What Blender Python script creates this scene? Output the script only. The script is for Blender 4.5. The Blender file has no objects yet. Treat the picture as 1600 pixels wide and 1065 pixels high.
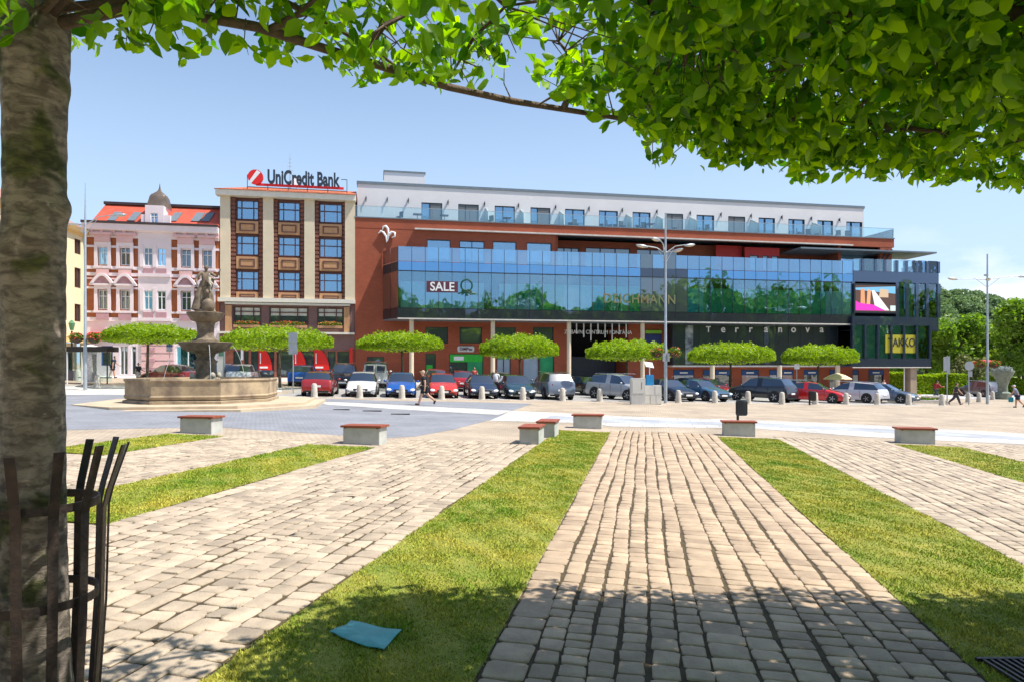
import bpy, bmesh, math, random
import numpy as np
from mathutils import Vector, Matrix
R=math.radians
random.seed(7); RNG=np.random.default_rng(7)
SC=bpy.context.scene; COL=SC.collection

# ------------------------------------------------------------------ camera
H=1.98; F=1067.0; HY=573.0
cd=bpy.data.cameras.new('camera'); cam=bpy.data.objects.new('camera',cd); COL.objects.link(cam)
cd.sensor_width=36; cd.lens=24.0; cd.shift_y=(HY-532.5)/1600
cam.location=(0,0,H); cam.rotation_euler=(R(90),0,0)
cd.clip_start=0.05; cd.clip_end=3000
SC.camera=cam
# ------------------------------------------------------------------ sun + sky
SUN=Vector((1.0,-0.19,1.85)).normalized()
sl=bpy.data.lights.new('sun','SUN'); sl.energy=4.6; sl.angle=R(0.5); sl.color=(1,.95,.87)
so=bpy.data.objects.new('sun',sl); COL.objects.link(so)
so.rotation_euler=SUN.to_track_quat('Z','Y').to_euler(); so.location=(30,-10,60)
W=bpy.data.worlds.new('World'); SC.world=W; W.use_nodes=True
nt=W.node_tree; nt.nodes.clear()
out=nt.nodes.new('ShaderNodeOutputWorld'); bg=nt.nodes.new('ShaderNodeBackground'); bg.inputs[1].default_value=.12
sky=nt.nodes.new('ShaderNodeTexSky'); sky.sky_type='NISHITA'; sky.sun_disc=False
sky.sun_elevation=math.asin(SUN.z); sky.sun_rotation=math.atan2(SUN.x,SUN.y)
sky.air_density=1.0; sky.dust_density=1.0; sky.ozone_density=3.0
# a few soft white clouds low in the sky
tc=nt.nodes.new('ShaderNodeTexCoord'); mp=nt.nodes.new('ShaderNodeMapping'); mp.inputs['Scale'].default_value=(1,1,2.6)
nz=nt.nodes.new('ShaderNodeTexNoise'); nz.inputs['Scale'].default_value=4.2; nz.inputs['Detail'].default_value=7; nz.inputs['Roughness'].default_value=.55
cr=nt.nodes.new('ShaderNodeValToRGB'); cr.color_ramp.elements[0].position=.50; cr.color_ramp.elements[1].position=.62
sep=nt.nodes.new('ShaderNodeSeparateXYZ')
m1=nt.nodes.new('ShaderNodeMapRange'); m1.inputs[1].default_value=.20; m1.inputs[2].default_value=.06   # z: clouds only low
m2=nt.nodes.new('ShaderNodeMapRange'); m2.inputs[1].default_value=.30; m2.inputs[2].default_value=.55   # x: towards the right
mul=nt.nodes.new('ShaderNodeMath'); mul.operation='MULTIPLY'; mul2=nt.nodes.new('ShaderNodeMath'); mul2.operation='MULTIPLY'
mx=nt.nodes.new('ShaderNodeMixRGB'); mx.inputs[2].default_value=(6.6,6.8,7.2,1)
L=nt.links.new
L(tc.outputs['Generated'],mp.inputs[0]); L(mp.outputs[0],nz.inputs[0]); L(nz.outputs[0],cr.inputs[0])
L(tc.outputs['Generated'],sep.inputs[0]); L(sep.outputs[2],m1.inputs[0]); L(sep.outputs[0],m2.inputs[0])
L(m1.outputs[0],mul.inputs[0]); L(m2.outputs[0],mul.inputs[1]); L(cr.outputs[0],mul2.inputs[0]); L(mul.outputs[0],mul2.inputs[1])
hz=nt.nodes.new('ShaderNodeMixRGB'); hz.inputs[2].default_value=(3.65,4.85,6.5,1)          # pale summer air low over the town
hr_=nt.nodes.new('ShaderNodeMapRange'); hr_.interpolation_type='SMOOTHSTEP'; hr_.inputs[1].default_value=.62; hr_.inputs[2].default_value=-.02; hr_.inputs[4].default_value=.93
L(sep.outputs[2],hr_.inputs[0]); L(hr_.outputs[0],hz.inputs[0]); L(sky.outputs[0],hz.inputs[1])
L(mul2.outputs[0],mx.inputs[0]); L(hz.outputs[0],mx.inputs[1]); L(mx.outputs[0],bg.inputs[0]); L(bg.outputs[0],out.inputs[0])
SC.view_settings.view_transform='Standard'; SC.view_settings.look='None'
SC.view_settings.exposure=0.62; SC.view_settings.gamma=1
SC.cycles.max_bounces=8; SC.cycles.transparent_max_bounces=12; SC.cycles.glossy_bounces=4
SC.cycles.sample_clamp_indirect=6

# ------------------------------------------------------------------ ground form and picture-to-place helpers
def ss(t): t=min(1,max(0,t)); return t*t*(3-2*t)
def gz(x,y):
    z=-.0235*max(-90,min(90,x))
    z+=.036*max(0,min(y-42,18))*ss((8-x)/22)
    return z
def G(px,py):                     # ground point seen at a photo pixel
    u=px-800; v=py-HY; Y=H*F/max(3,(v-.0235*u))
    for _ in range(30):
        X=u*Y/F; Y=.5*Y+.5*(H-gz(X,Y))*F/max(v,3)
    return Vector((u*Y/F,Y,gz(u*Y/F,Y)))
def P(px,py,Y): return Vector(((px-800)/F*Y,Y,H+(HY-py)/F*Y))
def XY(px,Y): x=(px-800)/F*Y; return Vector((x,Y,gz(x,Y)))

# ------------------------------------------------------------------ materials
def newmat(n):
    m=bpy.data.materials.new(n); m.use_nodes=True; t=m.node_tree
    return m,t,t.nodes['Principled BSDF']
_mc={}
def mat(n,c,rough=.6,metal=0,var=.12,scale=3,bump=0,bscale=None,spec=None,coat=0,emit=0,island=0,detail=5,aniso=None,c2=None):
    """surface with mottled colour, optional second colour, fine bump and per-piece variation"""
    if n in _mc: return _mc[n]
    m,t,b=newmat(n); N=t.nodes.new; L=t.links.new
    b.inputs['Roughness'].default_value=rough; b.inputs['Metallic'].default_value=metal
    if spec is not None: b.inputs['Specular IOR Level'].default_value=spec
    if coat: b.inputs['Coat Weight'].default_value=coat; b.inputs['Coat Roughness'].default_value=.03
    g=N('ShaderNodeTexCoord'); mpn=N('ShaderNodeMapping')
    if aniso: mpn.inputs['Scale'].default_value=aniso
    L(g.outputs['Object'],mpn.inputs[0])
    nz=N('ShaderNodeTexNoise'); nz.inputs['Scale'].default_value=scale; nz.inputs['Detail'].default_value=detail; nz.inputs['Roughness'].default_value=.6
    L(mpn.outputs[0],nz.inputs[0])
    ca=[x*(1-var) for x in c]; cb=[min(1,x*(1+var)) for x in c]
    if c2: ca=list(c); cb=list(c2)
    r=N('ShaderNodeValToRGB'); r.color_ramp.elements[0].position=.35; r.color_ramp.elements[1].position=.65
    r.color_ramp.elements[0].color=(*ca,1); r.color_ramp.elements[1].color=(*cb,1)
    L(nz.outputs[0],r.inputs[0]); col=r.outputs[0]
    if island:
        ge=N('ShaderNodeNewGeometry'); hs=N('ShaderNodeHueSaturation')
        mr=N('ShaderNodeMapRange'); mr.inputs[3].default_value=1-island; mr.inputs[4].default_value=1+island
        L(ge.outputs['Random Per Island'],mr.inputs[0]); L(mr.outputs[0],hs.inputs['Value']); L(col,hs.inputs['Color']); col=hs.outputs[0]
    L(col,b.inputs['Base Color'])
    if bump:
        n2=N('ShaderNodeTexNoise'); n2.inputs['Scale'].default_value=bscale or scale*6; n2.inputs['Detail'].default_value=8
        L(mpn.outputs[0],n2.inputs[0]); bp=N('ShaderNodeBump'); bp.inputs['Strength'].default_value=min(1,bump); bp.inputs['Distance'].default_value=.02*max(1,bump)
        L(n2.outputs[0],bp.inputs['Height']); L(bp.outputs[0],b.inputs['Normal'])
    if emit:
        L(col,b.inputs['Emission Color']); b.inputs['Emission Strength'].default_value=emit
    _mc[n]=m; return m
def brickmat(n,c1,c2,mortar,sx,sz,scale=1,ms=.012,rough=.85,axis='XZ',rot=0,bump=.4,var=.25,off=.5):
    if n in _mc: return _mc[n]
    m,t,b=newmat(n); N=t.nodes.new; L=t.links.new
    g=N('ShaderNodeTexCoord'); mpn=N('ShaderNodeMapping')
    if axis=='XZ': mpn.inputs['Rotation'].default_value=(R(-90),0,0)
    else: mpn.inputs['Rotation'].default_value=(0,0,rot)
    L(g.outputs['Object'],mpn.inputs[0])
    wn=N('ShaderNodeTexNoise'); wn.inputs['Scale'].default_value=2.2/sx*.25; wn.inputs['Detail'].default_value=3
    L(mpn.outputs[0],wn.inputs[0])
    wm=N('ShaderNodeVectorMath'); wm.operation='MULTIPLY_ADD'; wm.inputs[1].default_value=(sx*.35*(axis!='XZ'),)*3
    L(wn.outputs['Color'],wm.inputs[0]); L(mpn.outputs[0],wm.inputs[2])
    br=N('ShaderNodeTexBrick'); br.inputs['Scale'].default_value=1; br.inputs['Brick Width'].default_value=sx; br.inputs['Row Height'].default_value=sz
    br.inputs['Mortar Size'].default_value=ms; br.inputs['Mortar Smooth'].default_value=.2; br.inputs['Bias'].default_value=0; br.offset=off
    br.inputs['Color1'].default_value=(*c1,1); br.inputs['Color2'].default_value=(*c2,1); br.inputs['Mortar'].default_value=(*mortar,1)
    L(wm.outputs[0],br.inputs[0])
    nz=N('ShaderNodeTexNoise'); nz.inputs['Scale'].default_value=.6; nz.inputs['Detail'].default_value=8; L(mpn.outputs[0],nz.inputs[0])
    mr=N('ShaderNodeMapRange'); mr.inputs[1].default_value=.3; mr.inputs[2].default_value=.7; mr.inputs[3].default_value=1-var; mr.inputs[4].default_value=1+var*.6
    hs=N('ShaderNodeHueSaturation'); L(nz.outputs[0],mr.inputs[0]); L(mr.outputs[0],hs.inputs['Value']); L(br.outputs[0],hs.inputs['Color']); L(hs.outputs[0],b.inputs['Base Color'])
    bp=N('ShaderNodeBump'); bp.inputs['Strength'].default_value=bump; bp.inputs['Distance'].default_value=.02; bp.invert=True
    L(br.outputs['Fac'],bp.inputs['Height']); L(bp.outputs[0],b.inputs['Normal'])
    b.inputs['Roughness'].default_value=rough
    _mc[n]=m; return m
def glassmat(n,tint,refl=.5,rc=(.75,.88,1),rough=.02,solid=0):
    """coated window glass: part mirror, part see-through (or opaque tint when solid)"""
    if n in _mc: return _mc[n]
    m,t,b=newmat(n); N=t.nodes.new; L=t.links.new; o=t.nodes['Material Output']
    gl=N('ShaderNodeBsdfGlossy'); gl.inputs['Color'].default_value=(*rc,1); gl.inputs['Roughness'].default_value=rough
    nz=N('ShaderNodeTexNoise'); nz.inputs['Scale'].default_value=.7; g=N('ShaderNodeTexCoord'); L(g.outputs['Object'],nz.inputs[0])
    bp=N('ShaderNodeBump'); bp.inputs['Strength'].default_value=.06; bp.inputs['Distance'].default_value=.2; L(nz.outputs[0],bp.inputs['Height']); L(bp.outputs[0],gl.inputs['Normal'])
    if solid:
        b.inputs['Base Color'].default_value=(*tint,1); b.inputs['Roughness'].default_value=.3; a=b.outputs[0]
    else:
        tr=N('ShaderNodeBsdfTransparent'); tr.inputs['Color'].default_value=(*tint,1); a=tr.outputs[0]
    lw=N('ShaderNodeFresnel'); lw.inputs['IOR'].default_value=1.5
    ad=N('ShaderNodeMath'); ad.operation='ADD'; ad.use_clamp=True; ad.inputs[1].default_value=refl; L(lw.outputs[0],ad.inputs[0])
    mx=N('ShaderNodeMixShader'); L(ad.outputs[0],mx.inputs[0]); L(a,mx.inputs[1]); L(gl.outputs[0],mx.inputs[2]); L(mx.outputs[0],o.inputs[0])
    _mc[n]=m; return m
def leafmat(n,c1,c2,trans=.45,rough=.45):
    if n in _mc: return _mc[n]
    m,t,b=newmat(n); N=t.nodes.new; L=t.links.new; o=t.nodes['Material Output']
    ge=N('ShaderNodeNewGeometry'); r=N('ShaderNodeValToRGB'); r.color_ramp.elements[0].color=(*c1,1); r.color_ramp.elements[1].color=(*c2,1)
    L(ge.outputs['Random Per Island'],r.inputs[0]); L(r.outputs[0],b.inputs['Base Color']); b.inputs['Roughness'].default_value=rough
    b.inputs['Specular IOR Level'].default_value=.35
    tl=N('ShaderNodeBsdfTranslucent'); hs=N('ShaderNodeHueSaturation'); hs.inputs['Hue'].default_value=.492; hs.inputs['Value'].default_value=2.4; hs.inputs['Saturation'].default_value=1.1
    L(r.outputs[0],hs.inputs['Color']); L(hs.outputs[0],tl.inputs[0])
    mx=N('ShaderNodeMixShader'); mx.inputs[0].default_value=trans; L(b.outputs[0],mx.inputs[1]); L(tl.outputs[0],mx.inputs[2]); L(mx.outputs[0],o.inputs[0])
    _mc[n]=m; return m

# ------------------------------------------------------------------ mesh builder
class MB:
    def __init__(s): s.v=[]; s.f=[]; s.m=[]
    def add(s,vs,fs,mi=0):
        o=len(s.v); s.v+= [tuple(v) for v in vs]; s.f+=[tuple(i+o for i in f) for f in fs]; s.m+=[mi]*len(fs); return s
    def box(s,x0,x1,y0,y1,z0,z1,mi=0):
        if x0>x1: x0,x1=x1,x0
        if y0>y1: y0,y1=y1,y0
        if z0>z1: z0,z1=z1,z0
        return s.add([(x0,y0,z0),(x1,y0,z0),(x1,y1,z0),(x0,y1,z0),(x0,y0,z1),(x1,y0,z1),(x1,y1,z1),(x0,y1,z1)],
            [(0,3,2,1),(4,5,6,7),(0,1,5,4),(1,2,6,5),(2,3,7,6),(3,0,4,7)],mi)
    def prism(s,poly,z0,z1,mi=0):           # poly in xy, ccw
        n=len(poly); f0=z0 if callable(z0) else (lambda x,y:z0); f1=z1 if callable(z1) else (lambda x,y:z1)
        vs=[(x,y,f0(x,y)) for x,y in poly]+[(x,y,f1(x,y)) for x,y in poly]
        return s.add(vs,[tuple(range(n-1,-1,-1)),tuple(range(n,2*n))]+[(i,(i+1)%n,n+(i+1)%n,n+i) for i in range(n)],mi)
    def profx(s,prof,x0,x1,mi=0):           # profile (y,z) extruded along x
        n=len(prof); vs=[(x0,y,z) for y,z in prof]+[(x1,y,z) for y,z in prof]
        return s.add(vs,[tuple(range(n)),tuple(range(2*n-1,n-1,-1))]+[(i,n+i,n+(i+1)%n,(i+1)%n) for i in range(n)],mi)
    def quad(s,a,b,c,d,mi=0): return s.add([a,b,c,d],[(0,1,2,3)],mi)
    def tube(s,pts,rad,n=8,mi=0,cap=True):
        pts=[Vector(p) for p in pts]; 
        if not hasattr(rad,'__len__'): rad=[rad]*len(pts)
        vs=[]; prev=None
        for i,p in enumerate(pts):
            d=(pts[min(i+1,len(pts)-1)]-pts[max(i-1,0)]).normalized()
            a=prev-d*prev.dot(d) if prev is not None else d.orthogonal()
            if a.length<1e-5: a=d.orthogonal()
            a.normalize(); prev=a; b=d.cross(a)
            for k in range(n):
                t=2*math.pi*k/n; vs.append(p+(a*math.cos(t)+b*math.sin(t))*rad[i])
        fs=[(i*n+k,i*n+(k+1)%n,(i+1)*n+(k+1)%n,(i+1)*n+k) for i in range(len(pts)-1) for k in range(n)]
        if cap: fs+=[tuple(range(n-1,-1,-1)),tuple(range((len(pts)-1)*n,len(pts)*n))]
        return s.add(vs,fs,mi)
    def lathe(s,prof,c=(0,0),n=24,mi=0,rf=None,cap=True): # prof (r,z)
        vs=[]
        for r,z in prof:
            for k in range(n):
                t=2*math.pi*k/n; rr=r*(rf(t) if rf else 1); vs.append((c[0]+rr*math.cos(t),c[1]+rr*math.sin(t),z))
        m=len(prof); fs=[(i*n+k,i*n+(k+1)%n,(i+1)*n+(k+1)%n,(i+1)*n+k) for i in range(m-1) for k in range(n)]
        if cap: fs+=[tuple(range(n-1,-1,-1)),tuple(range((m-1)*n,m*n))]
        return s.add(vs,fs,mi)
    def ball(s,c,r,n=10,mi=0):
        r=(r,r,r) if not hasattr(r,'__len__') else r
        vs=[(c[0],c[1],c[2]-r[2])]; h=n//2
        for i in range(1,h):
            a=-math.pi/2+math.pi*i/h
            for k in range(n):
                t=2*math.pi*k/n; vs.append((c[0]+r[0]*math.cos(a)*math.cos(t),c[1]+r[1]*math.cos(a)*math.sin(t),c[2]+r[2]*math.sin(a)))
        vs.append((c[0],c[1],c[2]+r[2])); e=len(vs)-1
        fs=[(0,1+(k+1)%n,1+k) for k in range(n)]+[(1+i*n+k,1+i*n+(k+1)%n,1+(i+1)*n+(k+1)%n,1+(i+1)*n+k) for i in range(h-2) for k in range(n)]
        fs+=[(1+(h-2)*n+k,1+(h-2)*n+(k+1)%n,e) for k in range(n)]
        return s.add(vs,fs,mi)
    def xf(s,M,start=0): s.v[start:]=[tuple(M@Vector(v)) for v in s.v[start:]]; return s
    def build(s,name,mats,parent=None,smooth=0,bevel=0,loc=None):
        me=bpy.data.meshes.new(name); me.from_pydata(s.v,[],s.f)
        if not hasattr(mats,'__len__'): mats=[mats]
        for m in mats: me.materials.append(m)
        if len(mats)>1: me.polygons.foreach_set('material_index',s.m)
        bm=bmesh.new(); bm.from_mesh(me)
        if bevel: bmesh.ops.bevel(bm,geom=[e for e in bm.edges if e.calc_face_angle(0)>.6],offset=bevel,segments=2,affect='EDGES',clamp_overlap=True)
        bmesh.ops.recalc_face_normals(bm,faces=bm.faces)
        if smooth or bevel:
            a=R(smooth or 35)
            for f in bm.faces: f.smooth=True
            for e in bm.edges:
                if len(e.link_faces)==2 and e.calc_face_angle(0)>a: e.smooth=False
        bm.to_mesh(me); bm.free()
        o=bpy.data.objects.new(name,me); COL.objects.link(o)
        if parent: o.parent=parent
        if loc is not None: o.location=loc
        return o
def npmesh(name,V,Fq,mats,parent=None,smooth=True,mi=None):
    """fast mesh from numpy arrays; Fq (n,3) or (n,4)"""
    me=bpy.data.meshes.new(name); k=Fq.shape[1]; n=len(Fq)
    me.vertices.add(len(V)); me.vertices.foreach_set('co',V.astype(np.float32).ravel())
    me.loops.add(n*k); me.loops.foreach_set('vertex_index',Fq.astype(np.int32).ravel())
    me.polygons.add(n); me.polygons.foreach_set('loop_start',np.arange(0,n*k,k,dtype=np.int32)); me.polygons.foreach_set('loop_total',np.full(n,k,dtype=np.int32))
    me.polygons.foreach_set('use_smooth',np.full(n,smooth))
    if not hasattr(mats,'__len__'): mats=[mats]
    for m in mats: me.materials.append(m)
    if mi is not None: me.polygons.foreach_set('material_index',mi.astype(np.int32))
    me.update(calc_edges=True); me.validate()
    o=bpy.data.objects.new(name,me); COL.objects.link(o)
    if parent: o.parent=parent
    return o
def tag(o,label=None,cat=None,group=None,kind=None):
    if label: o['label']=label
    if cat: o['category']=cat
    if group: o['group']=group
    if kind: o['kind']=kind
    return o
def thing(name,label,cat,loc=(0,0,0),rz=0,group=None):
    o=bpy.data.objects.new(name,None); COL.objects.link(o); o.location=loc; o.rotation_euler=(0,0,rz); o.empty_display_size=.3
    return tag(o,label,cat,group)
def struct(o): o['kind']='structure'; return o
def children(o): return [c for c in bpy.data.objects if c.parent==o]
def dup(root,loc,rz,label,group=None,scale=None):
    kids={}
    for c in COL.objects:
        if c.parent: kids.setdefault(c.parent,[]).append(c)
    def rec(o,par):
        c=o.copy(); COL.objects.link(c)
        if par: c.parent=par
        for k in kids.get(o,[]): rec(k,c)
        return c
    r=rec(root,None); r.location=loc; r.rotation_euler=(0,0,rz); r['label']=label
    if group: r['group']=group
    if scale: r.scale=scale
    return r
def text(name,s,size,m,parent,loc,rz=0,ext=.03,sx=1,spacing=1,align='CENTER',rx=90,bold=0,shear=0):
    cu=bpy.data.curves.new(name,'FONT'); cu.body=s; cu.size=size; cu.extrude=ext; cu.align_x=align; cu.space_character=spacing; cu.offset=bold; cu.shear=shear; cu.resolution_u=4
    o=bpy.data.objects.new(name,cu); COL.objects.link(o)
    dg=bpy.context.evaluated_depsgraph_get(); me=bpy.data.meshes.new_from_object(o.evaluated_get(dg))
    bpy.data.objects.remove(o); o=bpy.data.objects.new(name,me); COL.objects.link(o); me.materials.clear(); me.materials.append(m)
    o.parent=parent; o.location=loc; o.rotation_euler=(R(rx),0,rz); o.scale=(sx,1,1); return o

# ------------------------------------------------------------------ palette
M=dict(
 asphalt=mat('asphalt',(.30,.29,.275),.9,var=.12,scale=1.2,bump=.3,bscale=60),
 pave=brickmat('paving_setts',(.47,.385,.285),(.40,.325,.245),(.22,.165,.11),.19,.15,ms=.009,axis='XY',rot=R(11.2),bump=.5,off=.5,var=.24),
 greysett=brickmat('grey_setts',(.265,.275,.30),(.225,.235,.26),(.17,.17,.18),.16,.13,ms=.008,axis='XY',rot=R(11.2),bump=.5,var=.18),
 soil=mat('joint_soil',(.060,.040,.022),.95,scale=9,c2=(.10,.075,.035),bump=.6,bscale=90),
 slab=brickmat('pale_slabs',(.56,.545,.51),(.47,.455,.43),(.30,.28,.26),.9,.6,ms=.02,axis='XY',rot=R(11.2),var=.2),
 slabgrey=brickmat('grey_slab_band',(.40,.42,.45),(.36,.38,.41),(.30,.3,.3),.5,.4,ms=.01,axis='XY',rot=R(11.2)),
 curb=mat('kerb_stone',(.62,.58,.52),.8,scale=4,bump=.2),
 turf=mat('turf',(.15,.20,.02),.95,scale=2.2,c2=(.33,.30,.05),bump=.8,bscale=70,detail=9),
 brick=brickmat('red_brick',(.37,.085,.036),(.31,.068,.03),(.30,.10,.055),.30,.085,ms=.008,bump=.15,var=.12),
 white=mat('white_render',(.72,.70,.70),.75,var=.03,scale=.4,bump=.1,bscale=30),
 coping=mat('grey_coping',(.17,.21,.24),.5,metal=.2,var=.08),
 frame=mat('dark_frame',(.018,.022,.03),.4,var=.1),
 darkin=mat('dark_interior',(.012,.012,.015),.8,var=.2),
 blind=mat('grey_blind',(.16,.165,.17),.6,var=.05,scale=6,aniso=(1,1,14)),
 cream=mat('cream_render',(.70,.58,.42),.8,var=.05,scale=1,bump=.1),
 concrete=mat('concrete',(.46,.47,.43),.85,scale=2.5,var=.14,bump=.25,bscale=40),
 slat=mat('red_brown_boards',(.30,.075,.035),.55,scale=5,var=.2,aniso=(1,14,1),bump=.15),
 steel=mat('galvanised_steel',(.46,.50,.53),.4,metal=.55,var=.1,scale=6),
 darkmetal=mat('dark_iron',(.030,.024,.022),.5,metal=.4,var=.35,scale=14,bump=.25,bscale=60,c2=(.065,.045,.036)),
 black=mat('black_plastic',(.015,.015,.016),.45),
 tyre=mat('tyre_rubber',(.02,.02,.02),.85), rim=mat('alloy_rim',(.55,.56,.58),.3,metal=.8,var=.05),
 carglass=glassmat('car_glass',(.012,.018,.022),.12,rc=(.75,.86,1),solid=1),
 lamp=mat('headlamp_lens',(.86,.88,.90),.15,var=.05,scale=12,coat=1), red_lens=mat('red_lens',(.45,.01,.01),.15,coat=1),
 plate=mat('licence_plate',(.78,.78,.76),.5), chrome=mat('chrome',(.7,.7,.7),.15,metal=1,var=.02),
 glass=glassmat('blue_window_glass',(.62,.80,.84),.34,rc=(.55,.78,1.0)),
 glassm=glassmat('storey_glass',(.82,.95,.96),.22,rc=(.55,.80,1.0)),
 glassd=glassmat('dark_window_glass',(.035,.05,.05),.16,rc=(.8,.9,1),solid=1),
 glassb=glassmat('clear_balustrade_glass',(.88,.97,.96),.06),
 stone=mat('sandstone',(.46,.355,.22),.85,scale=1.3,c2=(.19,.14,.10),bump=.5,bscale=26,detail=8),
 darkstone=mat('weathered_stone',(.095,.07,.045),.8,scale=3,c2=(.26,.20,.13),bump=.6,bscale=22,detail=8),
 skin=mat('skin',(.56,.32,.22),.6,var=.04), hair=mat('brown_hair',(.06,.035,.02),.6),
 bark=mat('brown_bark',(.09,.065,.045),.9,scale=5,var=.3,bump=.6,bscale=22),
)
LEAF=leafmat('hedge_leaves',(.11,.21,.010),(.30,.41,.022),.36)
LEAFD=leafmat('park_leaves',(.075,.155,.016),(.20,.32,.04),.34)
# ------------------------------------------------------------------ ground
def zone(name,poly,lvl,m,px=False,kind='structure',cut=None):
    if px: poly=[tuple(G(*p)[:2]) for p in poly]
    bm=bmesh.new(); f=bm.faces.new([bm.verts.new((x,y,0)) for x,y in poly]); bmesh.ops.triangulate(bm,faces=[f])
    xs=[p[0] for p in poly]; ys=[p[1] for p in poly]
    def bis(co,no): bmesh.ops.bisect_plane(bm,geom=bm.verts[:]+bm.edges[:]+bm.faces[:],plane_co=co,plane_no=no,dist=1e-5)
    if max(ys)>41:
        for y in range(42,61,2):
            if min(ys)<y<max(ys): bis((0,y,0),(0,1,0))
        for x in range(-14,9,2):
            if min(xs)<x<max(xs): bis((x,0,0),(1,0,0))
    for v in bm.verts: v.co.z=gz(v.co.x,v.co.y)+lvl
    bmesh.ops.recalc_face_normals(bm,faces=bm.faces)
    if sum(f.normal.z for f in bm.faces)<0: bmesh.ops.reverse_faces(bm,faces=bm.faces)
    me=bpy.data.meshes.new(name); bm.to_mesh(me); bm.free(); me.materials.append(m)
    o=bpy.data.objects.new(name,me); COL.objects.link(o); o['kind']=kind; return o
# one sheet to the horizon
xs=sorted(set([-900,-400,-200,-120,-90,90,120,200,400,900]+list(range(-80,81,4))+list(range(-14,10,2))))
ys=sorted(set([-300,-100,-40,-20,0,10,20,30,38,42,66,80,100,140,200,300,500,900,1500]+list(range(42,62,2))))
gb=MB(); gb.add([(x,y,gz(x,y)) for y in ys for x in xs],[(j*len(xs)+i,j*len(xs)+i+1,(j+1)*len(xs)+i+1,(j+1)*len(xs)+i) for j in range(len(ys)-1) for i in range(len(xs)-1)])
struct(gb.build('ground',M['pave']))
E=(.9816,-.19); S=(.19,.9816)
def pq(p,q): return (p*E[0]+q*S[0],p*E[1]+q*S[1])
def row(x,off=0): return 41.1+.198*x+off           # line of the stone bollards
z4=.004
zone('square_grey_setts',[(-60,676),(0,673),(270,668),(345,667),(480,676),(600,684),(650,681),(710,670),(760,657),(800,647),(640,632),(500,626),(460,621),(300,616),(100,616),(-60,616)],z4,M['greysett'],True)
zone('kerbside_grey_setts',[(470,621),(600,625.2),(760,628),(832,630),(800,641),(640,632.5),(500,626.5)],2*z4,M['greysett'],True)
zone('pale_band',[(488,626.5),(512,632),(640,640),(778,648),(800,641),(640,633),(520,627.5)],3*z4,M['slab'],True)
zone('pale_cross_band',[(800,641),(880,645),(1000,651),(1180,656),(1350,663),(1640,679),(1640,696),(1350,682),(1180,669),(960,666),(900,660),(765,657)],2*z4,M['slab'],True)
zone('grey_cross_band',[(860,649),(1000,655),(1180,660.5),(1350,668),(1640,684.5),(1640,690),(1350,673.5),(1180,665),(960,660),(850,654)],3*z4,M['slabgrey'],True)
zone('car_park',[(x,row(x,.3)) for x in (-14,0,15,29)]+[(x,row(x,17)) for x in (30,15,0,-14)],z4,M['asphalt'])
zone('road',[(-70,row(-70,9)),(-14,row(-14,6.5)),(-14,row(-14,9.5)),(-70,row(-70,13))],z4,M['asphalt'])
zone('pale_pavement',[(-60,616),(190,616),(300,614),(440,612),(440,600),(300,596),(190,602),(-60,604)],2*z4,M['slab'],True)
zone('shop_pavement',[(-60,52),(-14,54),(0,58),(0,64),(-60,66)],z4,M['slab'])
zone('mall_pavement',[(0,row(0,17)),(42,row(42,17)),(42,row(42,22)),(0,row(0,22))],z4,M['slab'])
zone('side_road',[(1440,607),(1640,602),(1640,624),(1500,622),(1440,622)],z4,mat('pale_asphalt',(.42,.42,.42),.9,scale=1,bump=.2,bscale=60),True)
zone('pale_side_pavement',[(1395,601),(1640,597),(1640,601.5),(1500,605.5),(1440,606.5),(1400,609)],2*z4,M['slab'],True)
cb=MB()
for i in range(20):
    x0=-12.2+i*2.1; x1=x0+2.08
    cb.add([(x,row(x,d),gz(x,row(x,d))+z) for z in (-.05,.03) for x,d in ((x0,0),(x1,0),(x1,.28),(x0,.28))],[(0,3,2,1),(4,5,6,7),(0,1,5,4),(1,2,6,5),(2,3,7,6),(3,0,4,7)])
struct(cb.build('kerb',M['curb']))

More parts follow.
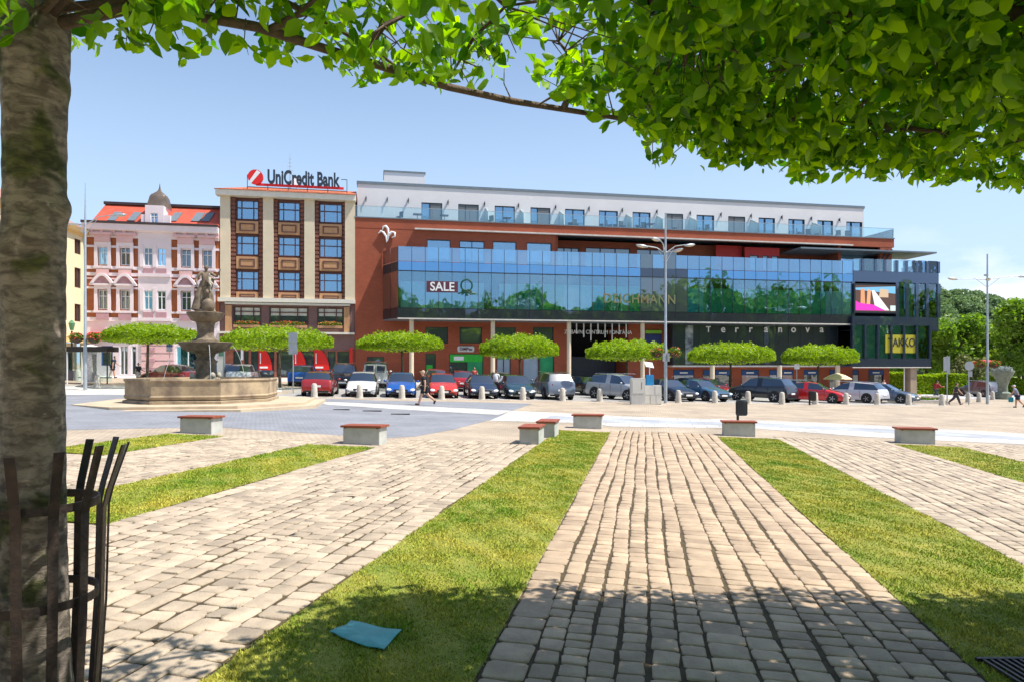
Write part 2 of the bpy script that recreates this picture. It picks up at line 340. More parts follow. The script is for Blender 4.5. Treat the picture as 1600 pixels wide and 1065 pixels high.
# ---- setts of the foreground paths: every stone real
def setts(name,p0,p1,q0,q1,widths,ln,jit,m,base):
    zone(name+'_bed',[pq(p0,q0),pq(p1,q0),pq(p1,q1),pq(p0,q1)],.002,M['soil'])
    C=[]; p=p0; i=0
    while p<p1-.06:
        w=widths[i%len(widths)]; w=min(w,p1-p) if p1-p-w<.09 else w
        if p+w>p1: w=p1-p
        q=q0+RNG.uniform(0,.1); k=RNG.uniform(.8,1.2) if jit<2 else 1
        while q<q1-.02:
            l=RNG.uniform(*ln)*k*(1.25 if w>.27 else 1); 
            if RNG.random()<.06: l*=1.7
            if q+l>q1: l=q1-q
            C.append((p+w/2,q+l/2,w,l)); q+=l
        p+=w; i+=1
    C=np.array(C); n=len(C)
    # wander of the joints
    px,qy=C[:,0],C[:,1]; dx=.012*jit*np.sin(qy*1.3+px*5)+.006*jit*np.sin(qy*4+px*9)
    oc=np.array([(-1,-.8),(-.8,-1),(.8,-1),(1,-.8),(1,.8),(.8,1),(-.8,1),(-1,.8)])
    a=(C[:,2]/2-(.014 if jit<1.1 else .010))[:,None]; b=(C[:,3]/2-.009)[:,None]
    hh=RNG.uniform(.012,.018,(n,1)); V=np.zeros((n,25,3))
    jx=RNG.normal(0,.0045*jit,(n,8)); jy=RNG.normal(0,.0045*jit,(n,8)); tx=RNG.normal(0,.012,(n,1)); ty=RNG.normal(0,.012,(n,1))
    for r,(sc,z) in enumerate(((1.02,-.03),(1.0,.72),(.9,1.0))):
        X=a*oc[:,0]+jx; Y=b*oc[:,1]+jy
        if r==2: X=X-np.sign(X)*np.minimum(.011,abs(X)*.2); Y=Y-np.sign(Y)*np.minimum(.011,abs(Y)*.2)
        X=X*(1.02 if r==0 else 1)
        V[:,r*8:r*8+8,0]=X; V[:,r*8:r*8+8,1]=Y; V[:,r*8:r*8+8,2]=(hh*z if r else -.02)+(X*tx+Y*ty if r else 0)+(RNG.normal(0,.0012,(n,8)) if r==2 else 0)
    V[:,24,2]=hh[:,0]*1.03
    P_=px[:,None]+dx[:,None]+V[:,:,0]; Q_=qy[:,None]+V[:,:,1]; X=P_*E[0]+Q_*S[0]; Y=P_*E[1]+Q_*S[1]
    W=np.stack([X,Y,V[:,:,2]-.0235*X],-1).reshape(-1,3)
    t=[]
    for r in (0,1):
        for k in range(8):
            A,B=r*8+k,r*8+(k+1)%8; t+=[(A,B,B+8),(A,B+8,A+8)]
    t+=[(16+k,16+(k+1)%8,24) for k in range(8)]
    T=(np.array(t)[None]+25*np.arange(n)[:,None,None]).reshape(-1,3)
    struct(npmesh(name,W,T,m))
SET=mat('sett_stone',(.50,.375,.25),.72,var=.1,scale=3.5,bump=.45,bscale=55,island=.17,detail=8,c2=(.35,.255,.17))
SET2=mat('sett_stone_pale',(.51,.405,.29),.75,var=.1,scale=3.5,bump=.45,bscale=55,island=.2,detail=8,c2=(.33,.265,.195))
cw=[.30,.19,.20,.19,.20,.21,.20,.30,.24,.25,.24,.25,.24,.26]
setts('path_setts',-1.05,2.2,2.6,22.4,cw,(.15,.22),1,SET,0)
setts('left_path_setts',-6.25,-2.66,2.4,17.4,[.26,.21,.2,.22,.18,.21,.2,.17,.22,.2,.19,.21,.23,.2,.18,.22,.27],(.16,.30),1.7,SET2,0)
setts('far_left_path_setts',-10.7,-7.95,6.5,16,[.24,.19,.2,.18,.2],(.16,.26),1.6,SET2,0)
setts('right_path_setts',3.94,7.1,4.5,22.4,[.26,.2,.19,.2,.21,.19,.2],(.16,.26),1.2,SET2,0)
setts('far_right_path_setts',8.85,13,12,22.4,[.25,.2,.2,.2],(.16,.26),1.2,SET2,0)

# ---- lawn strips: soil sheet and blades
BLADE=mat('grass_blades',(.15,.28,.012),.65,scale=.9,c2=(.52,.46,.07),island=.4,detail=7,spec=.25)
def lawn(p0,p1,q0,q1,n):
    zone('lawn_soil',[pq(p0,q0),pq(p1,q0),pq(p1,q1),pq(p0,q1)],.014,M['turf'])
    q=q0+(q1-q0)*RNG.random(n)**1.9; p=p0-.02+(p1-p0+.04)*RNG.random(n)
    # thin patches
    cl=np.sin(p*5.1+1.3*np.sin(q*2.3))*np.sin(q*3.7+p*2)+.6*np.sin(p*13+q*9); keep=RNG.random(n)<np.clip(.80+.3*cl,.25,1)
    edge=np.minimum(p-p0,p1-p); keep&=(edge>.03*np.sin(q*17+p0)+.015)|(RNG.random(n)<.3)
    p,q=p[keep],q[keep]; n=len(p); cl=cl[keep]
    X=p*E[0]+q*S[0]; Y=p*E[1]+q*S[1]; Z=.014-.0235*X
    far=np.clip((Y-3)/14,0,1); h=RNG.uniform(.010,.027,n)*(1+.35*np.clip(cl,-1,1)); w=RNG.uniform(.0022,.0042,n)*(1+2.2*far)
    a=RNG.random(n)*6.283; b=RNG.random(n)*6.283; ln=RNG.uniform(.3,1.2,n)*h
    B=np.stack([X,Y,Z],-1); d=np.stack([np.cos(a)*w,np.sin(a)*w,0*w],-1)
    V=np.stack([B-d,B+d,B+np.stack([np.cos(b)*ln,np.sin(b)*ln,h],-1)],1).reshape(-1,3)
    o=npmesh('grass',V,np.arange(3*n).reshape(-1,3),BLADE,smooth=False); o['kind']='stuff'
lawn(-2.66,-1.05,2.6,21.6,150000); lawn(-7.95,-6.25,7,15.2,60000); lawn(2.2,3.94,3.6,21.6,130000)
lawn(-12.4,-10.7,12,16.0,22000); lawn(7.1,8.85,12,21.5,36000)

# ------------------------------------------------------------------ benches
def bench_proto():
    t=thing('bench','bench','bench')
    MB().box(-.47,.47,-.25,.25,-.05,.40).build('base',M['concrete'],t,bevel=.008)
    b=MB()
    for k in range(3): b.box(-.53,.53,-.285+.192*k,-.285+.192*k+.186,.405,.455)
    b.build('seat_boards',M['slat'],t,bevel=.006)
    b=MB(); b.box(-.44,-.40,-.27,.27,.385,.405); b.box(.40,.44,-.27,.27,.385,.405); b.build('batten',M['darkmetal'],t)
    return t
bp_=bench_proto(); RB=R(-11)
bl=[(G(567,694)+Vector((0,.25,0)),RB,'pale stone bench at the end of the second lawn from the left'),
 (G(308,677)+Vector((.0,.25,0)),RB,'pale stone bench nearest the fountain platform, on the farthest-left lawn'),
 (G(920,669)+Vector((0,.25,0)),RB,'stone bench standing across the far end of the middle lawn'),
 (G(1158,681)+Vector((0,.25,0)),RB,'stone bench just right of the middle path with the litter bin behind it'),
 (G(1437,693)+Vector((0,.25,0)),RB,'rightmost stone bench, across the end of the right-hand lawn'),
 (Vector((*pq(-2.9,17.75),0)),R(79),'nearer of the two stone benches set end-on beside the middle lawn'),
 (Vector((*pq(-2.75,19.75),0)),R(79),'farther of the two stone benches set end-on beside the middle lawn')]
for i,(p,r,l) in enumerate(bl):
    p.z=gz(p.x,p.y)+.012
    if i==0: bp_.location=p; bp_.rotation_euler.z=r; bp_['label']=l; bp_['group']='stone benches with red-brown boards'
    else: dup(bp_,p,r,l,'stone benches with red-brown boards')
    if i in (4,):
        pass
# cover sheet on the lawn
c=[G(515,993),G(548,976),G(628,991),G(600,1022),G(556,1012)]
bm_=MB(); n=len(c)
def inner(k): 
    ctr=sum(c,Vector())/n; return ctr
top=[]; 
ctr=sum(c,Vector())/n
rings=[(1.0,.030),(1.0,.036),(.95,.040),(.55,.044)]
pts=[]
for i in range(n):
    a,b=c[i],c[(i+1)%n]
    for k in range(6): pts.append(a.lerp(b,k/6))
pts=[ctr+(p-ctr)*(1-.04*abs(math.sin(i*.52))) for i,p in enumerate(pts)]
vs=[]
for s_,h in rings:
    for i,p in enumerate(pts): q_=ctr+(p-ctr)*s_; vs.append((q_.x,q_.y,gz(q_.x,q_.y)+h+.006*math.sin(i*1.1)*s_))
vs.append((ctr.x,ctr.y,gz(ctr.x,ctr.y)+.041)); m_=len(pts)
fs=[(r*m_+i,r*m_+(i+1)%m_,(r+1)*m_+(i+1)%m_,(r+1)*m_+i) for r in range(3) for i in range(m_)]+[(3*m_+i,3*m_+(i+1)%m_,4*m_) for i in range(m_)]
bm_.add(vs,fs); tag(bm_.build('ground_cover_sheet',mat('teal_plastic',(.09,.38,.37),.45,scale=9,var=.12,bump=.2,bscale=18),smooth=50),'crumpled teal plastic sheet lying on the shaded lawn in the foreground','plastic sheet')
# drain grate, bottom right
g0=G(1590,1050); b=MB()
for k in range(9): b.box(-.22+.05*k,-.20+.05*k,-.2,.2,0,.02)
b.box(-.25,.25,-.23,-.2,0,.022); b.box(-.25,.25,.2,.23,0,.022); 
tag(b.build('drain_grate',M['darkmetal'],loc=(g0.x+.05,g0.y-.1,g0.z+.03)),'black metal drain grate at the near edge of the right lawn','drain grate')
# slot drains in the grey setts
for (x0,x1,y,l) in ((521,546,639.5,'left'),(567,596,641.5,'middle'),(611,640,646.5,'right')):
    a,b_=G(x0,y),G(x1,y); w=(b_-a).length; s=MB(); s.box(0,w,-.11,.11,-.02,.012)
    for k in range(int(w/.06)): s.box(.03+k*.06,.05+k*.06,-.08,.08,.012,.018)
    o=s.build('slot_drain',M['darkmetal'],loc=(a.x,a.y,a.z+.012)); tag(o,{'left':'rusty slot drain in the grey setts, closest to the fountain','middle':'rusty slot drain in the grey setts, between the other two','right':'rusty slot drain in the grey setts, nearest the middle path'}[l],'drain','slot drains in the square')

# ------------------------------------------------------------------ foreground trees
def noise2(a,b,s=0): return math.sin(a*1.7+s)*math.cos(b*2.3+s*1.3)+.5*math.sin(a*4.1+b*3.3+s)+.25*math.sin(a*9.7-b*7.9+s*2)
def trunk_mesh(cx,cy,z0,z1,rfun,name,m,parent,n=96,rows=300):
    th=np.linspace(0,2*np.pi,n,endpoint=False); zz=np.linspace(z0,z1,rows); V=np.zeros((rows,n,3))
    for i,z in enumerate(zz):
        r=rfun(th,z); V[i,:,0]=cx+r*np.cos(th); V[i,:,1]=cy+r*np.sin(th); V[i,:,2]=z
    i=np.arange(rows-1)[:,None]*n; k=np.arange(n)[None]; k2=(k+1)%n
    Fq=np.stack([i+k,i+k2,i+n+k2,i+n+k],-1).reshape(-1,4)
    return npmesh(name,V.reshape(-1,3),Fq,m,parent)
TX,TY=-2.31,3.30
def rf(th,z):
    r=.134+.014*np.exp(-((z-3.6)/.25)**2)+.022*np.exp(-(z/.35)**2)*2+.012*(z<1.2)*(1.2-z)
    r=r+.006*np.sin(2*th+z*1.4)+.004*np.sin(3*th-z*2.1)
    for (t0,z0,a,st,sz) in BURLS: 
        d=np.angle(np.exp(1j*(th-t0))); r=r+a*np.exp(-(d/st)**2-((z-z0)/sz)**2)
    r=r+.0006*np.sin(z*95+3*np.sin(th*2)+2*np.sin(z*7))*(.4+.6*np.sin(th*3+z*3)**2)+.0015*np.sin(z*41+th*5)+.0015*np.sin(th*23+z*6)
    return r
# (angle, height, bulge, angular width, height width): right-hand silhouette is angle ~0, towards the camera ~ -pi/2
BURLS=[(0.0,3.33,.030,.5,.07),(-.75,3.35,.020,.35,.10),(-.9,3.33,-.02,.12,.04),(-.55,3.1,.012,.3,.05),(0.02,2.74,.036,.45,.07),(-1.0,2.62,.028,.7,.14),(-1.2,2.70,-.016,.22,.05),
 (-.9,2.52,-.012,.5,.02),(-2.0,2.5,.022,.6,.12),(3.1,2.45,.03,.7,.16),(3.1,2.2,.02,.6,.1),(-1.5,2.15,.008,.4,.03),(-.6,2.1,.01,.4,.06),(-1.7,3.2,.01,.3,.15),(0,1.9,-.006,.6,.1),(-1.2,1.7,.008,.6,.1)]
def barkmat():
    m,t,b=newmat('plane_bark'); N=t.nodes.new; L=t.links.new; b.inputs['Roughness'].default_value=.9
    g=N('ShaderNodeTexCoord'); mp1=N('ShaderNodeMapping'); mp1.inputs['Scale'].default_value=(1,1,2.2); L(g.outputs['Object'],mp1.inputs[0])
    def noise(sc,det,src,dist=0): n=N('ShaderNodeTexNoise'); n.inputs['Scale'].default_value=sc; n.inputs['Detail'].default_value=det; n.inputs['Distortion'].default_value=dist; L(src,n.inputs[0]); return n
    def ramp(src,a,b_,ca,cb): r=N('ShaderNodeValToRGB'); r.color_ramp.elements[0].position=a; r.color_ramp.elements[1].position=b_; r.color_ramp.elements[0].color=(*ca,1); r.color_ramp.elements[1].color=(*cb,1); L(src,r.inputs[0]); return r
    def mix(f,a,b_): x=N('ShaderNodeMixRGB'); L(f,x.inputs[0]); L(a,x.inputs[1]); L(b_,x.inputs[2]); return x.outputs[0]
    n1=noise(11,9,mp1.outputs[0],.6); c1=ramp(n1.outputs[0],.38,.62,(.125,.100,.080),(.31,.26,.21))
    n2=noise(3.2,6,g.outputs['Object'],.8); f2=ramp(n2.outputs[0],.50,.60,(0,0,0),(1,1,1)); moss=ramp(n1.outputs[0],.4,.65,(.040,.044,.015),(.12,.125,.042))
    col=mix(f2.outputs[0],c1.outputs[0],moss.outputs[0])
    n3=noise(26,4,g.outputs['Object']); f3=ramp(n3.outputs[0],.66,.72,(0,0,0),(.7,.7,.7)); pale=N('ShaderNodeRGB'); pale.outputs[0].default_value=(.33,.30,.26,1)
    col=mix(f3.outputs[0],col,pale.outputs[0])
    wv=N('ShaderNodeTexWave'); wv.wave_type='BANDS'; wv.bands_direction='Z'; wv.inputs['Scale'].default_value=7; wv.inputs['Distortion'].default_value=9; wv.inputs['Detail'].default_value=4; wv.inputs['Detail Scale'].default_value=1.5
    L(g.outputs['Object'],wv.inputs[0]); f4=ramp(wv.outputs['Fac'],.0,.07,(.3,.3,.3),(0,0,0)); dk=N('ShaderNodeRGB'); dk.outputs[0].default_value=(.035,.028,.024,1)
    col=mix(f4.outputs[0],col,dk.outputs[0]); L(col,b.inputs['Base Color'])
    n5=noise(60,8,mp1.outputs[0]); ad=N('ShaderNodeMath'); ad.operation='ADD'; L(n5.outputs[0],ad.inputs[0]); L(n1.outputs[0],ad.inputs[1])
    bp=N('ShaderNodeBump'); bp.inputs['Strength'].default_value=.6; bp.inputs['Distance'].default_value=.008; L(ad.outputs[0],bp.inputs['Height']); L(bp.outputs[0],b.inputs['Normal'])
    return m
BARK=barkmat()
def leafmesh(name,pos,dirv,size,m,parent,rng):
    """leaf blades: ovate, pointed, folded along the midrib"""
    n=len(pos); d=dirv/np.linalg.norm(dirv,axis=1,keepdims=True)
    r=rng.normal(size=(n,3)); s=np.cross(d,r); s/=np.linalg.norm(s,axis=1,keepdims=True)+1e-9; u=np.cross(s,d)
    T=np.array([(0,0,0),(.22,.20,.05),(.22,-.20,.05),(.28,0,0),(.52,.27,.07),(.52,-.27,.07),(.58,0,-.01),(.80,.15,.03),(.80,-.15,.03),(1,0,-.06)])
    tri=np.array([(0,3,1),(0,2,3),(1,3,6),(1,6,4),(2,5,6),(2,6,3),(4,6,7),(6,9,7),(5,8,6),(6,8,9)])
    curl=rng.uniform(-.25,.15,n)
    V=pos[:,None]+size[:,None,None]*(T[None,:,0:1]*d[:,None]+T[None,:,1:2]*s[:,None]*rng.uniform(.85,1.2,(n,1,1))+(T[None,:,2:3]*rng.uniform(.3,2,(n,1,1))+curl[:,None,None]*T[None,:,0:1]**2)*u[:,None])
    Fi=(tri[None]+10*np.arange(n)[:,None,None]).reshape(-1,3)
    return npmesh(name,V.reshape(-1,3),Fi,m,parent,smooth=True)
CROWN=leafmat('plane_tree_leaves',(.022,.10,.004),(.22,.39,.02),.60,.36)
def interp(pts,x): xs_,ys_=zip(*pts); return np.interp(x,xs_,ys_)
B1=[(-400,60),(0,60),(105,66),(112,92),(140,104),(165,62),(185,70),(200,82),(235,93),(260,103),(290,107),(330,84),(380,88),(392,98),(420,106),(440,94),(455,98),(490,106),(505,95),(520,128),(560,143),(600,143),(640,158),(662,126),(680,163),(705,135),(735,150),(760,158),(780,128),(800,108),(830,112),(845,138),(890,175),(920,192),(960,192),(1000,188),(1040,196),(1100,196)]
B2=[(860,0),(880,15),(900,42),(930,56),(950,86),(965,146),(985,195),(1005,235),(1020,268),(1040,264),(1060,242),(1080,232),(1100,258),(1130,266),(1160,258),(1200,272),(1250,298),(1290,286),(1310,268),(1340,292),(1400,287),(1450,297),(1500,288),(1560,297),(1600,304),(1700,300),(3000,300)]
def shoots(rng,N,box,zf,bnd,ok,per=(5,9)):
    """clusters of leaves around twig tips; a leaf is kept while it stays above the crown's lower edge"""
    Pn=[];Dn=[];Sn=[]
    x=rng.uniform(box[0],box[1],N); y=rng.uniform(box[2],box[3],N); z=zf(rng,x,y,N)
    k=ok(x,y,z)&(rng.random(N)<np.clip(.55+.85*(np.sin(x*4.1+z*5)*np.sin(y*4.7+x*2)+.4*np.sin(x*11+y*9)),.12,1)); k&=(HY-(z-H)/np.maximum(y,.3)*F<interp(bnd,800+x/np.maximum(y,.3)*F)-7)|(y<.6); x,y,z=x[k],y[k],z[k]
    c=rng.integers(per[0],per[1]+1,len(x)); i=np.repeat(np.arange(len(x)),c); n=len(i)
    ax=rng.normal(size=(len(x),3))*[1,1,.35]+[0,0,-.35]; ax/=np.linalg.norm(ax,axis=1,keepdims=True)
    t=rng.uniform(-.5,.5,n)*.22; base=np.stack([x,y,z],-1)[i]+ax[i]*t[:,None]+rng.normal(0,.012,(n,3))
    d=rng.normal(size=(n,3))*[1,1,.5]+ax[i]*.5+[0,0,-.75]; s=rng.uniform(.05,.125,n)
    dn=d/np.linalg.norm(d,axis=1,keepdims=True); tip=base+dn*s[:,None]
    def py(q): return HY-(q[:,2]-H)/np.maximum(q[:,1],.3)*F
    def px(q): return 800+q[:,0]/np.maximum(q[:,1],.3)*F
    kk=np.ones(n,bool); cj=(rng.normal(0,9,len(x))-4)[i]
    for q in (base,tip): kk&=(py(q)<interp(bnd,px(q))+cj+rng.normal(0,3,n))|(q[:,1]<.6)
    return base[kk],d[kk],s[kk],np.stack([x,y,z],-1)
def twigs(mb,pts,to,rng,n,r=.006):
    idx=rng.choice(len(pts),min(n,len(pts)),replace=False)
    for i in idx:
        p=Vector(pts[i]); q=min(to,key=lambda a:(Vector(a)-p).length_squared); q=Vector(q)
        m_=p.lerp(q,.5)+Vector((rng.normal(0,.06),rng.normal(0,.06),rng.normal(0,.04)+.03)); mb.tube([p,m_,q],[r*.5,r*.8,r*1.2],5,cap=False)
# left tree
t1=thing('plane_tree','large tree at the left edge with burled mossy trunk inside an iron guard','tree',(TX,TY,gz(TX,TY)))
def rel(o,t=None): 
    for k in [o]: k.matrix_parent_inverse=Matrix.Translation(-Vector(t.location))
    return o
rel(trunk_mesh(TX,TY,-.05,4.35,rf,'trunk',BARK,t1),t1)
def pz(px,z,py): Y=(z-H)*F/(HY-py); return Vector(((px-800)/F*Y,Y,z))
br1=[Vector((TX+.05,TY,3.62)),pz(190,3.70,16),pz(300,3.70,24),pz(400,3.69,42),pz(500,3.67,74),pz(600,3.66,105),pz(700,3.65,136),pz(800,3.64,158),pz(880,3.64,171),pz(960,3.64,184),pz(1060,3.63,200)]
bb=MB(); bb.tube(br1,[.034,.028,.026,.025,.024,.023,.022,.020,.018,.015,.010],9)
sec=[[Vector((TX,TY,3.7)),pz(400,3.9,-20),pz(520,3.95,40),pz(600,3.9,90),pz(640,3.85,120)],[Vector((TX,TY,3.6)),pz(300,4.1,-200),pz(700,4.0,-80),pz(790,3.9,10),pz(740,3.75,60),pz(700,3.68,125)],
     [Vector((TX,TY,3.7)),Vector((-3.2,3.0,3.75)),Vector((-4.2,2.8,3.8))],[Vector((TX,TY,3.7)),Vector((-2.5,2.0,3.8)),Vector((-2.7,.8,3.8))],[Vector((TX,TY,3.65)),Vector((-1.2,2.4,3.75)),Vector((0,1.8,3.8))],
     [pz(420,3.69,48),pz(470,3.75,20),pz(520,3.8,-30)],[pz(560,3.67,92),pz(600,3.72,40),pz(660,3.9,10)],[pz(880,3.64,171),pz(900,3.8,120),pz(885,3.9,80),pz(870,3.95,62)]]
for s_ in sec: bb.tube(s_,[.024-.018*i/(len(s_)-1) for i in range(len(s_))],7)
rng=np.random.default_rng(11)
def by1(x): return np.interp(x,[-2.2,-1.9,-.5,1.1],[3.35,3.4,4.1,4.8])
def zf1(r,x,y,N): return 3.42+r.random(N)**1.3*.75
def ok1(x,y,z): 
    b=by1(x); s=np.interp(x,[-5.5,-4.8],[0,1]); 
    return (y<b+.12+.6*(z>3.75))&(y>.3)&((x<.75)|(y>b-.35))&(s>0)&(np.hypot(x-TX,y-TY)>.25)
a,d,s,pt=shoots(rng,4600,(-5.2,1.15,.6,5.2),zf1,B1,ok1)
k_=2600; u_=np.stack([rng.uniform(-2.3,-.5,k_),rng.uniform(2.7,3.9,k_),rng.uniform(4.15,4.6,k_)],-1)  # extra leaves added above the view to shade the trunk
a=np.vstack([a,u_]); d=np.vstack([d,rng.normal(size=(k_,3))*[1,1,.35]]); s=np.concatenate([s,rng.uniform(.10,.15,k_)])
rel(leafmesh('foliage',a,d,s,CROWN,t1,rng),t1)
allb=[tuple(p) for q_ in [br1]+sec for p in q_]
den=[]
for q_ in [br1]+sec:
    for i in range(len(q_)-1):
        for k in range(6): den.append(tuple(q_[i].lerp(q_[i+1],k/6)))
vis=[p for p in pt if HY-(p[2]-H)/max(p[1],.5)*F<interp(B1,800+p[0]/max(p[1],.5)*F)-8 and p[1]>2]
twigs(bb,np.array(vis),den,rng,330,.0045)
rel(bb.build('branch',mat('branch_bark',(.11,.075,.05),.85,scale=14,var=.35,bump=.5,bscale=60),t1,smooth=60),t1)
# right tree (its trunk stands outside the picture)
T2=(7.2,2.9)
t2=thing('plane_tree','tree whose broad leafy crown hangs into the upper right of the view','tree',(T2[0],T2[1],gz(*T2)))
rel(trunk_mesh(T2[0],T2[1],-.25,4.2,lambda th,z:.16+.01*np.sin(3*th+z)+.03*np.exp(-((z+.2)/.3)**2),'trunk',BARK,t2,40,60),t2)
br2=[Vector((T2[0],T2[1],3.7)),pz(1750,3.92,10),pz(1600,3.9,20),pz(1450,3.9,24),pz(1330,3.88,28),pz(1200,3.9,27),pz(1120,3.92,10),pz(1060,3.98,-25)]
sec2=[[pz(1330,3.88,34),pz(1290,3.95,0),pz(1250,4.05,-30)],[Vector((T2[0],T2[1],3.6)),Vector((5.5,4.2,3.65)),Vector((4,5,3.62)),pz(1250,3.62,186),pz(1130,3.6,195),pz(1010,3.62,190)],
 [Vector((T2[0],T2[1],3.6)),pz(1700,3.75,100),pz(1500,3.7,110),pz(1350,3.62,160),pz(1250,3.6,215)],[pz(1600,3.85,60),pz(1560,3.7,140),pz(1500,3.62,230)],[Vector((T2[0],T2[1],3.7)),Vector((5,2,3.8)),Vector((3,1.5,3.85)),Vector((1.2,1.6,3.9))],
 [Vector((T2[0],T2[1],3.7)),Vector((8,4.2,3.7)),Vector((8.6,5.2,3.7))],[pz(1160,3.9,20),pz(1080,3.8,35),pz(1000,3.75,20)],[pz(1400,3.9,60),pz(1320,3.75,90),pz(1220,3.66,110)]]
b2=MB(); b2.tube(br2,[.05,.04,.036,.034,.032,.03,.026,.015],9)
for s_ in sec2: b2.tube(s_,[.026-.02*i/(len(s_)-1) for i in range(len(s_))],7)
def zf2(r,x,y,N): return 3.36+r.random(N)**1.25*.95
def ok2(x,y,z): return (y<5.72+.12*np.sin(x*3.1)+.08*np.sin(x*7.7))&(x>.55+.35*np.sin(y*2.2)*.4)&(y>1.2)
a,d,s,pt=shoots(rng,17500,(.5,9.0,1.2,6.0),zf2,B2,ok2,(5,9))
k_=21000; ux=rng.uniform(1.1,9,k_); uy=rng.uniform(1.0,5.3,k_); uz=rng.uniform(4.2,4.95,k_); ud=rng.normal(size=(k_,3))*[1,1,.35]  # upper leaf layer added to make the shade below the crown denser
ukeep=(HY-(uz-H-.2)/uy*F)<interp(B2,800+ux/uy*F)-45
a=np.vstack([a,np.stack([ux,uy,uz],-1)[ukeep]]); d=np.vstack([d,ud[ukeep]]); s=np.concatenate([s,rng.uniform(.12,.18,k_)[ukeep]])
rel(leafmesh('foliage',a,d,s,CROWN,t2,rng),t2)
den=[]
for q_ in [br2]+sec2:
    for i in range(len(q_)-1):
        for k in range(8): den.append(tuple(q_[i].lerp(q_[i+1],k/8)))
vis=[p for p in pt if p[0]/p[1]<.8 and p[1]>2 and HY-(p[2]-H)/p[1]*F<interp(B2,800+p[0]/p[1]*F)-10]
twigs(b2,np.array(vis),den,rng,500,.005)
rel(b2.build('branch',_mc['branch_bark'],t2,smooth=60),t2)
# iron guard round the left trunk
gd=thing('tree_guard','dark iron tree guard of flat bars bent outwards at the top around the left trunk','tree guard',(TX,TY,gz(TX,TY)))
nb=14; RG=.30
for k in range(nb):
    a=2*math.pi*(k+.37)/nb; hz=random.uniform(-.015,.015); b=MB()
    prof=[(RG-.05,0),(RG+.0,.75),(RG+.012,1.24),(RG+.03,1.32),(RG+.10,1.55+hz)]
    u=Vector((math.cos(a),math.sin(a),0)); w=Vector((-math.sin(a),math.cos(a),0)); vs=[]
    for r_,z in prof:
        for ww,tt in ((-.021,-.004),(.021,-.004),(.021,.004),(-.021,.004)): p=u*(r_+tt)+w*ww; vs.append((p.x,p.y,z))
    n=len(prof); b.add(vs,[(0,3,2,1),tuple(4*(n-1)+i for i in range(4))]+[(4*i+j,4*i+(j+1)%4,4*i+4+(j+1)%4,4*i+4+j) for i in range(n-1) for j in range(4)])
    b.build('bar',M['darkmetal'],gd)
for z in (.25,.80,1.25):
    b=MB(); vs=[]; n=48; r0=RG-.03 if z>.5 else RG-.06
    for k in range(n):
        t=2*math.pi*k/n
        for rr,zz in ((r0-.004,z),(r0+.006,z),(r0+.006,z+.04),(r0-.004,z+.04)): vs.append((rr*math.cos(t),rr*math.sin(t),zz))
    b.add(vs,[(4*k+j,4*k+(j+1)%4,4*((k+1)%n)+(j+1)%4,4*((k+1)%n)+j) for k in range(n) for j in range(4)]); b.build('hoop',M['darkmetal'],gd,smooth=40)
#@@PART3
# ------------------------------------------------------------------ buildings: one common facade line
AX,AY=-13.8,60.0; AN=math.atan2(10.2,53.1); CA,SA=math.cos(AN),math.sin(AN)
def sof(px,d=0): k=(px-800)/F; return (k*(AY-d*CA)-AX-d*SA)/(CA-k*SA)
def yof(s,d=0): return AY+s*SA-d*CA
def zof(px,py,d=0): return H+(HY-py)/F*yof(sof(px,d),d)
def fpt(s,d=0,z=0): return Vector((AX+s*CA+d*SA,AY+s*SA-d*CA,z))
def bld(name,label,cat,s0,group=None): p=fpt(s0); t=thing(name,label,cat,(p.x,p.y,0),AN,group); t['s0']=s0; return t
def window(par,x0,x1,z0,z1,y,fm,gm,cols=2,rows=(),fw=.06,dep=.12,name='window',pn='pane',proud=.02,colx=None):
    """frame with bars and a pane behind; y = wall face (outside is -y)"""
    f=MB(); ya,yb=y-proud,y+dep
    f.box(x0,x0+fw,ya,yb,z0,z1); f.box(x1-fw,x1,ya,yb,z0,z1); f.box(x0+fw,x1-fw,ya,yb,z0,z0+fw); f.box(x0+fw,x1-fw,ya,yb,z1-fw,z1)
    xs_=colx or [x0+(x1-x0)*k/cols for k in range(1,cols)]
    for x in xs_: f.box(x-fw*.45,x+fw*.45,ya+.015,yb-.03,z0+fw,z1-fw)
    for r in rows:
        z=z0+(z1-z0)*r; e=[x0+fw]+[v for x in xs_ for v in (x-fw*.45,x+fw*.45)]+[x1-fw]
        for i in range(0,len(e),2): f.box(e[i],e[i+1],ya+.018,yb-.033,z-fw*.4,z+fw*.4)
    fo=f.build(name,fm,par)
    MB().box(x0+fw*.5,x1-fw*.5,yb-.02,yb+.01,z0+fw*.5,z1-fw*.5).build(pn,gm,fo); return fo
def wall_holes(b,x0,x1,z0,z1,y0,y1,holes,mi=0):
    """wall slab with real openings: holes = (xa,xb,za,zb)"""
    xs_=sorted({x0,x1,*[v for h in holes for v in h[:2] if x0<v<x1]})
    for i in range(len(xs_)-1):
        a,c=xs_[i],xs_[i+1]
        if c-a<1e-4: continue
        m_=(a+c)/2; zz=sorted([(h[2],h[3]) for h in holes if h[0]<m_<h[1]]); z=z0
        for za,zb in zz:
            if za>z: b.box(a,c,y0,y1,z,min(za,z1),mi)
            z=max(z,zb)
        if z<z1: b.box(a,c,y0,y1,z,z1,mi)

# ---- shopping centre -------------------------------------------------
ml=bld('shopping_centre','long red-brick shopping centre with a blue glass storey and a white top floor','building',0)
SR=sof(1397); zt=zof(555,340); ztop=zof(560,283,-1.6); zsl=zof(700,361); zb=zof(900,500,3); zbt=zof(900,394,3)
Z2=zbt-.95; gw0=sof(598)
win=[]
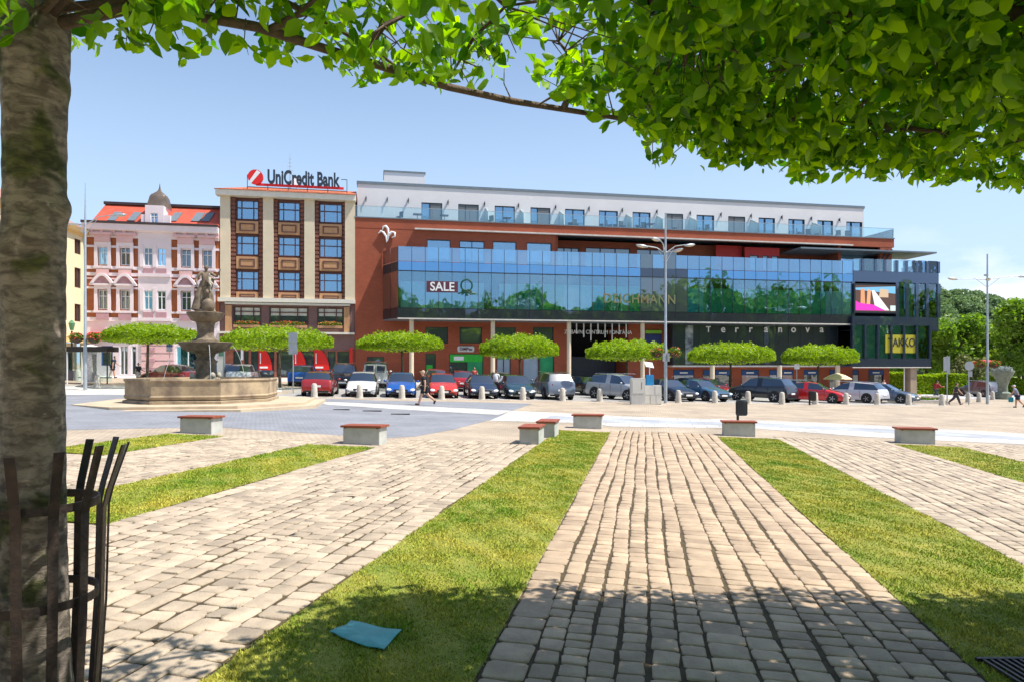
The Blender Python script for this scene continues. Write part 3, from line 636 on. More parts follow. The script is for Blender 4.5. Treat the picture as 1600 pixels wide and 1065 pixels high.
# upper brick band + recessed storey behind it
holes=[]
for a,c,t in ((667,704,374),(718,757,376),(770,807,377),(823,862,379)): holes.append((sof(a),sof(c),Z2-.3,zof(a,t)))
xr=sof(868); xend=sof(1395)
b=MB()
b.box(0,SR,-.02,.3,zsl,zt)                                       # parapet band
wall_holes(b,.3,xr,Z2-.3,zsl,0,.3,holes)
b.box(.3,gw0+.6,0,.3,zb,Z2-.3); b.box(0,.3,0,.3,-1,zsl); b.box(0,.3,.3,22,-1,zt); b.box(SR-.3,SR,.3,22,zb,zt)
b.box(xr,xr+.3,.3,2.5,Z2-.3,zsl)
hr=[(sof(870,-2.5),sof(905,-2.5),Z2,Z2+2.3),(sof(915,-2.5),sof(985,-2.5),Z2,Z2+2.4),(sof(995,-2.5),sof(1060,-2.5),Z2,Z2+2.4)]
wall_holes(b,xr+.3,SR-1.6,Z2-.3,zsl,2.5,2.8,hr)
b.box(SR-1.6,SR-.3,0,.3,Z2-.3,zsl)
b.box(SR-6.2,SR-5.9,.3,2.5,Z2-.3,zsl)
# lower front wall
h1=[]
for a,c in ((665,700),(718,753),(773,806),(833,865)): h1.append((sof(a),sof(c),zof(a,536),zof(a,511)))
sho=[(sof(575)-.1,sof(600),-.2,2.9),(sof(665),sof(681),-.3,zof(665,552)),(sof(702),sof(755),-.3,zof(702,552)),(sof(776),sof(798),-.3,zof(776,552)),(sof(817),sof(842),-.3,zof(817,552)),(sof(843),sof(866),-.3,zof(843,552))]
zl=zof(1200,571)
xe0,xe1,xp1=sof(889),sof(985),sof(1010)
wall_holes(b,.3,xe0,-1,zb,0,.3,h1+sho)
b.box(xe1-.2,xp1+2.4,0,.3,-1.5,zb); b.box(xe0-.3,xe0,.3,6,-1,zb); b.box(xe1-.2,xe1+.1,.3,6,-1,zb)
gsh=[]
for a,c in ((1052,1085),(1098,1112),(1117,1142),(1158,1186),(1202,1215),(1222,1240),(1256,1281),(1296,1312),(1332,1342),(1357,1381)): gsh.append((sof(a),sof(c),-2,zof(a,576.5)))
wall_holes(b,xp1+2.4,SR-.6,-2,zl-.1,0,.3,gsh)
b.box(SR-.6,SR-.3,.3,22,-2,zl+3)
b.box(.3,SR-.3,22,22.3,-1.5,zt)
b.build('wall',M['brick'],ml)
# dark rooms
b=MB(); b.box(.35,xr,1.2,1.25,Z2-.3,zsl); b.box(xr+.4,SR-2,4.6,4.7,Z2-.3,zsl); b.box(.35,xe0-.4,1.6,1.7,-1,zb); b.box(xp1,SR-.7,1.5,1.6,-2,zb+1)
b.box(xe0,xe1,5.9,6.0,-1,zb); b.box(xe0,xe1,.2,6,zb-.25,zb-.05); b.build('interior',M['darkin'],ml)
# floors: terrace deck, roof deck
b=MB(); b.box(.31,SR-.31,.31,21.9,zt-.5,zt-.06); b.box(.3,SR-2.1,.3,4.55,Z2-.5,Z2-.32); b.build('deck',M['coping'],ml)
b=MB(); b.box(-.05,SR+.05,-.09,.32,zt,zt+.09); b.build('terrace_edge',M['coping'],ml)
# thin canopy slab over the first terrace
sa,sb=sof(648,.35),sof(1290,.35); b=MB(); b.box(sa,sof(1330),-.35,-.03,zsl-.02,zsl+.10); b.build('canopy_slab',M['curb'],ml)
b=MB(); b.add([(sof(1240),-1.2,zof(1240,388,1.2)),(SR+4.0,-1.2,zof(1240,388,1.2)),(SR+4.0,3,zof(1240,388,1.2)),(sof(1240),3,zof(1240,388,1.2))]+[(sof(1240),-1.2,zof(1240,388,1.2)+.15),(SR+4.0,-1.2,zof(1240,388,1.2)+.15),(SR+4.0,3,zof(1240,388,1.2)+.15),(sof(1240),3,zof(1240,388,1.2)+.15)],[(0,3,2,1),(4,5,6,7),(0,1,5,4),(1,2,6,5),(2,3,7,6),(3,0,4,7)]).build('roof_blade',M['coping'],ml)
for (a,c,za,zc) in holes: window(ml,a,c,za,zc,.05,M['frame'],M['glass'],2 if abs(a-sof(718))<.1 else 1,(.75,) if abs(a-sof(718))<.1 else ())
for (a,c,za,zc) in hr: window(ml,a,c,za,zc,2.55,M['frame'],M['glassd'],3)
for (a,c,za,zc) in h1: window(ml,a,c,za,zc,.08,M['frame'],M['glassd'],1)
# red rooms on the terrace
RED=mat('red_panel',(.50,.025,.02),.6,var=.06)
b=MB(); ra,rb=sof(1164,-1),sof(1218,-1); wall_holes(b,ra,rb,Z2-.3,zsl-.3,1.0,1.2,[(ra+.5,ra+1.5,Z2+.4,Z2+1.9),(ra+1.9,ra+2.6,Z2+.4,Z2+1.9),(ra+2.9,ra+3.7,Z2+.4,Z2+1.9)]); b.box(ra-2.8,ra,1.6,1.8,Z2-.3,zsl-.1); b.build('red_panel',RED,ml)
for q_ in ((ra+.5,ra+1.5),(ra+1.9,ra+2.6),(ra+2.9,ra+3.7)): window(ml,*q_,Z2+.4,Z2+1.9,1.0,M['frame'],M['glassd'],1,dep=.1)
window(ml,SR-5.6,SR-2.0,Z2,zsl-.5,1.2,M['frame'],M['glass'],1)
window(ml,ra+5,ra+6.4,Z2+.1,Z2+1.9,2.45,M['frame'],M['glassd'],1,dep=.08)
# white top storey
y5=1.6; doors=[(658.5,691),(716,748),(773,804.5),(829,860),(883,913.5),(936,965.5),(988.5,1016.5),(1041,1067.5),(1088.5,1116),(1138,1164.5),(1185.5,1211),(1232,1257.5),(1277.5,1302),(1322.5,1347.5)]
zd=zof(660,316.5,-y5); WX0=.15; WX1=sof(1350,-y5)
dh=[(sof(a,-y5),sof(c,-y5),zt-.06,zd) for a,c in doors]
b=MB(); wall_holes(b,WX0,WX1,zt-.06,ztop-.25,y5,y5+.3,dh); b.box(WX0,WX0+.3,y5+.3,18,zt-.06,ztop-.25); b.box(WX1-.3,WX1,y5+.3,18,zt-.06,ztop-.25); b.box(WX0+.3,WX1-.3,17.7,18,zt-.06,ztop-.25)
b.box(sof(600,-6),sof(664,-6),6,9,ztop,zof(630,270,-6)); b.build('top_storey_wall',M['white'],ml)
b=MB(); b.box(WX0-.06,WX1+.06,y5-.07,18.1,ztop-.25,ztop); b.box(sof(600,-6)-.06,sof(664,-6)+.06,5.93,9.1,zof(630,270,-6),zof(630,270,-6)+.14); b.build('roof_coping',M['coping'],ml)
for i,(a,c,za,zc) in enumerate(dh):
    o=window(ml,a,c,za,zc,y5+.04,M['frame'],M['glass'],2,name='terrace_door',colx=[a+(c-a)*(.36 if i%2 else .42)],dep=.14)
    if i in (0,1,3,7,9): MB().box(a+(c-a)*(.36 if i in (0,3) else .03),c-.04,y5+.06,y5+.09,za+(.1 if i in(1,7,9) else .5),zc-.06).build('blind',M['blind'],o)
    if i in (2,4,8,11): MB().box(a+(c-a)*.45,c-.1,y5+.3,y5+.33,za+.1,zc-.1).build('curtain',M['white'],o)
b=MB(); zw=ztop-1.55
for i,px in enumerate([572,605,638,700,757,810,868,920,972,1026,1078,1126,1173,1221,1267,1311]):
    x=sof(px,-y5); b=MB(); b.box(x-.04,x+.04,y5-.16,y5-.003,zw-.12,zw+.12); b.box(x-.02,x+.02,y5-.2,y5-.16,zw-.35,zw+.2); b.build('wall_lamp',M['frame'],ml)
# terrace balustrade, partitions
nx=int(SR/1.7)
for i in range(nx+1):
    x0=i*SR/(nx+1)+.02; x1=(i+1)*SR/(nx+1)-.02; MB().box(x0,x1,.02,.045,zt+.09,zt+1.05).build('balustrade_pane',M['glassb'],ml)
MB().box(0,SR,.01,.055,zt+1.05,zt+1.085).build('balustrade_rail',M['steel'],ml)
MB().box(SR-.05,SR-.02,.05,9,zt+.09,zt+1.05).build('balustrade_pane',M['glassb'],ml)
PART=mat('frosted_screen',(.62,.78,.76),.3,var=.03)
for px in (760,815,877,982,1030,1082,1178,1275):
    x=sof(px,-1); MB().add([(x,.15,zt),(x+.03,.15,zt),(x+.03,y5,zt),(x,y5,zt),(x,.15,zt+1.1),(x+.03,.15,zt+1.1),(x+.03,y5,zt+1.75),(x,y5,zt+1.75)],[(0,3,2,1),(4,5,6,7),(0,1,5,4),(1,2,6,5),(2,3,7,6),(3,0,4,7)]).build('terrace_partition',PART,ml)
# roof lights
b=MB(); xc=(sof(665,-7)+sof(728,-7))/2; vs=[]; zr=ztop
b.lathe([(1.9,zr),(1.9,zr+.55),(1.75,zr+.75)],(xc,8.5),24); b.build('round_rooflight',M['glassb'],ml,smooth=40)
b=MB(); b.lathe([(1.92,zr+.75),(1.92,zr+.82)],(xc,8.5),24); b.build('rooflight_rim',M['coping'],ml,smooth=40)
for px in (750,782):
    x=sof(px,-5); b=MB(); b.add([(x,5,zr),(x+1.5,5,zr),(x+1.5,6.2,zr),(x,6.2,zr),(x,5,zr+.15),(x+1.5,5,zr+.15),(x+1.7,6.2,zr+.9),(x+.2,6.2,zr+.9)],[(0,3,2,1),(4,5,6,7),(0,1,5,4),(1,2,6,5),(2,3,7,6),(3,0,4,7)]); b.build('roof_hatch',M['glassb'],ml)
# ---- projecting glass storey: panes, mullions, coloured rooms behind
D=3.0; g0=sof(622,D); g1=sof(1467,D); gw0=sof(598); xm=sof(1333,D)
zr=[zb,zb+1.02,zof(700,424,D),zof(700,410,D),zbt]       # bottom, black band top, main top, spandrel top, balustrade top
zr=[zb,zof(700,482,D),zof(700,425,D),zof(700,410,D),zbt]
BLK=glassmat('black_band_glass',(.012,.014,.02),.07,rc=(.6,.75,1),solid=1)
SPN=glassmat('blue_spandrel_glass',(.03,.12,.25),.45,rc=(.28,.56,.92),solid=1)
NV=glassmat('navy_panel',(.012,.022,.05),.10,rc=(.6,.75,1),solid=1)
n=38; W_=(xm-g0)/n; rn=random.Random(3)
for i in range(n):
    x0=g0+i*W_+.02; x1=g0+(i+1)*W_-.02; dark=int(n*.505)<=i<=int(n*.505)+3; t=rn.uniform(-.008,.008)
    def pane(z0,z1,m_,nm,y=-D,th=.03):
        o=MB().add([(x0,y+t,z0),(x1,y-t,z0),(x1,y-t+th,z0),(x0,y+t+th,z0),(x0,y+t*.3,z1),(x1,y-t*.3,z1),(x1,y-t*.3+th,z1),(x0,y+t*.3+th,z1)],[(0,3,2,1),(4,5,6,7),(0,1,5,4),(1,2,6,5),(2,3,7,6),(3,0,4,7)]).build(nm,m_,ml)
    pane(zr[0],zr[1]-.02,BLK,'band_panel'); pane(zr[1]+.02,zr[2]-.03,M['glassm'] if not dark else M['glassd'],'glass_pane')
    pane(zr[2]+.04,zr[3]-.02,SPN if not dark else BLK,'spandrel_panel'); pane(zr[3]+.02,zr[4],M['glassd'] if dark and i%2 else M['glass'],'balustrade_pane')
b=MB()
for i in range(n+1): x=g0+i*W_; b.box(x-.018,x+.018,-D-.012,-D+.10,zr[0],zr[4]-.02)
b.build('mullion',M['frame'],ml); ml_m=b
b=MB(); b.box(g0,xm,-D-.03,-D+.06,zr[2]-.03,zr[2]+.05); b.build('transom',M['frame'],ml)
b=MB(); b.box(g0-.05,xm,-D-.06,-D+.05,zb-.12,zb-.01); b.build('bottom_rail',M['curb'],ml)
# left chamfer end
ce=MB(); pA=(gw0,-.02); pB=(g0,-D)
def cham(z0,z1,m_,nm):
    dx,dy=pB[0]-pA[0],pB[1]-pA[1]; l=math.hypot(dx,dy); nx_,ny_=dy/l*.03,-dx/l*.03
    for k in (0,1):
        a0,a1=k/2+.012,(k+1)/2-.012; q=[(pA[0]+dx*a0,pA[1]+dy*a0),(pA[0]+dx*a1,pA[1]+dy*a1)]; q+=[(q[1][0]-nx_,q[1][1]-ny_),(q[0][0]-nx_,q[0][1]-ny_)]
        MB().add([(x,y,z) for z in (z0,z1) for x,y in q],[(0,3,2,1),(4,5,6,7),(0,1,5,4),(1,2,6,5),(2,3,7,6),(3,0,4,7)]).build(nm,m_,ml)
cham(zr[0],zr[1]-.02,BLK,'end_panel'); cham(zr[1]+.02,zr[2],glassmat('bronze_glass',(.10,.055,.045),.18,rc=(.9,.8,.75),solid=1),'end_pane'); cham(zr[2]+.02,zr[3]-.02,M['frame'],'end_panel'); cham(zr[3]+.02,zr[4],_mc['bronze_glass'],'end_pane')
# soffit, floor and rooms behind the glass
b=MB(); b.prism([(gw0,0),(g0,-D+.06),(g1-.1,-D+.06),(g1-.1,-.01),(gw0,-.01)],zb-.10,zb+.05); b.prism([(gw0+.1,-.05),(g0+.1,-D+.12),(g1-.1,-D+.12),(g1-.1,-.05)],Z2-.45,Z2-.32)
b.build('soffit',M['coping'],ml)
GR1=mat('grey_green_panel',(.55,.74,.72),.7,var=.05); GR2=mat('dark_green_panel',(.01,.50,.24),.6,var=.08); TEAL=mat('teal_panel',(.01,.60,.64),.6,var=.1); DK=mat('navy_room',(.02,.025,.05),.8)
zi0,zi1=zr[1]+.02,zr[1]+(zr[2]-zr[1])*.72
def room(pa,pb,m_,z0=None,z1=None,y=-D+.11,nm='shop_panel'): return MB().box(sof(pa,D-.1),sof(pb,D-.1),y,y+.05,z0 or zi0,z1 or zi1).build(nm,m_,ml)
room(626,756,GR1); room(780,836,GR1); room(756.5,779.5,DK); room(798,836,GR2,zi0+1.0,zi1-.02,-D+.085); room(836.5,880,GR2); room(880.5,905,GR1); room(905.5,945,TEAL); room(945.5,1050,GR2); room(1050.5,1100,TEAL); room(1100.5,1290,GR2); room(1290.5,1332,GR1)
b=MB(); b.box(g0+.2,g1-.4,-.6,-.5,zb+.1,Z2-.5); b.build('interior',DK,ml)
WT=mat('white_letters',(.8,.8,.8),.5,var=.02); GRN=mat('green_emblem',(.0,.07,.035),.5,var=.02); MAR=mat('maroon_board',(.10,.025,.045),.6)
s_=sof(692,D-.5); zc=zof(692,449,D-.5)
sb_=MB().box(s_-1.45,s_+1.25,-D-.022,-D-.014,zc-.5,zc+.45).build('sale_board',MAR,ml); text('lettering','SALE',1.05,WT,sb_,(s_-.1,-D-.034,zc-.36),bold=.02,sx=.95,ext=.008)
# knot emblem
s_=sof(728,D-.5); zc=zof(728,449,D-.5); b=MB()
b.tube([(s_+.48*math.cos(t),-D-.04,zc+.10+.50*math.sin(t)) for t in [R(-60+i*300/24) for i in range(25)]],.07,6)
for sgn in (-1,1):
    for (ex,ez) in ((-.75,-.35),(-.72,-.72),(-.35,-.85)): b.tube([(s_+sgn*.22,-D-.04,zc-.28),(s_+sgn*(ex*.9+.22),-D-.04,zc-.28+(ez+.2)*.8)],.065,6)
    b.tube([(s_+sgn*.3,-D-.04,zc-.3),(s_-sgn*.75,-D-.04,zc-.62)],.065,6)
b.build('knot_emblem',GRN,ml,smooth=50)
ORG=mat('orange_letters',(.24,.17,.07),.6,var=.3,scale=.8,c2=(.10,.20,.10))
s_=sof(1000,D-.5); zc=zof(1000,467,D-.5); text('shop_lettering','DEICHMANN',1.15,ORG,ml,(s_-.2,-D-.03,zc-.45),ext=.01,sx=.95,bold=.02,spacing=1.1)
# white slab notch over the dark bays
x0=g0+int(n*.505)*W_
# ---- right part of the glass storey: screen, tall panes
D2=D+.02; x=xm
zq=[zof(1340,515,D),zof(1340,494,D),zof(1340,441,D),zof(1340,423,D),zof(1340,404,D)]
ks=[1333,1348,1368,1383,1402,1417,1433,1449,1467]
SHOPG=glassmat('pale_shop_glass',(.55,.80,.76),.18)
b=MB(); b.box(sof(1333,D)+.02,g1,-D,-D+.3,zq[2]+.05,zq[3]); b.box(sof(1333,D)+.02,g1,-D+.01,-D+.3,zq[0],zq[1]-.05); b.build('navy_panel',NV,ml)
b=MB()
for k in ks[1:]: x=sof(k,D); b.box(x-.12,x+.12,-D-.04,-D+.35,zq[3],zq[4]-.05)
for k in (1333,1402,1417,1433,1449,1467): x=sof(k,D); b.box(x-.17,x+.17,-D-.045,-D+.36,zq[1]-.05,zq[2]+.05)
b.build('mullion',NV,ml)
for a,c in zip(ks[:-1],ks[1:]): MB().box(sof(a,D)+.13,sof(c,D)-.13,-D+.02,-D+.05,zq[3]+.02,zq[4]).build('balustrade_pane',M['glassb'],ml)
for a,c in ((1402,1417),(1417,1433),(1433,1449),(1449,1467)): MB().box(sof(a,D)+.18,sof(c,D)-.18,-D+.05,-D+.08,zq[1],zq[2]).build('glass_pane',SHOPG,ml)
MB().box(sof(1403,D),g1-.3,-D+.45,-D+.5,zq[0]+.1,zq[2]+.1).build('back_wall',mat('shop_back_wall',(.62,.74,.71),.8),ml)
b=MB(); b.box(sof(1333,D),g1,-D+.06,2.0,zq[0]-.08,zq[0]-.005); b.box(g1-.14,g1,-D+.37,2.0,zq[0],zq[1]-.05);b.box(g1-.14,g1,-D+.37,2.0,zq[2]+.05,zq[3]); b.box(SR-.25,g1,1.7,2.0,zq[0],zq[3]-.01); b.build('side_wall',NV,ml)
MB().box(g1-.08,g1-.04,-D+.37,1.68,zq[1],zq[2]).build('glass_pane',SHOPG,ml); MB().box(g1-.06,g1-.03,-D+.1,1.9,zq[3]+.01,zq[4]).build('balustrade_pane',M['glassb'],ml)
# video screen
sc=MB(); xa,xb=sof(1334.5,D+.2),sof(1401,D+.2); za,zc=zof(1335,489,D+.2),zof(1335,443,D+.2); sc.box(xa,xb,-D-.22,-D-.06,za,zc); so_=sc.build('video_screen',M['frame'],ml)
def emm(n,c,e=1.0): m,t,b=newmat(n); b.inputs['Base Color'].default_value=(0,0,0,1); b.inputs['Emission Color'].default_value=(*c,1); b.inputs['Emission Strength'].default_value=e; return m
w=xb-xa-.3; h=zc-za-.3; xo=xa+.15; zo=za+.15; y=-D-.225
def sq(pts,m_,dy,nm): 
    vs=[(xo+u*w,y-dy,zo+v*h) for u,v in pts]; MB().add(vs+[(a,b_+.004,c_) for a,b_,c_ in vs],[tuple(range(len(vs))),tuple(range(2*len(vs)-1,len(vs)-1,-1))]+[(i,len(vs)+i,len(vs)+(i+1)%len(vs),(i+1)%len(vs)) for i in range(len(vs))]).build(nm,m_,so_)
sq([(0,0),(1,0),(1,1),(0,1)],emm('screen_brown',(.085,.045,.035)),.002,'picture')
sq([(.0,.82),(1,.70),(1,.98),(0,.90)],emm('screen_blue',(.16,.42,.65)),.008,'sky_picture')
sq([(.12,.25),(.24,.25),(.22,.86),(.13,.86)],emm('screen_tan',(.62,.28,.14)),.016,'leg_picture')
sq([(.27,.25),(.36,.25),(.38,.80),(.30,.86)],emm('screen_tan2',(.70,.34,.18)),.016,'leg_picture')
sq([(.40,.80),(.46,.82),(.85,.05),(.50,.05)],emm('screen_white',(.75,.70,.68)),.012,'path_picture')
sq([(0,.04),(.75,.04),(.45,.26),(.10,.32),(0,.40)],emm('screen_pink',(.75,.03,.45)),.020,'pink_picture')
sq([(.58,.55),(.82,.55),(.82,.84),(.62,.88)],emm('screen_box',(.55,.40,.26)),.014,'box_picture')
sq([(.87,.04),(1,.04),(1,.24),(.87,.24)],emm('screen_pale',(.55,.72,.68)),.018,'badge_picture')
# ---- lower projecting box at the right
D3=3.35; z0,z1=zof(1340,572.5,D3),zof(1340,494,D3); zA,zB=zof(1340,559,D3),zof(1340,508,D3); xa,xb=sof(1332,D3),sof(1455,D3)
b=MB(); b.box(xa,xb,-D3,-D3+.3,z0,zA-.03); b.box(xa,xb,-D3,-D3+.3,zB+.03,z1)
fr=[1332,1352.5,1372.5,1393,1413,1433,1455]
for k in fr: x=sof(k,D3); x=min(max(x,xa+.1),xb-.1); b.box(x-.11,x+.11,-D3-.03,-D3+.3,zA-.03,zB+.03)
b.box(xa,xb,-D3+.31,1.9,z0,z0+.25); b.box(xa,xb,-D3+.31,1.9,z1-.25,z1-.01); b.box(xb-.14,xb,-D3+.31,1.9,z0+.26,z1-.26); b.build('lower_box_panel',NV,ml)
for a,c in zip(fr[:-1],fr[1:]): MB().box(sof(a,D3)+.12,sof(c,D3)-.12,-D3+.12,-D3+.15,zA,zB).build('glass_pane',SHOPG,ml)
MB().box(xa+.1,xb-.2,-D3+.34,-D3+.40,z0+.3,z1-.3).build('back_wall',_mc['shop_back_wall'],ml)
YEL=mat('yellow_board',(.42,.38,.02),.5,var=.05); xx0,xx1=sof(1380,D3-.4),sof(1430,D3-.4); xx1=min(xx1,xb-.3)
yb_=MB().box(xx0,xx1,-D3+.075,-D3+.10,zof(1380,551,D3-.4),zof(1380,523,D3-.4)).build('shop_board',YEL,ml)
text('lettering','TAKKO',1.15,M['frame'],yb_,((xx0+xx1)/2,-D3+.06,zof(1380,541,D3-.4)),bold=.015,sx=.78,ext=.01)
MB().box(xa,xb,-D3-.04,-D3+.02,z0-.10,z0-.01).build('bottom_rail',M['curb'],ml)
# ---- dark glazed shop front under the glass storey
DG=1.3; xa=sof(1052,DG); xb=sof(1332,D3)-.05; zz1=zb-.14; zz0=zof(1330,570.5,DG)+.02
SD=glassmat('shop_front_glass',(.012,.018,.026),.12,rc=(.7,.85,1),solid=1)
nn=13
for i in range(nn): MB().box(xa+(xb-xa)*i/nn+.04,xa+(xb-xa)*(i+1)/nn-.04,-DG,-DG+.06,zz0,zz1).build('shop_front_pane',SD,ml)
b=MB()
for i in range(nn+1): x=xa+(xb-xa)*i/nn; b.box(x-.035,x+.035,-DG-.03,-DG+.1,zz0,zz1)
b.box(xa-.1,xa-.04,-DG,0,zz0,zz1); b.build('mullion',M['frame'],ml)
MB().box(xa-.1,xb+.05,-DG-.1,-.005,zz0-.16,zz0-.01).build('shop_ledge',M['curb'],ml)
for k,(ch,px) in enumerate(zip('terranova',[1107,1130,1151,1173,1197,1219,1240,1262,1284])):
    text('letter','T' if k==0 else ch,.98 if k else .8,WT,ml,(sof(px,DG+.1),-DG-.1,zof(px,519,DG+.1)),bold=.012)
# posters beside it
MB().box(sof(1071,DG+.05),sof(1083,DG+.05),-DG-.06,-DG-.035,zz0+.1,zz1-.1).build('poster',mat('poster_grey',(.42,.46,.46),.5,c2=(.03,.04,.05),scale=1.2),ml)
# ---- billboard stack on the brick pier
xa,xb=sof(1009,.1),sof(1034,.1)
for (p0_,p1_,m_) in ((516,521,mat('lime_board',(.22,.50,.03),.5)),(522,537,mat('navy_board',(.015,.03,.14),.5)),(538,541,WT)): MB().box(xa,xb,-.1,-.003,zof(1010,p1_),zof(1010,p0_)).build('sign_board',m_,ml)
# entrance lettering + hanging rods
text('entrance_lettering','ZÁBAVNÍ CENTRUM FONTÁNA',.50,WT,ml,((xe0+sof(976))/2,-.4,zof(930,522)),sx=.93)
for k in range(8):
    x=xe0+.6+k*(xe1-xe0-1.2)/7; MB().box(x-.05,x+.05,-.5,-.45,zb-1.1-.3*(k%3),zb-.13).build('hanging_rod',WT,ml)
b=MB(); b.box(xe0+.1,xe1-.25,3.5,3.6,-1,3.0); b.build('entrance_screen',mat('entrance_grey',(.03,.035,.05),.5),ml)
# oval shop sign
x=sof(728,.15); z=zof(728,545); o=MB().box(x-.78,x+.78,-.18,-.003,z-.27,z+.27).build('oval_sign',WT,ml,bevel=.13); text('lettering','DiMPex',.36,MAR,o,(x,-.2,z-.12),bold=.01)
# shop windows
GW=mat('bright_green_film',(.02,.42,.02),.4,var=.08,c2=(.03,.5,.05)); GF=mat('green_film',(.01,.25,.09),.4,c2=(.02,.36,.14),scale=1.4); PB=mat('pale_blue_door',(.34,.42,.52),.4,var=.1,scale=1)
for i,(a,c,za,zc) in enumerate(sho):
    if i==0: window(ml,a,c,za,zc,.05,M['frame'],M['glassd'],1); continue
    o=window(ml,a,c,za,zc,.05,M['frame'],{1:M['glassd'],2:M['glassd'],3:PB,4:PB,5:GF}[i],2 if i in (2,3) else 1,name='shop_window')
    if i==2:
        MB().box(a+.07,c-.07,.02,.06,zc-.75,zc-.07).build('green_fascia',GW,o); MB().box((a+c)/2+.1,c-.07,.03,.07,za+.3,zc-.76).build('green_film',GF,o)
        q=MB().box(a+.4,a+1.3,-.03,.018,zc-.6,zc-.25).build('small_sign',WT,o)
    if i==1: MB().box(a+.07,c-.3,.03,.07,za+.8,zc-1).build('green_film',GW,o)
    if i==3: MB().box(a+.07,c-.07,.02,.06,zc-.5,zc-.07).build('green_fascia',GF,o)
BL=mat('blue_fascia',(.01,.06,.22),.5,var=.1); DISP=[mat('display_pale',(.45,.43,.42),.6,c2=(.6,.6,.62),scale=1.5),mat('display_rose',(.40,.25,.22),.6,c2=(.5,.42,.38),scale=1.2),mat('display_brown',(.06,.04,.035),.6)]
for i,(a,c,za,zc) in enumerate(gsh):
    o=window(ml,a,c,za,zc,.05,M['frame'],M['glassd'],2 if c-a>2 else 1,name='shop_window')
    MB().box(a+.07,c-.07,-.0,.045,zc-.55,zc-.07).build('blue_fascia',BL,o)
    if i in (0,3,4,5,8): MB().box(a+.1,c-.1,.02,.08,za+.6,zc-.57).build('display',DISP[i%2],o)
    if c-a>1.2: MB().box((a+c)/2-.4,(a+c)/2+.4,-.02,-.004,zc-.38,zc-.26).build('white_lettering',WT,o)
b=MB(); x=sof(1187); 
# columns
for px,top in ((643,zb),(770,zb),(889,zb),(1004,zb)):
    x=sof(px,D-.5); MB().lathe([(.19,-1.3),(.19,zb-.12)],(x,-D+.5),20).build('column',M['cream'],ml,smooth=40)
for px in (1113,1218,1309): x=sof(px,D-.9); MB().lathe([(.22,-2),(.22,zz0+.0)],(x,-D+.9),20).build('column',M['cream'],ml,smooth=40)
x=sof(1423,D3-.6); MB().box(x-.35,x+.35,-D3+.2,-D3+.9,-2,z0).build('column',mat('brown_column',(.36,.27,.19),.7,var=.1),ml)
x=sof(1413,D3-.6); MB().lathe([(.06,-2),(.06,z0)],(x,-D3+.6),12).build('column',WT,ml,smooth=40)
# soffit of the shop front
# white three-leaf emblem on the brick
x=sof(603,.15); z=zof(603,366); b=MB()
def arc(pts,r): b.tube([(x+u*.055,-.18,z+v*.055) for u,v in pts],r,8)
arc([(-6,6),(-4,11),(0,12),(3,8),(4,0),(2,-6)],[.03,.09,.12,.11,.09,.05]); arc([(-12,0),(-8,4),(-4,2),(0,-4),(1,-14)],[.03,.09,.1,.09,.03]); arc([(2,-12),(4,-3),(9,3),(14,2),(14,-4),(9,-6)],[.05,.09,.11,.1,.09,.02])
b.build('leaf_emblem',WT,ml,smooth=60)
for px in (1392,1385):
    MB().add([(sof(px),-.12,zof(px,390)),(sof(px)+.15,-.12,zof(px,390)),(sof(px)-.5,-.12,zof(px,407)),(sof(px)-.65,-.12,zof(px,407)),(sof(px),-.06,zof(px,390)),(sof(px)+.15,-.06,zof(px,390)),(sof(px)-.5,-.06,zof(px,407)),(sof(px)-.65,-.06,zof(px,407))],[(0,1,2,3),(7,6,5,4),(0,4,5,1),(1,5,6,2),(2,6,7,3),(3,7,4,0)]).build('wall_bracket',M['frame'],ml)
# terrace furniture
def chair(x,y,z,par_ang,label,m_=None):
    p=fpt(x,-y,z); t=thing('terrace_chair',label,'chair',p,AN+par_ang,'chairs on the hotel terrace'); m_=m_ or mat('teal_fabric',(.03,.07,.085),.7)
    MB().box(-.24,.24,-.24,.24,.40,.45).build('seat',m_,t); MB().box(-.24,.24,.20,.25,.46,.95).build('backrest',m_,t)
    for a in (-.22,.20):
        for c_ in (-.22,.20): MB().box(a,a+.03,c_,c_+.03,0,.40).build('leg',M['frame'],t)
    return t
cl=['dark chair on the top terrace, left of the leftmost terrace door','dark chair on the top terrace beside the first glass screen','dark chair on the top terrace before the fifth door','dark chair on the top terrace before the sixth door','dark chair on the top terrace between sixth door and screen','dark chair on the top terrace before the seventh door','dark chair on the top terrace right of the tall lamp','dark chair on the top terrace before the ninth door','left chair of the close row of three on the top terrace','middle chair of the close row of three on the top terrace','right chair of the close row of three on the top terrace','grey chair left of the last terrace door','grey chair in front of the last terrace door']
for i,px in enumerate([624,766,900,952,972,1006,1054,1103,1249,1263,1277,1309,1325]):
    chair(sof(px,-.8),.8,zt-.06,random.uniform(-1.2,1.2),cl[i])
for px,l in ((652,'small table on the top terrace, left of the first door'),(694,'small table on the top terrace, right of the first door'),(792,'small table on the top terrace before the third door'),(1015,'small table on the top terrace before the seventh door')):
    p=fpt(sof(px,-.8),-.8,zt-.06); t=thing('terrace_table',l,'table',p,AN,'tables on the hotel terrace'); MB().box(-.38,.38,-.38,.38,.70,.74).build('table_top',M['frame'],t); MB().lathe([(.25,0),(.25,.03),(.03,.05),(.03,.70)],(0,0),10).build('leg',M['frame'],t)
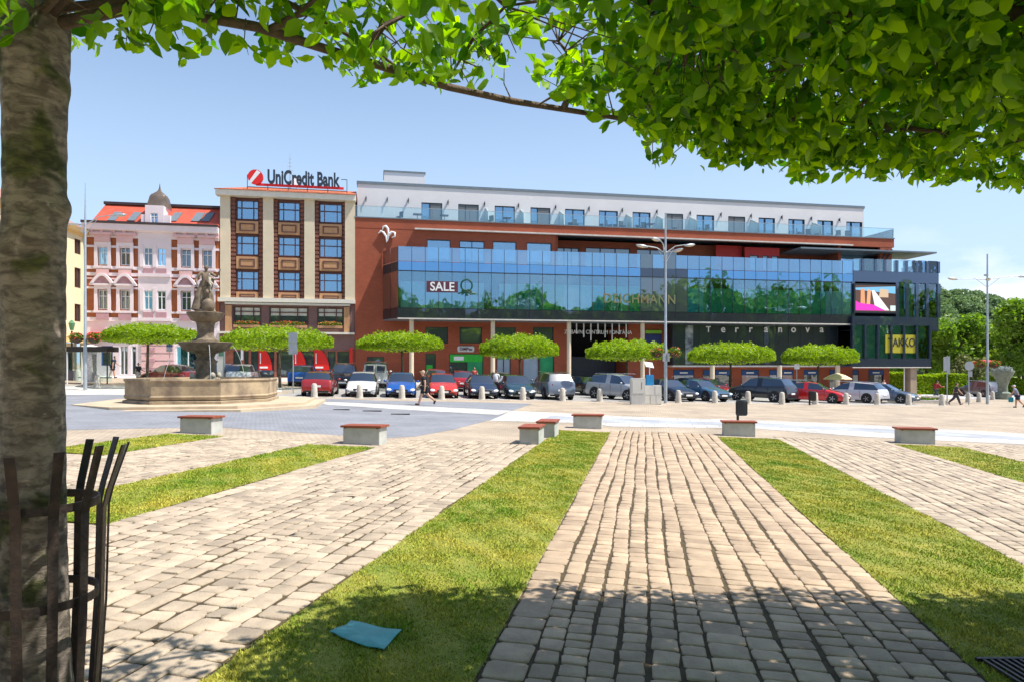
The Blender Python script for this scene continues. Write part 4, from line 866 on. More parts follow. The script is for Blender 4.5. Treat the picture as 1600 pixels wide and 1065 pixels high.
#@@PART4
# ---- bank building ---------------------------------------------------
s0=sof(343); s1=-.02; bk=bld('bank_building','cream and brown-brick bank building with tall pilasters and an orange tiled roof','building',s0)
def X_(px,d=0): return sof(px,d)-s0
ZC=zof(343,297); ZC2=zof(343,305); zT=zof(350,309); zLg=zof(345,465); Wd=s1-s0
DB=mat('dark_brown_brick',(.13,.055,.045),.85,var=.2,scale=6,bump=.2); LB=mat('tan_tile',(.50,.27,.13),.7,var=.1,scale=3); MAU=mat('mauve_render',(.20,.11,.10),.8,var=.1)
CRE=mat('pilaster_cream',(.66,.56,.40),.8,var=.05,scale=.8); TILE=brickmat('orange_roof_tiles',(.52,.14,.05),(.44,.11,.045),(.25,.08,.04),.3,.3,ms=.02,bump=.6,axis='XZ')
pil=[(344,359.5),(411,427),(475.5,491.5),(539,556)]; wins=[(368,403),(434,468),(498.6,534)]
rows_=[(310,341),(366,397),(422,452.5)]
b=MB(); hol=[]
for a,c in wins:
    for t,bt in rows_: hol.append((X_(a),X_(c),zof(350,bt),zof(350,t)))
wall_holes(b,.02,Wd,zLg,zT+.5,.35,.6,hol)
b.box(.02,.3,.6,12,-1,zT); b.box(Wd-.3,Wd,.6,12,-1,zT); b.box(0.3,Wd-.3,11.7,12,-1,zT); b.build('wall',DB,bk)
for a,c in pil: MB().box(max(.0,X_(a)),min(X_(c),Wd+.02),-.06,.345,zLg,zT+.25).build('pilaster',CRE,bk)
b=MB(); b.box(-.25,Wd+.1,-.45,.34,ZC2-.05,ZC-.02); b.box(-.1,Wd+.05,-.2,.34,zT+.252,ZC2-.055); b.build('cornice',mat('cornice_cream',(.70,.66,.56),.8,var=.05),bk)
b=MB(); zr=ZC+1.0; b.add([(-.35,-.55,ZC),(Wd+.1,-.55,ZC),(Wd+.1,11,ZC),(-.35,11,ZC),(2.2,4.0,zr+.4),(Wd-.0,4.0,zr+.4),(Wd-.0,7,zr+.4),(2.2,7,zr+.4)],[(0,3,2,1),(4,5,6,7),(0,1,5,4),(1,2,6,5),(2,3,7,6),(3,0,4,7)]); b.build('roof',TILE,bk)
for i,(a,c) in enumerate(wins):
    xa,xc=X_(a),X_(c)
    for sd,(u,v) in enumerate(((X_(pil[i][1])+.01,xa-.05),(xc+.05,X_(pil[i+1][0])-.01))):   # fluted brick ribs beside the windows
        b=MB(); z=zLg
        while z<zT: b.box(u,v,.12,.345,z,z+.22); b.box(u+.06,v-.06,.20,.345,z+.22,z+.36); z+=.36
        b.build('brick_ribs',mat('rib_brick',(.21,.085,.06),.85,var=.25,scale=9),bk)
    for k,(t,bt) in enumerate(rows_):
        z0,z1=zof(350,bt),zof(350,t); o=window(bk,xa,xc,z0,z1,.33,mat('maroon_frame',(.10,.035,.03),.5),M['glass'],3,(.60,),dep=.14,colx=[xa+.42,xc-.42],fw=.07)
        MB().box(xa+.1,xc-.1,.8,.82,z0,z1).build('curtain',[M['darkin'],DISP[0]][(i+k)%3==1],o)
        q0,q1=zof(350,bt+ (22 if k<2 else 12)),zof(350,bt+2.5)
        pb_=MB().box(xa,xc,.16,.345,q0,q1).build('spandrel',LB,bk,bevel=.02)
        f=MB(); ia,ic,ja,jc=xa+.28,xc-.28,q0+.18*(k<2),q1-.2
        f.box(ia,ic,.12,.158,jc-.09,jc); f.box(ia,ic,.12,.158,ja,ja+.09); f.box(ia,ia+.1,.12,.158,ja+.091,jc-.091); f.box(ic-.1,ic,.12,.158,ja+.091,jc-.091); f.build('spandrel_frame',DB,pb_)
# first floor: flower windows
zW0,zW1=zof(350,507),zof(350,478); za=zof(350,518); f1=[(364,408),(420,482),(495,537)]
b=MB(); wall_holes(b,.02,Wd,za,zLg-.35,.1,.35,[(X_(a),X_(c),zW0,zW1) for a,c in f1]); b.build('first_floor_wall',MAU,bk)
b=MB(); b.box(-.1,Wd+.05,-.35,.34,zLg-.35,zLg-.005); b.box(-.1,Wd+.0,-.55,.09,za-.16,za); b.box(X_(352),X_(547),-.25,.09,zof(350,475.5),zof(350,472.5)); b.build('ledge',_mc['cornice_cream'],bk)
for a,c in ((352,362),(537.5,546)): MB().box(X_(a),X_(c),-.1,.095,za+.01,zof(350,477)).build('tan_pier',LB,bk)
FLW=[leafmat('flower_leaves',(.05,.13,.01),(.14,.25,.03),.3),mat('red_petals',(.6,.05,.03),.6),mat('orange_petals',(.7,.22,.04),.6)]
def leafblob(name,n,c,r,size,m,parent,rng,flat=0):
    p=rng.normal(size=(n,3)); p/=np.linalg.norm(p,axis=1,keepdims=True); p*=rng.random((n,1))**.33; p=p*np.array(r)+np.array(c)
    d=rng.normal(size=(n,3)); r_=rng.normal(size=(n,3)); s=np.cross(d,r_); s/=np.linalg.norm(s,axis=1,keepdims=True); d/=np.linalg.norm(d,axis=1,keepdims=True); z=size*rng.uniform(.6,1.3,(n,1))
    V=np.stack([p-d*z,p+s*z*.55,p+d*z,p-s*z*.55],1).reshape(-1,3); return npmesh(name,V,np.arange(4*n).reshape(-1,4),m,parent,smooth=False)
rg=np.random.default_rng(5)
for i,(a,c) in enumerate(f1):
    xa,xc=X_(a),X_(c); o=window(bk,xa,xc,zW0,zW1,.1,mat('maroon_frame',(0,0,0)),M['glassd'],3,(.72,) if i!=1 else (.7,),dep=.15,colx=[xa+(xc-xa)*.27,xa+(xc-xa)*.72],fw=.09)
    MB().box(xa+.15,xc-.15,.20,.215,zW1-.75,zW1-.12).build('half_blind',_mc['cornice_cream'],o)
    bx=fpt(s0+(xa+xc)/2,.3,zW0-.12); t=thing('flower_box',['flower box under the left bank window, red and white blooms','long flower box under the middle bank window','flower box with orange blooms under the right bank window'][i],'flower box',bx,AN,'flower boxes on the bank')
    w=(xc-xa)/2-.1; MB().box(-w,w,-.15,.15,-.12,.10).build('box',LB,t)
    leafblob('leaves',700,(0,0,.22),(w,.22,.22),.07,FLW[0],t,rg); leafblob('blooms',160,(0,-.05,.30),(w,.25,.18),.06,FLW[2 if i==2 else 1],t,rg)
# ground floor of the bank
zg=gz(-19,57); zF=zof(350,546); b=MB(); b.box(.02,Wd,.05,.35,zF,za-.17); b.build('fascia',MAU,bk)
PIER=mat('pier_brick',(.30,.10,.06),.85,var=.2); ops=[(364,376),(381,388),(392,404),(406,428),(432,458),(462,506),(512,524),(527,545)]
b=MB(); wall_holes(b,.02,Wd,-.5,zF-.01,.1,.4,[(X_(a),X_(c),zg+.15,zF-.1) for a,c in ops]); b.build('ground_floor_wall',PIER,bk)
for a,c in ops: window(bk,X_(a),X_(c),zg+.15,zF-.1,.15,M['frame'],M['glassd'],1,(.72,),dep=.1,name='shop_window')
MB().box(.3,Wd-.3,1.4,1.5,-.5,zT).build('interior',M['darkin'],bk)
RED2=mat('red_sticker',(.70,.012,.008),.45,var=.03)
for px,w,dz in ((404,1.05,0),(459,1.0,0),(491,1.2,0)):
    x=X_(px); z=zg+.75+dz; poly=[(0,0)]+[(w*1.05*math.cos(R(a)),1.9*math.sin(R(a))) for a in range(0,91,10)]
    o=MB().add([(x+u,-.02,z+v) for u,v in poly]+[(x+u,.03,z+v) for u,v in poly],[tuple(range(len(poly))),tuple(range(2*len(poly)-1,len(poly)-1,-1))]+[(i,len(poly)+i,len(poly)+(i+1)%len(poly),(i+1)%len(poly)) for i in range(len(poly))]).build('red_window_sign',RED2,bk)
    MB().box(x+.12,x+.19,-.06,-.03,z+.55,z+1.45).build('white_stripe',WT,o); MB().box(x+.1,x+.75,-.06,-.03,z+.15,z+.3).build('white_lettering',WT,o)
MB().box(X_(547),X_(551),-.35,-.1,zg+1.1,zg+2.7).build('red_post_sign',RED2,bk); MB().box(X_(376.5),X_(380),-.1,.09,zg+1.6,zg+2.7).build('notice',WT,bk)
# roof sign (stands on the roof: a thing)
NVY=mat('charcoal_letters',(.025,.04,.06),.4,var=.05)
pz_=fpt(sof(470,-.2),-.2,ZC+.2); sg=thing('roof_sign','bank name in dark letters with a red ball emblem on the bank roof','sign',pz_,AN)
sx0=sof(470,-.2); l2=lambda px: sof(px,-.2)-sx0; zz=lambda py:zof(470,py,-.2)-ZC-.2
MB().box(l2(400),l2(537),-.08,.08,zz(293.5),zz(290)).build('red_bar',RED2,sg)
text('lettering','UniCredit Bank',1.62,NVY,sg,((l2(413)+l2(534))/2,-.1,zz(290)+.06),ext=.09,bold=.05,sx=(l2(534)-l2(413))/11.1)
b=MB(); c=(l2(399.5),zz(281)); rr=.63; m_=24
b.add([(c[0]+rr*math.cos(2*math.pi*k/m_),y,c[1]+rr*math.sin(2*math.pi*k/m_)) for y in (-.2,.05) for k in range(m_)],[tuple(range(m_)),tuple(range(2*m_-1,m_-1,-1))]+[(k,m_+k,m_+(k+1)%m_,(k+1)%m_) for k in range(m_)]); o=b.build('ball_emblem',RED2,sg)
MB().add([(c[0]-.52,-.22,c[1]-.42),(c[0]-.33,-.22,c[1]-.55),(c[0]+.42,-.22,c[1]+.40),(c[0]+.12,-.22,c[1]+.58)]+[(c[0]-.52,-.203,c[1]-.42),(c[0]-.33,-.203,c[1]-.55),(c[0]+.42,-.203,c[1]+.40),(c[0]+.12,-.203,c[1]+.58)],[(0,1,2,3),(7,6,5,4),(0,4,5,1),(1,5,6,2),(2,6,7,3),(3,7,4,0)]).build('emblem_slash',WT,o)
b=MB()
for px in (386,418,450,480,512,542): b.tube([(l2(px),.1,-.35),(l2(px),.1,zz(277) if px in (386,542) else zz(291))],.03,5); 
for px in (386,542): b.tube([(l2(px),.1,zz(277)),(l2(px)+(.35 if px<400 else -.5),.1,zz(277))],.03,5)
b.box(l2(386),l2(542),.09,.13,zz(296),zz(295)); b.build('frame',M['darkmetal'],sg)
p=fpt(sof(453,-3),-3,ZC+.9); t=thing('antenna','thin mast antenna standing on the bank roof behind the sign','antenna',p,AN); h=zof(453,240,-3)-ZC-.9; MB().tube([(0,0,0),(0,0,h*.6),(0,0,h)],[.05,.035,.015],6).build('mast',M['steel'],t)
for k in range(4): MB().tube([(-.28+.05*k,0,h*(.55+.1*k)),(.28-.05*k,0,h*(.55+.1*k))],.015,4).build('cross_bar',M['steel'],t)
p=fpt(sof(463,-3),-3,ZC+.9); t=thing('satellite_dish','small white dish on the bank roof beside the mast','satellite dish',p,AN); MB().lathe([(.02,0),(.3,.08),(.42,.22)],(0,0),16).xf(Matrix.Translation((0,-.1,.75))@Matrix.Rotation(R(80),4,'X')).build('dish',WT,t,smooth=50); MB().tube([(0,0,0),(0,0,.75)],.03,6).build('post',M['steel'],t)

# ---- pink townhouse ---------------------------------------------------
s0=sof(133); s1=sof(343)-.02; tw=bld('townhouse','pink and white townhouse with orange-brown panels, a red mansard roof and a domed dormer','building',s0); Wd=s1-s0
PK=mat('pink_render',(.70,.44,.43),.8,var=.06,scale=.7); PW=mat('pale_pink_render',(.76,.66,.69),.8,var=.04,scale=.7); OB=mat('ochre_panel',(.38,.115,.04),.85,var=.12,scale=2); RT=mat('red_sheet_roof',(.50,.085,.045),.6,var=.14,scale=2); SLT=mat('dark_slate',(.045,.03,.03),.6); DP=mat('dusty_pink_panel',(.45,.26,.29),.8,var=.08)
zc0,zc1=zof(200,388),zof(200,352); zTop=zc1
ux=[(153.5,169),(188,204),(225.5,239.5),(246,260),(283,299),(316.6,332)]; uz=(zof(240,416),zof(240,387.5)); lz=(zof(240,484.5),zof(240,454.5))
zgf=zof(240,502); hol=[(X_(a),X_(c),*q) for a,c in ux for q in (uz,lz)]
b=MB(); wall_holes(b,.02,Wd,zgf,zc0+1.0,0,.35,hol); b.build('wall',OB,tw)
bay=(X_(216.5),X_(268))
b=MB(); wall_holes(b,bay[0],bay[1],zgf,zc0+1.0,-.14,-.003,[(X_(a),X_(c),*q) for a,c in ux[2:4] for q in (uz,lz)]); b.build('bay',PW,tw)
def lin(y0,y1,m_,nm,dd=.14,x0=0,x1=None,px=240): return MB().box(x0,x1 or Wd,-dd,-.004 if x0 or x1 else .35,zof(px,y1),zof(px,y0)).build(nm,m_,tw)
b=MB(); zq_=zof(240,374); b.profx([(.35,zq_),(-.16,zq_),(-.2,zq_+.5),(-.55,zTop-.5),(-.62,zTop-.02),(.35,zTop-.02)],-.05,Wd); b.build('cornice',PW,tw)
for (x0,x1) in ((.02,bay[0]-.01),(bay[1]+.01,Wd)):
    for ya,yb_,m_ in ((386,389.5,PW),(418,423,PW),(428,433,PW),(436,438.5,PK),(450,453,PW),(487,490,PW),(497,503,PW)):
        MB().box(x0,x1,-.10 if m_ is PW else -.07,-.003,zof(240,yb_),zof(240,ya)).build('string_course',m_,tw)
MB().box(bay[0],bay[1],-.26,-.143,zof(240,433),zof(240,428)).build('string_course',PW,tw)
MB().box(bay[0],bay[1],-.26,-.143,zof(240,502),zof(240,497)).build('string_course',PW,tw)
for i,(a,c) in enumerate(ux):
    xa,xc=X_(a),X_(c); inb=i in (2,3); y=-.14 if inb else 0
    for k,(z0,z1) in enumerate((uz,lz)):
        o=window(tw,xa,xc,z0,z1,y+.06,mat('white_frame',(.75,.76,.78),.5,var=.02),M['glassd'] if (i+k)%3 else M['glass'],2,(.68,),fw=.07,dep=.12)
        if not inb:   # surrounds
            s=MB(); s.box(xa-.25,xa-.01,-.22,-.11,z0-.1,z1+.35); s.box(xc+.01,xc+.25,-.22,-.11,z0-.1,z1+.35); s.box(xa-.01,xc+.01,-.22,-.11,z1+.02,z1+.35)
            s.box(xa-.3,xc+.3,-.22,-.11,z0-.3,z0-.1); s.build('surround',PW,tw)
            MB().box(xa-.1,xc+.1,-.2,-.105,z0-.85,z0-.32).build('sill_panel',PK if k==0 else DP,tw)
            h=MB()
            if k==0: h.box(xa-.55,xc+.55,-.42,-.105,z1+.9,z1+1.1); h.box(xa-.22,xc+.22,-.3,-.106,z1+.36,z1+.89); h.box((xa+xc)/2-.12,(xa+xc)/2+.12,-.4,-.106,z1+1.11,z1+1.5); h.box(xa-.45,xa-.3,-.38,-.106,z1+1.11,z1+1.32); h.box(xc+.3,xc+.45,-.38,-.106,z1+1.11,z1+1.32)
            else:
                cx_=(xa+xc)/2; w=(xc-xa)/2+.5; N_=14; pts=[(cx_-w+2*w*t/N_,z1+.5+.85*math.sin(math.pi*t/N_)) for t in range(N_+1)]; inn=[(cx_-w*.72+2*w*.72*t/N_,z1+.5+.62*math.sin(math.pi*t/N_)) for t in range(N_+1)]
                for j in range(N_): h.add([(pts[j][0],yy,pts[j][1]) for yy in (-.4,-.106)]+[(pts[j+1][0],yy,pts[j+1][1]) for yy in (-.4,-.106)]+[(inn[j][0],yy,inn[j][1]) for yy in (-.4,-.106)]+[(inn[j+1][0],yy,inn[j+1][1]) for yy in (-.4,-.106)],[(0,2,3,1),(4,5,7,6),(0,4,6,2),(1,3,7,5),(0,1,5,4),(2,6,7,3)])
                h.box(cx_-w-.05,cx_+w+.05,-.36,-.107,z1+.34,z1+.49); MB().add([(u,-.2,v) for u,v in inn]+[(u,-.11,v) for u,v in inn],[tuple(range(N_+1)),tuple(range(2*N_+1,N_,-1))]+[(j,N_+1+j,N_+2+j,j+1) for j in range(N_)]).build('lunette',DP,tw)
            h.build('window_hood',PK if k==0 else PW,tw)
        else:
            MB().box(xa-.05,xc+.05,-.2,-.143,z0-.75,z0-.2).build('sill_panel',DP,tw)
            MB().box(xa-.3,xa-.02,-.2,-.143,z0-.1,z1+.2).build('pilaster_strip',PW,tw)
# ground floor
b=MB(); gops=[(158,176),(187,200),(205,213),(275,312)]; zgt=zof(240,531); gg=gz(-30,56)
wall_holes(b,.02,Wd,-.5,zgf-.01,0,.35,[(X_(a),X_(c),gg+(.15 if j!=0 else .9),zgt-.5) for j,(a,c) in enumerate(gops)]); b.build('ground_floor_wall',PW,tw)
for j,(a,c) in enumerate(gops): window(tw,X_(a),X_(c),gg+(.15 if j else .9),zgt-.5,.05,_mc['white_frame'] if j!=0 else BL,M['glassd'] if j<3 else glassmat('pale_shop_glass',(.5,.75,.72),.18),2 if j in (1,3) else 1,name='shop_window')
a=X_(275); MB().box(X_(296),X_(312),.3,.33,gg+.3,gg+1.9).build('blue_poster',BL,tw); MB().box(a+.1,X_(312),1.0,1.1,-.5,zgf).build('shop_back',mat('pale_green_wall',(.45,.62,.52),.7),tw)
b=MB(); b.box(X_(158),X_(205),-.1,-.003,zof(200,531),zof(200,521)); b.build('shop_fascia',M['frame'],tw)
b=MB(); [b.box(X_(221),X_(272),-.12,-.003,gg+.1+k*.62,gg+.1+k*.62+.5) for k in range(6)]; b.build('rusticated_pier',PK,tw)
[MB().box(X_(232),X_(243),-.22,-.123,gg+.3+k*.9,gg+.3+k*.9+.28).build('quoin',DP,tw) for k in range(4)]
RS=mat('red_awning',(.50,.02,.03),.6); MB().add([(X_(140),-.02,zof(160,519)),(X_(168),-.02,zof(160,519)),(X_(168),-1.1,zof(160,524)),(X_(140),-1.1,zof(160,524)),(X_(140),-.02,zof(160,520)),(X_(168),-.02,zof(160,520)),(X_(168),-1.1,zof(160,527)),(X_(140),-1.1,zof(160,527))],[(0,1,2,3),(7,6,5,4),(0,4,5,1),(1,5,6,2),(2,6,7,3),(3,7,4,0)]).build('awning',RS,tw)
# roof
zr0,zr1=zTop,zof(200,321,-1.8); hip=1.9
rb=MB(); rb.add([(.5,-.2,zr0+.12),(Wd,-.2,zr0+.12),(Wd,8,zr0+.12),(.5,8,zr0+.12),(X_(165,-1.8),1.8,zr1),(Wd,1.8,zr1),(Wd,6,zr1),(X_(165,-1.8),6,zr1)],[(0,3,2,1),(4,5,6,7),(0,1,5,4),(1,2,6,5),(2,3,7,6),(3,0,4,7)]); roof=rb.build('roof',RT,tw)
b=MB(); b.box(X_(163,-1.8),Wd+.02,1.6,6.1,zr1,zr1+.22); b.box(-.1,Wd,-.68,-.2,zTop-.015,zTop+.18); b.box(-.1,.5,-.19,8,zTop-.015,zTop+.15); b.build('gutter',SLT,tw)
def onroof(px,py0,py1,nm):
    # slanted skylight lying on the front slope
    sl_=2.0/(zr1-zr0-.12); za,zb_=zof(px[0],py1,-.6),zof(px[0],py0,-1.4); ya=-.2+(za-zr0-.12)*sl_; yb_=-.2+(zb_-zr0-.12)*sl_; xa,xc=X_(px[0],-1),X_(px[1],-1)
    def slab(ins,h,m_,n_,par): return MB().add([(xa+ins,ya+ins-h,za+ins),(xc-ins,ya+ins-h,za+ins),(xc-ins+.25,yb_-ins-h,zb_-ins),(xa+ins+.25,yb_-ins-h,zb_-ins),(xa+ins,ya+ins,za+ins),(xc-ins,ya+ins,za+ins),(xc-ins+.25,yb_-ins,zb_-ins),(xa+ins+.25,yb_-ins,zb_-ins)],[(0,1,2,3),(7,6,5,4),(0,4,5,1),(1,5,6,2),(2,6,7,3),(3,7,4,0)]).build(n_,m_,par)
    f=slab(0,.12,M['coping'],'skylight',roof); slab(.09,.15,M['glassd'],'pane',f) if 0 else f
for q_ in ((175,187),(205,217),(268,280),(302,315),(317.5,330)): onroof(q_,333,347,'')
# dormer tower with dome
xa,xc=X_(228),X_(257); zD=zof(240,322); dw=(xc-xa)
d_=MB(); wall_holes(d_,xa,xc,zTop,zD,-.25,-.05,[(X_(236.5),X_(248),zof(240,350),zof(240,334))]); d_.box(xa,xa+.2,-.05,2.6,zTop,zD); d_.box(xc-.2,xc,-.05,2.6,zTop,zD); d_.box(xa+.2,xc-.2,2.4,2.6,zTop,zD); dm=d_.build('dormer',PW,tw)
window(tw,X_(236.5),X_(248),zof(240,350),zof(240,334),-.2,_mc['white_frame'],M['glass'],2,(.66,),dep=.12)
for (a,c,h) in ((221,228,.9),(257,267,.9)): MB().profx([(-.2,zTop),(.1,zTop),(.1,zTop+h),(-.2,zTop+h)],X_(a)+.02 if a<230 else X_(a)+.01,X_(c)-.01).build('dormer_wing',PW,tw)
cx_,cy_=(xa+xc)/2,1.17; sqf=lambda t: 1/max(abs(math.cos(t)),abs(math.sin(t)))**.72
b=MB(); b.lathe([(dw*.5,zD-.45),(dw*.52,zD-.3),(dw*.60,zD-.1),(dw*.62,zD)],(cx_,cy_),32,rf=sqf); b.build('dormer_cornice',PK,tw,smooth=30)
zz0=zD+.003; hh=zof(240,286,-1)-zD; pr=[(dw*.64,0),(dw*.60,.10),(dw*.545,.22),(dw*.51,.32),(dw*.48,.42),(dw*.40,.52),(dw*.27,.585),(dw*.26,.60),(dw*.22,.62),(dw*.10,.70),(dw*.045,.80),(dw*.02,.92),(.01,1.0)]
b=MB(); b.lathe([(r_,zz0+h_*hh) for r_,h_ in pr],(cx_,cy_),32,rf=sqf); b.build('dome',mat('brown_metal_dome',(.15,.115,.09),.5,metal=.3,var=.15),tw,smooth=50)

# ---- cream street house at the far left ---------------------------------
a=Vector((-34.95,55.8,0)); c=Vector((-33.6,40.0,0)); dr=(a-c); Ln=dr.length; ang=math.atan2(dr.y,dr.x); zt_=H+(HY-366)/F*55.8
yh=thing('cream_house','pale yellow street house partly hidden behind the left tree trunk','building',(c.x,c.y,gz(c.x,c.y)),ang)
YW=mat('yellow_render',(.72,.62,.40),.8,var=.05,scale=.6); zo=-gz(c.x,c.y)
def sy(px): k=(px-800)/F; t=(k*c.y-c.x)/(dr.x-k*dr.y); return t*Ln
hw=[]
for (p0_,p1_) in ((127,137),(109,117),(88,97),(64,74),(38,49)):
    for (za_,zb2) in ((zof(140,444),zof(140,423)),(zof(140,484),zof(140,462))): pass
cols_=[Ln-1.0-2.0*k for k in range(8)]
zs=[H+(HY-v)/F*55.0 for v in (402,430,455,474,500,520)]
wz=[(H+(HY-432)/F*53,H+(HY-404)/F*53),(H+(HY-484)/F*53+.3,H+(HY-456)/F*53+.3),]
wz=[(8.3,9.9),(11.2,12.7) if zt_>13.5 else (11,12.2),(5.6,7.0)]
b=MB(); hl=[(x-.45,x+.45,z0,z1) for x in cols_ for z0,z1 in wz]; wall_holes(b,0,Ln,4.2+zo*0,zt_,0,.3,hl); b.build('wall',YW,yh)
for (x0,x1,z0,z1) in hl: window(yh,x0,x1,z0,z1,.06,mat('brown_frame',(.12,.05,.035),.5),M['glassd'],2,fw=.06)
b=MB(); b.profx([(0.1,zt_-.35),(-.35,zt_-.1),(-.5,zt_+.25),(.6,zt_+.3),(.6,zt_-.35)],0,Ln); MB().box(-.1,Ln,-.5,-.001,3.9,4.3).build('ledge',mat('ochre_cornice',(.62,.42,.17),.8),yh); b.build('cornice',mat('ochre_cornice',(.62,.42,.17),.8),yh)
b=MB(); b.profx([(-.3,zt_+.31),(4,zt_+2.6),(4,zt_+.31)],0,Ln); b.build('roof',mat('faded_tile_roof',(.40,.20,.15),.8,var=.15),yh)
b=MB(); wall_holes(b,0,Ln,-.5,3.89,.6,.8,[(Ln-2.6-3*k,Ln-.6-3*k,.6,3.2) for k in range(4)]); [b.box(Ln-.5-3*k,Ln-.2-3*k,-.2,.1,-.5,3.89) for k in range(5)]; b.build('arcade',YW,yh)
for k in range(4): window(yh,Ln-2.6-3*k,Ln-.6-3*k,.6,3.2,.65,mat('green_frame',(.05,.12,.06),.5),M['glassd'],2,(.7,),name='shop_window')
MB().box(.3,Ln-.3,2,2.1,-.5,zt_).build('interior',M['darkin'],yh)
yh.location.z=0

# ------------------------------------------------------------------ fountain
FX,FY=-14.0,31.2; fg=gz(FX,FY); fo=thing('fountain','sandstone fountain with a statue above two bowls in a low basin on a broad step','fountain',(FX,FY,fg),R(11))
def poly8(rx,ry,k=.42): return [(rx,-ry*k),(rx,ry*k),(rx*k,ry),(-rx*k,ry),(-rx,ry*k),(-rx,-ry*k),(-rx*k,-ry),(rx*k,-ry)]
def ring8(b,prof,rx,ry,k=.46):
    vs=[];n=8
    for o_,z in prof: vs+=[(x+math.copysign(o_,x)*(1 if abs(x)>rx*.9 else k),y+math.copysign(o_,y)*(1 if abs(y)>ry*.9 else k),z) for x,y in poly8(rx,ry,k)]
    m_=len(prof); b.add(vs,[(i*n+j,i*n+(j+1)%n,(i+1)*n+(j+1)%n,(i+1)*n+j) for i in range(m_-1) for j in range(n)])
PS=mat('platform_stone',(.50,.40,.28),.85,scale=1.2,var=.14,bump=.35,bscale=30)
b=MB(); b.prism(poly8(4.6,4.9,.5),-.3,.13); b.build('platform',PS,fo,bevel=.02); b=MB(); b.prism(poly8(5.1,5.5,.5),-.4,.02); b.build('lower_step',PS,fo)
b=MB(); ring8(b,[(.30,.12),(.30,.24),(.14,.28),(.22,.33),(.26,.42),(.20,.52),(.06,.57),(.0,.60),(-.02,.95),(.14,1.0),(.24,1.04),(.27,1.10),(.25,1.17),(-.22,1.17),(-.22,.3)],2.68,3.0); b.build('basin',M['stone'],fo)
b=MB(); b.add([(x*.98,y*.98,.55) for x,y in poly8(2.5,2.8,.46)],[tuple(range(8))]); 
mw,t_,bb_=newmat('water'); bb_.inputs['Base Color'].default_value=(.02,.05,.05,1); bb_.inputs['Roughness'].default_value=.05; b.build('water',mw,fo)
BD=mat('stained_shade_stone',(.20,.155,.11),.9,scale=2.2,c2=(.34,.26,.17),bump=.5,bscale=24,aniso=(1,1,.35))
pp8=poly8(2.68,3.0,.46)
for i in range(8):      # basin panels: stain plus the shade of the recess put into their colour
    a_,b_=Vector((*pp8[i],0)),Vector((*pp8[(i+1)%8],0)); dd=(b_-a_); l_=dd.length; dd.normalize(); nn=Vector((dd.y,-dd.x,0)); ps=MB()
    for u0,u1 in ((.10,.48),(.52,.90)) if l_>2 else ((.14,.86),):
        q0,q1=a_+dd*l_*u0+nn*.045,a_+dd*l_*u1+nn*.045; r0,r1=q0-nn*.12,q1-nn*.12
        ps=MB(); ps.add([(*q0[:2],.60),(*q1[:2],.60),(*q1[:2],.96),(*q0[:2],.96),(*r0[:2],.60),(*r1[:2],.60),(*r1[:2],.96),(*r0[:2],.96)],[(0,1,2,3),(7,6,5,4),(0,4,5,1),(1,5,6,2),(2,6,7,3),(3,7,4,0)]); ps.build('panel',BD if (i+int(u0*10))%3 else M['stone'],fo)
zf=lambda py:H+(HY-py)/F*FY-fg
zb1,zb2=zf(535),zf(489); DS=M['darkstone']
def lobes(k,a): return lambda t:1+a*abs(math.sin(k*t))
b=MB(); b.lathe([(.75,.3),(.72,.9),(.5,1.0),(.42,1.2),(.40,1.7),(.50,1.95),(.46,zb1-.85),(.34,zb1-.7),(.42,zb1-.5),(.9,zb1-.35),(1.08,zb1-.08),(1.14,zb1),(1.08,zb1+.02),(.3,zb1-.1)],(0,0),32,rf=lobes(4,.05)); b.build('lower_bowl',DS,fo,smooth=45)
b=MB(); b.lathe([(.55,zb1-.1),(.55,zb1+.1),(.38,zb1+.2),(.33,zb1+.35),(.36,zb1+.75),(.40,zb1+.9),(.30,zb2-.48),(.6,zb2-.35),(.74,zb2-.12),(.78,zb2),(.73,zb2+.02),(.2,zb2-.05)],(0,0),32,rf=lobes(4,.05)); b.build('upper_bowl',DS,fo,smooth=45)
b=MB(); rs=random.Random(4)
for k in range(14):
    t=k*.45; b.ball((.42*math.cos(t)*rs.uniform(.7,1.4),.42*math.sin(t)*rs.uniform(.7,1.4),rs.uniform(.6,1.1)),(rs.uniform(.16,.3),rs.uniform(.16,.3),rs.uniform(.14,.28)),8)
b.build('rocks',DS,fo,smooth=50)
b=MB()
for k in range(4):
    t=R(40+90*k); b.ball((.55*math.cos(t),.55*math.sin(t),.95),(.2,.2,.26),10); b.ball((.62*math.cos(t),.62*math.sin(t),1.28),(.13,.13,.15),10)
b.build('carved_figures',mat('pale_carving',(.42,.38,.30),.8,var=.2,bump=.3),fo,smooth=50)
JET=mat('water_jet',(.75,.80,.84),.1,var=.1,scale=20)
for k in range(4):
    t=R(20+90*k); MB().tube([((.75*zz_+1.05)*math.cos(t),(.75*zz_+1.05)*math.sin(t),zb1-.1-1.5*zz_**2*1.3) for zz_ in [j/8 for j in range(9)]],.008,5).build('water_jet',JET,fo)

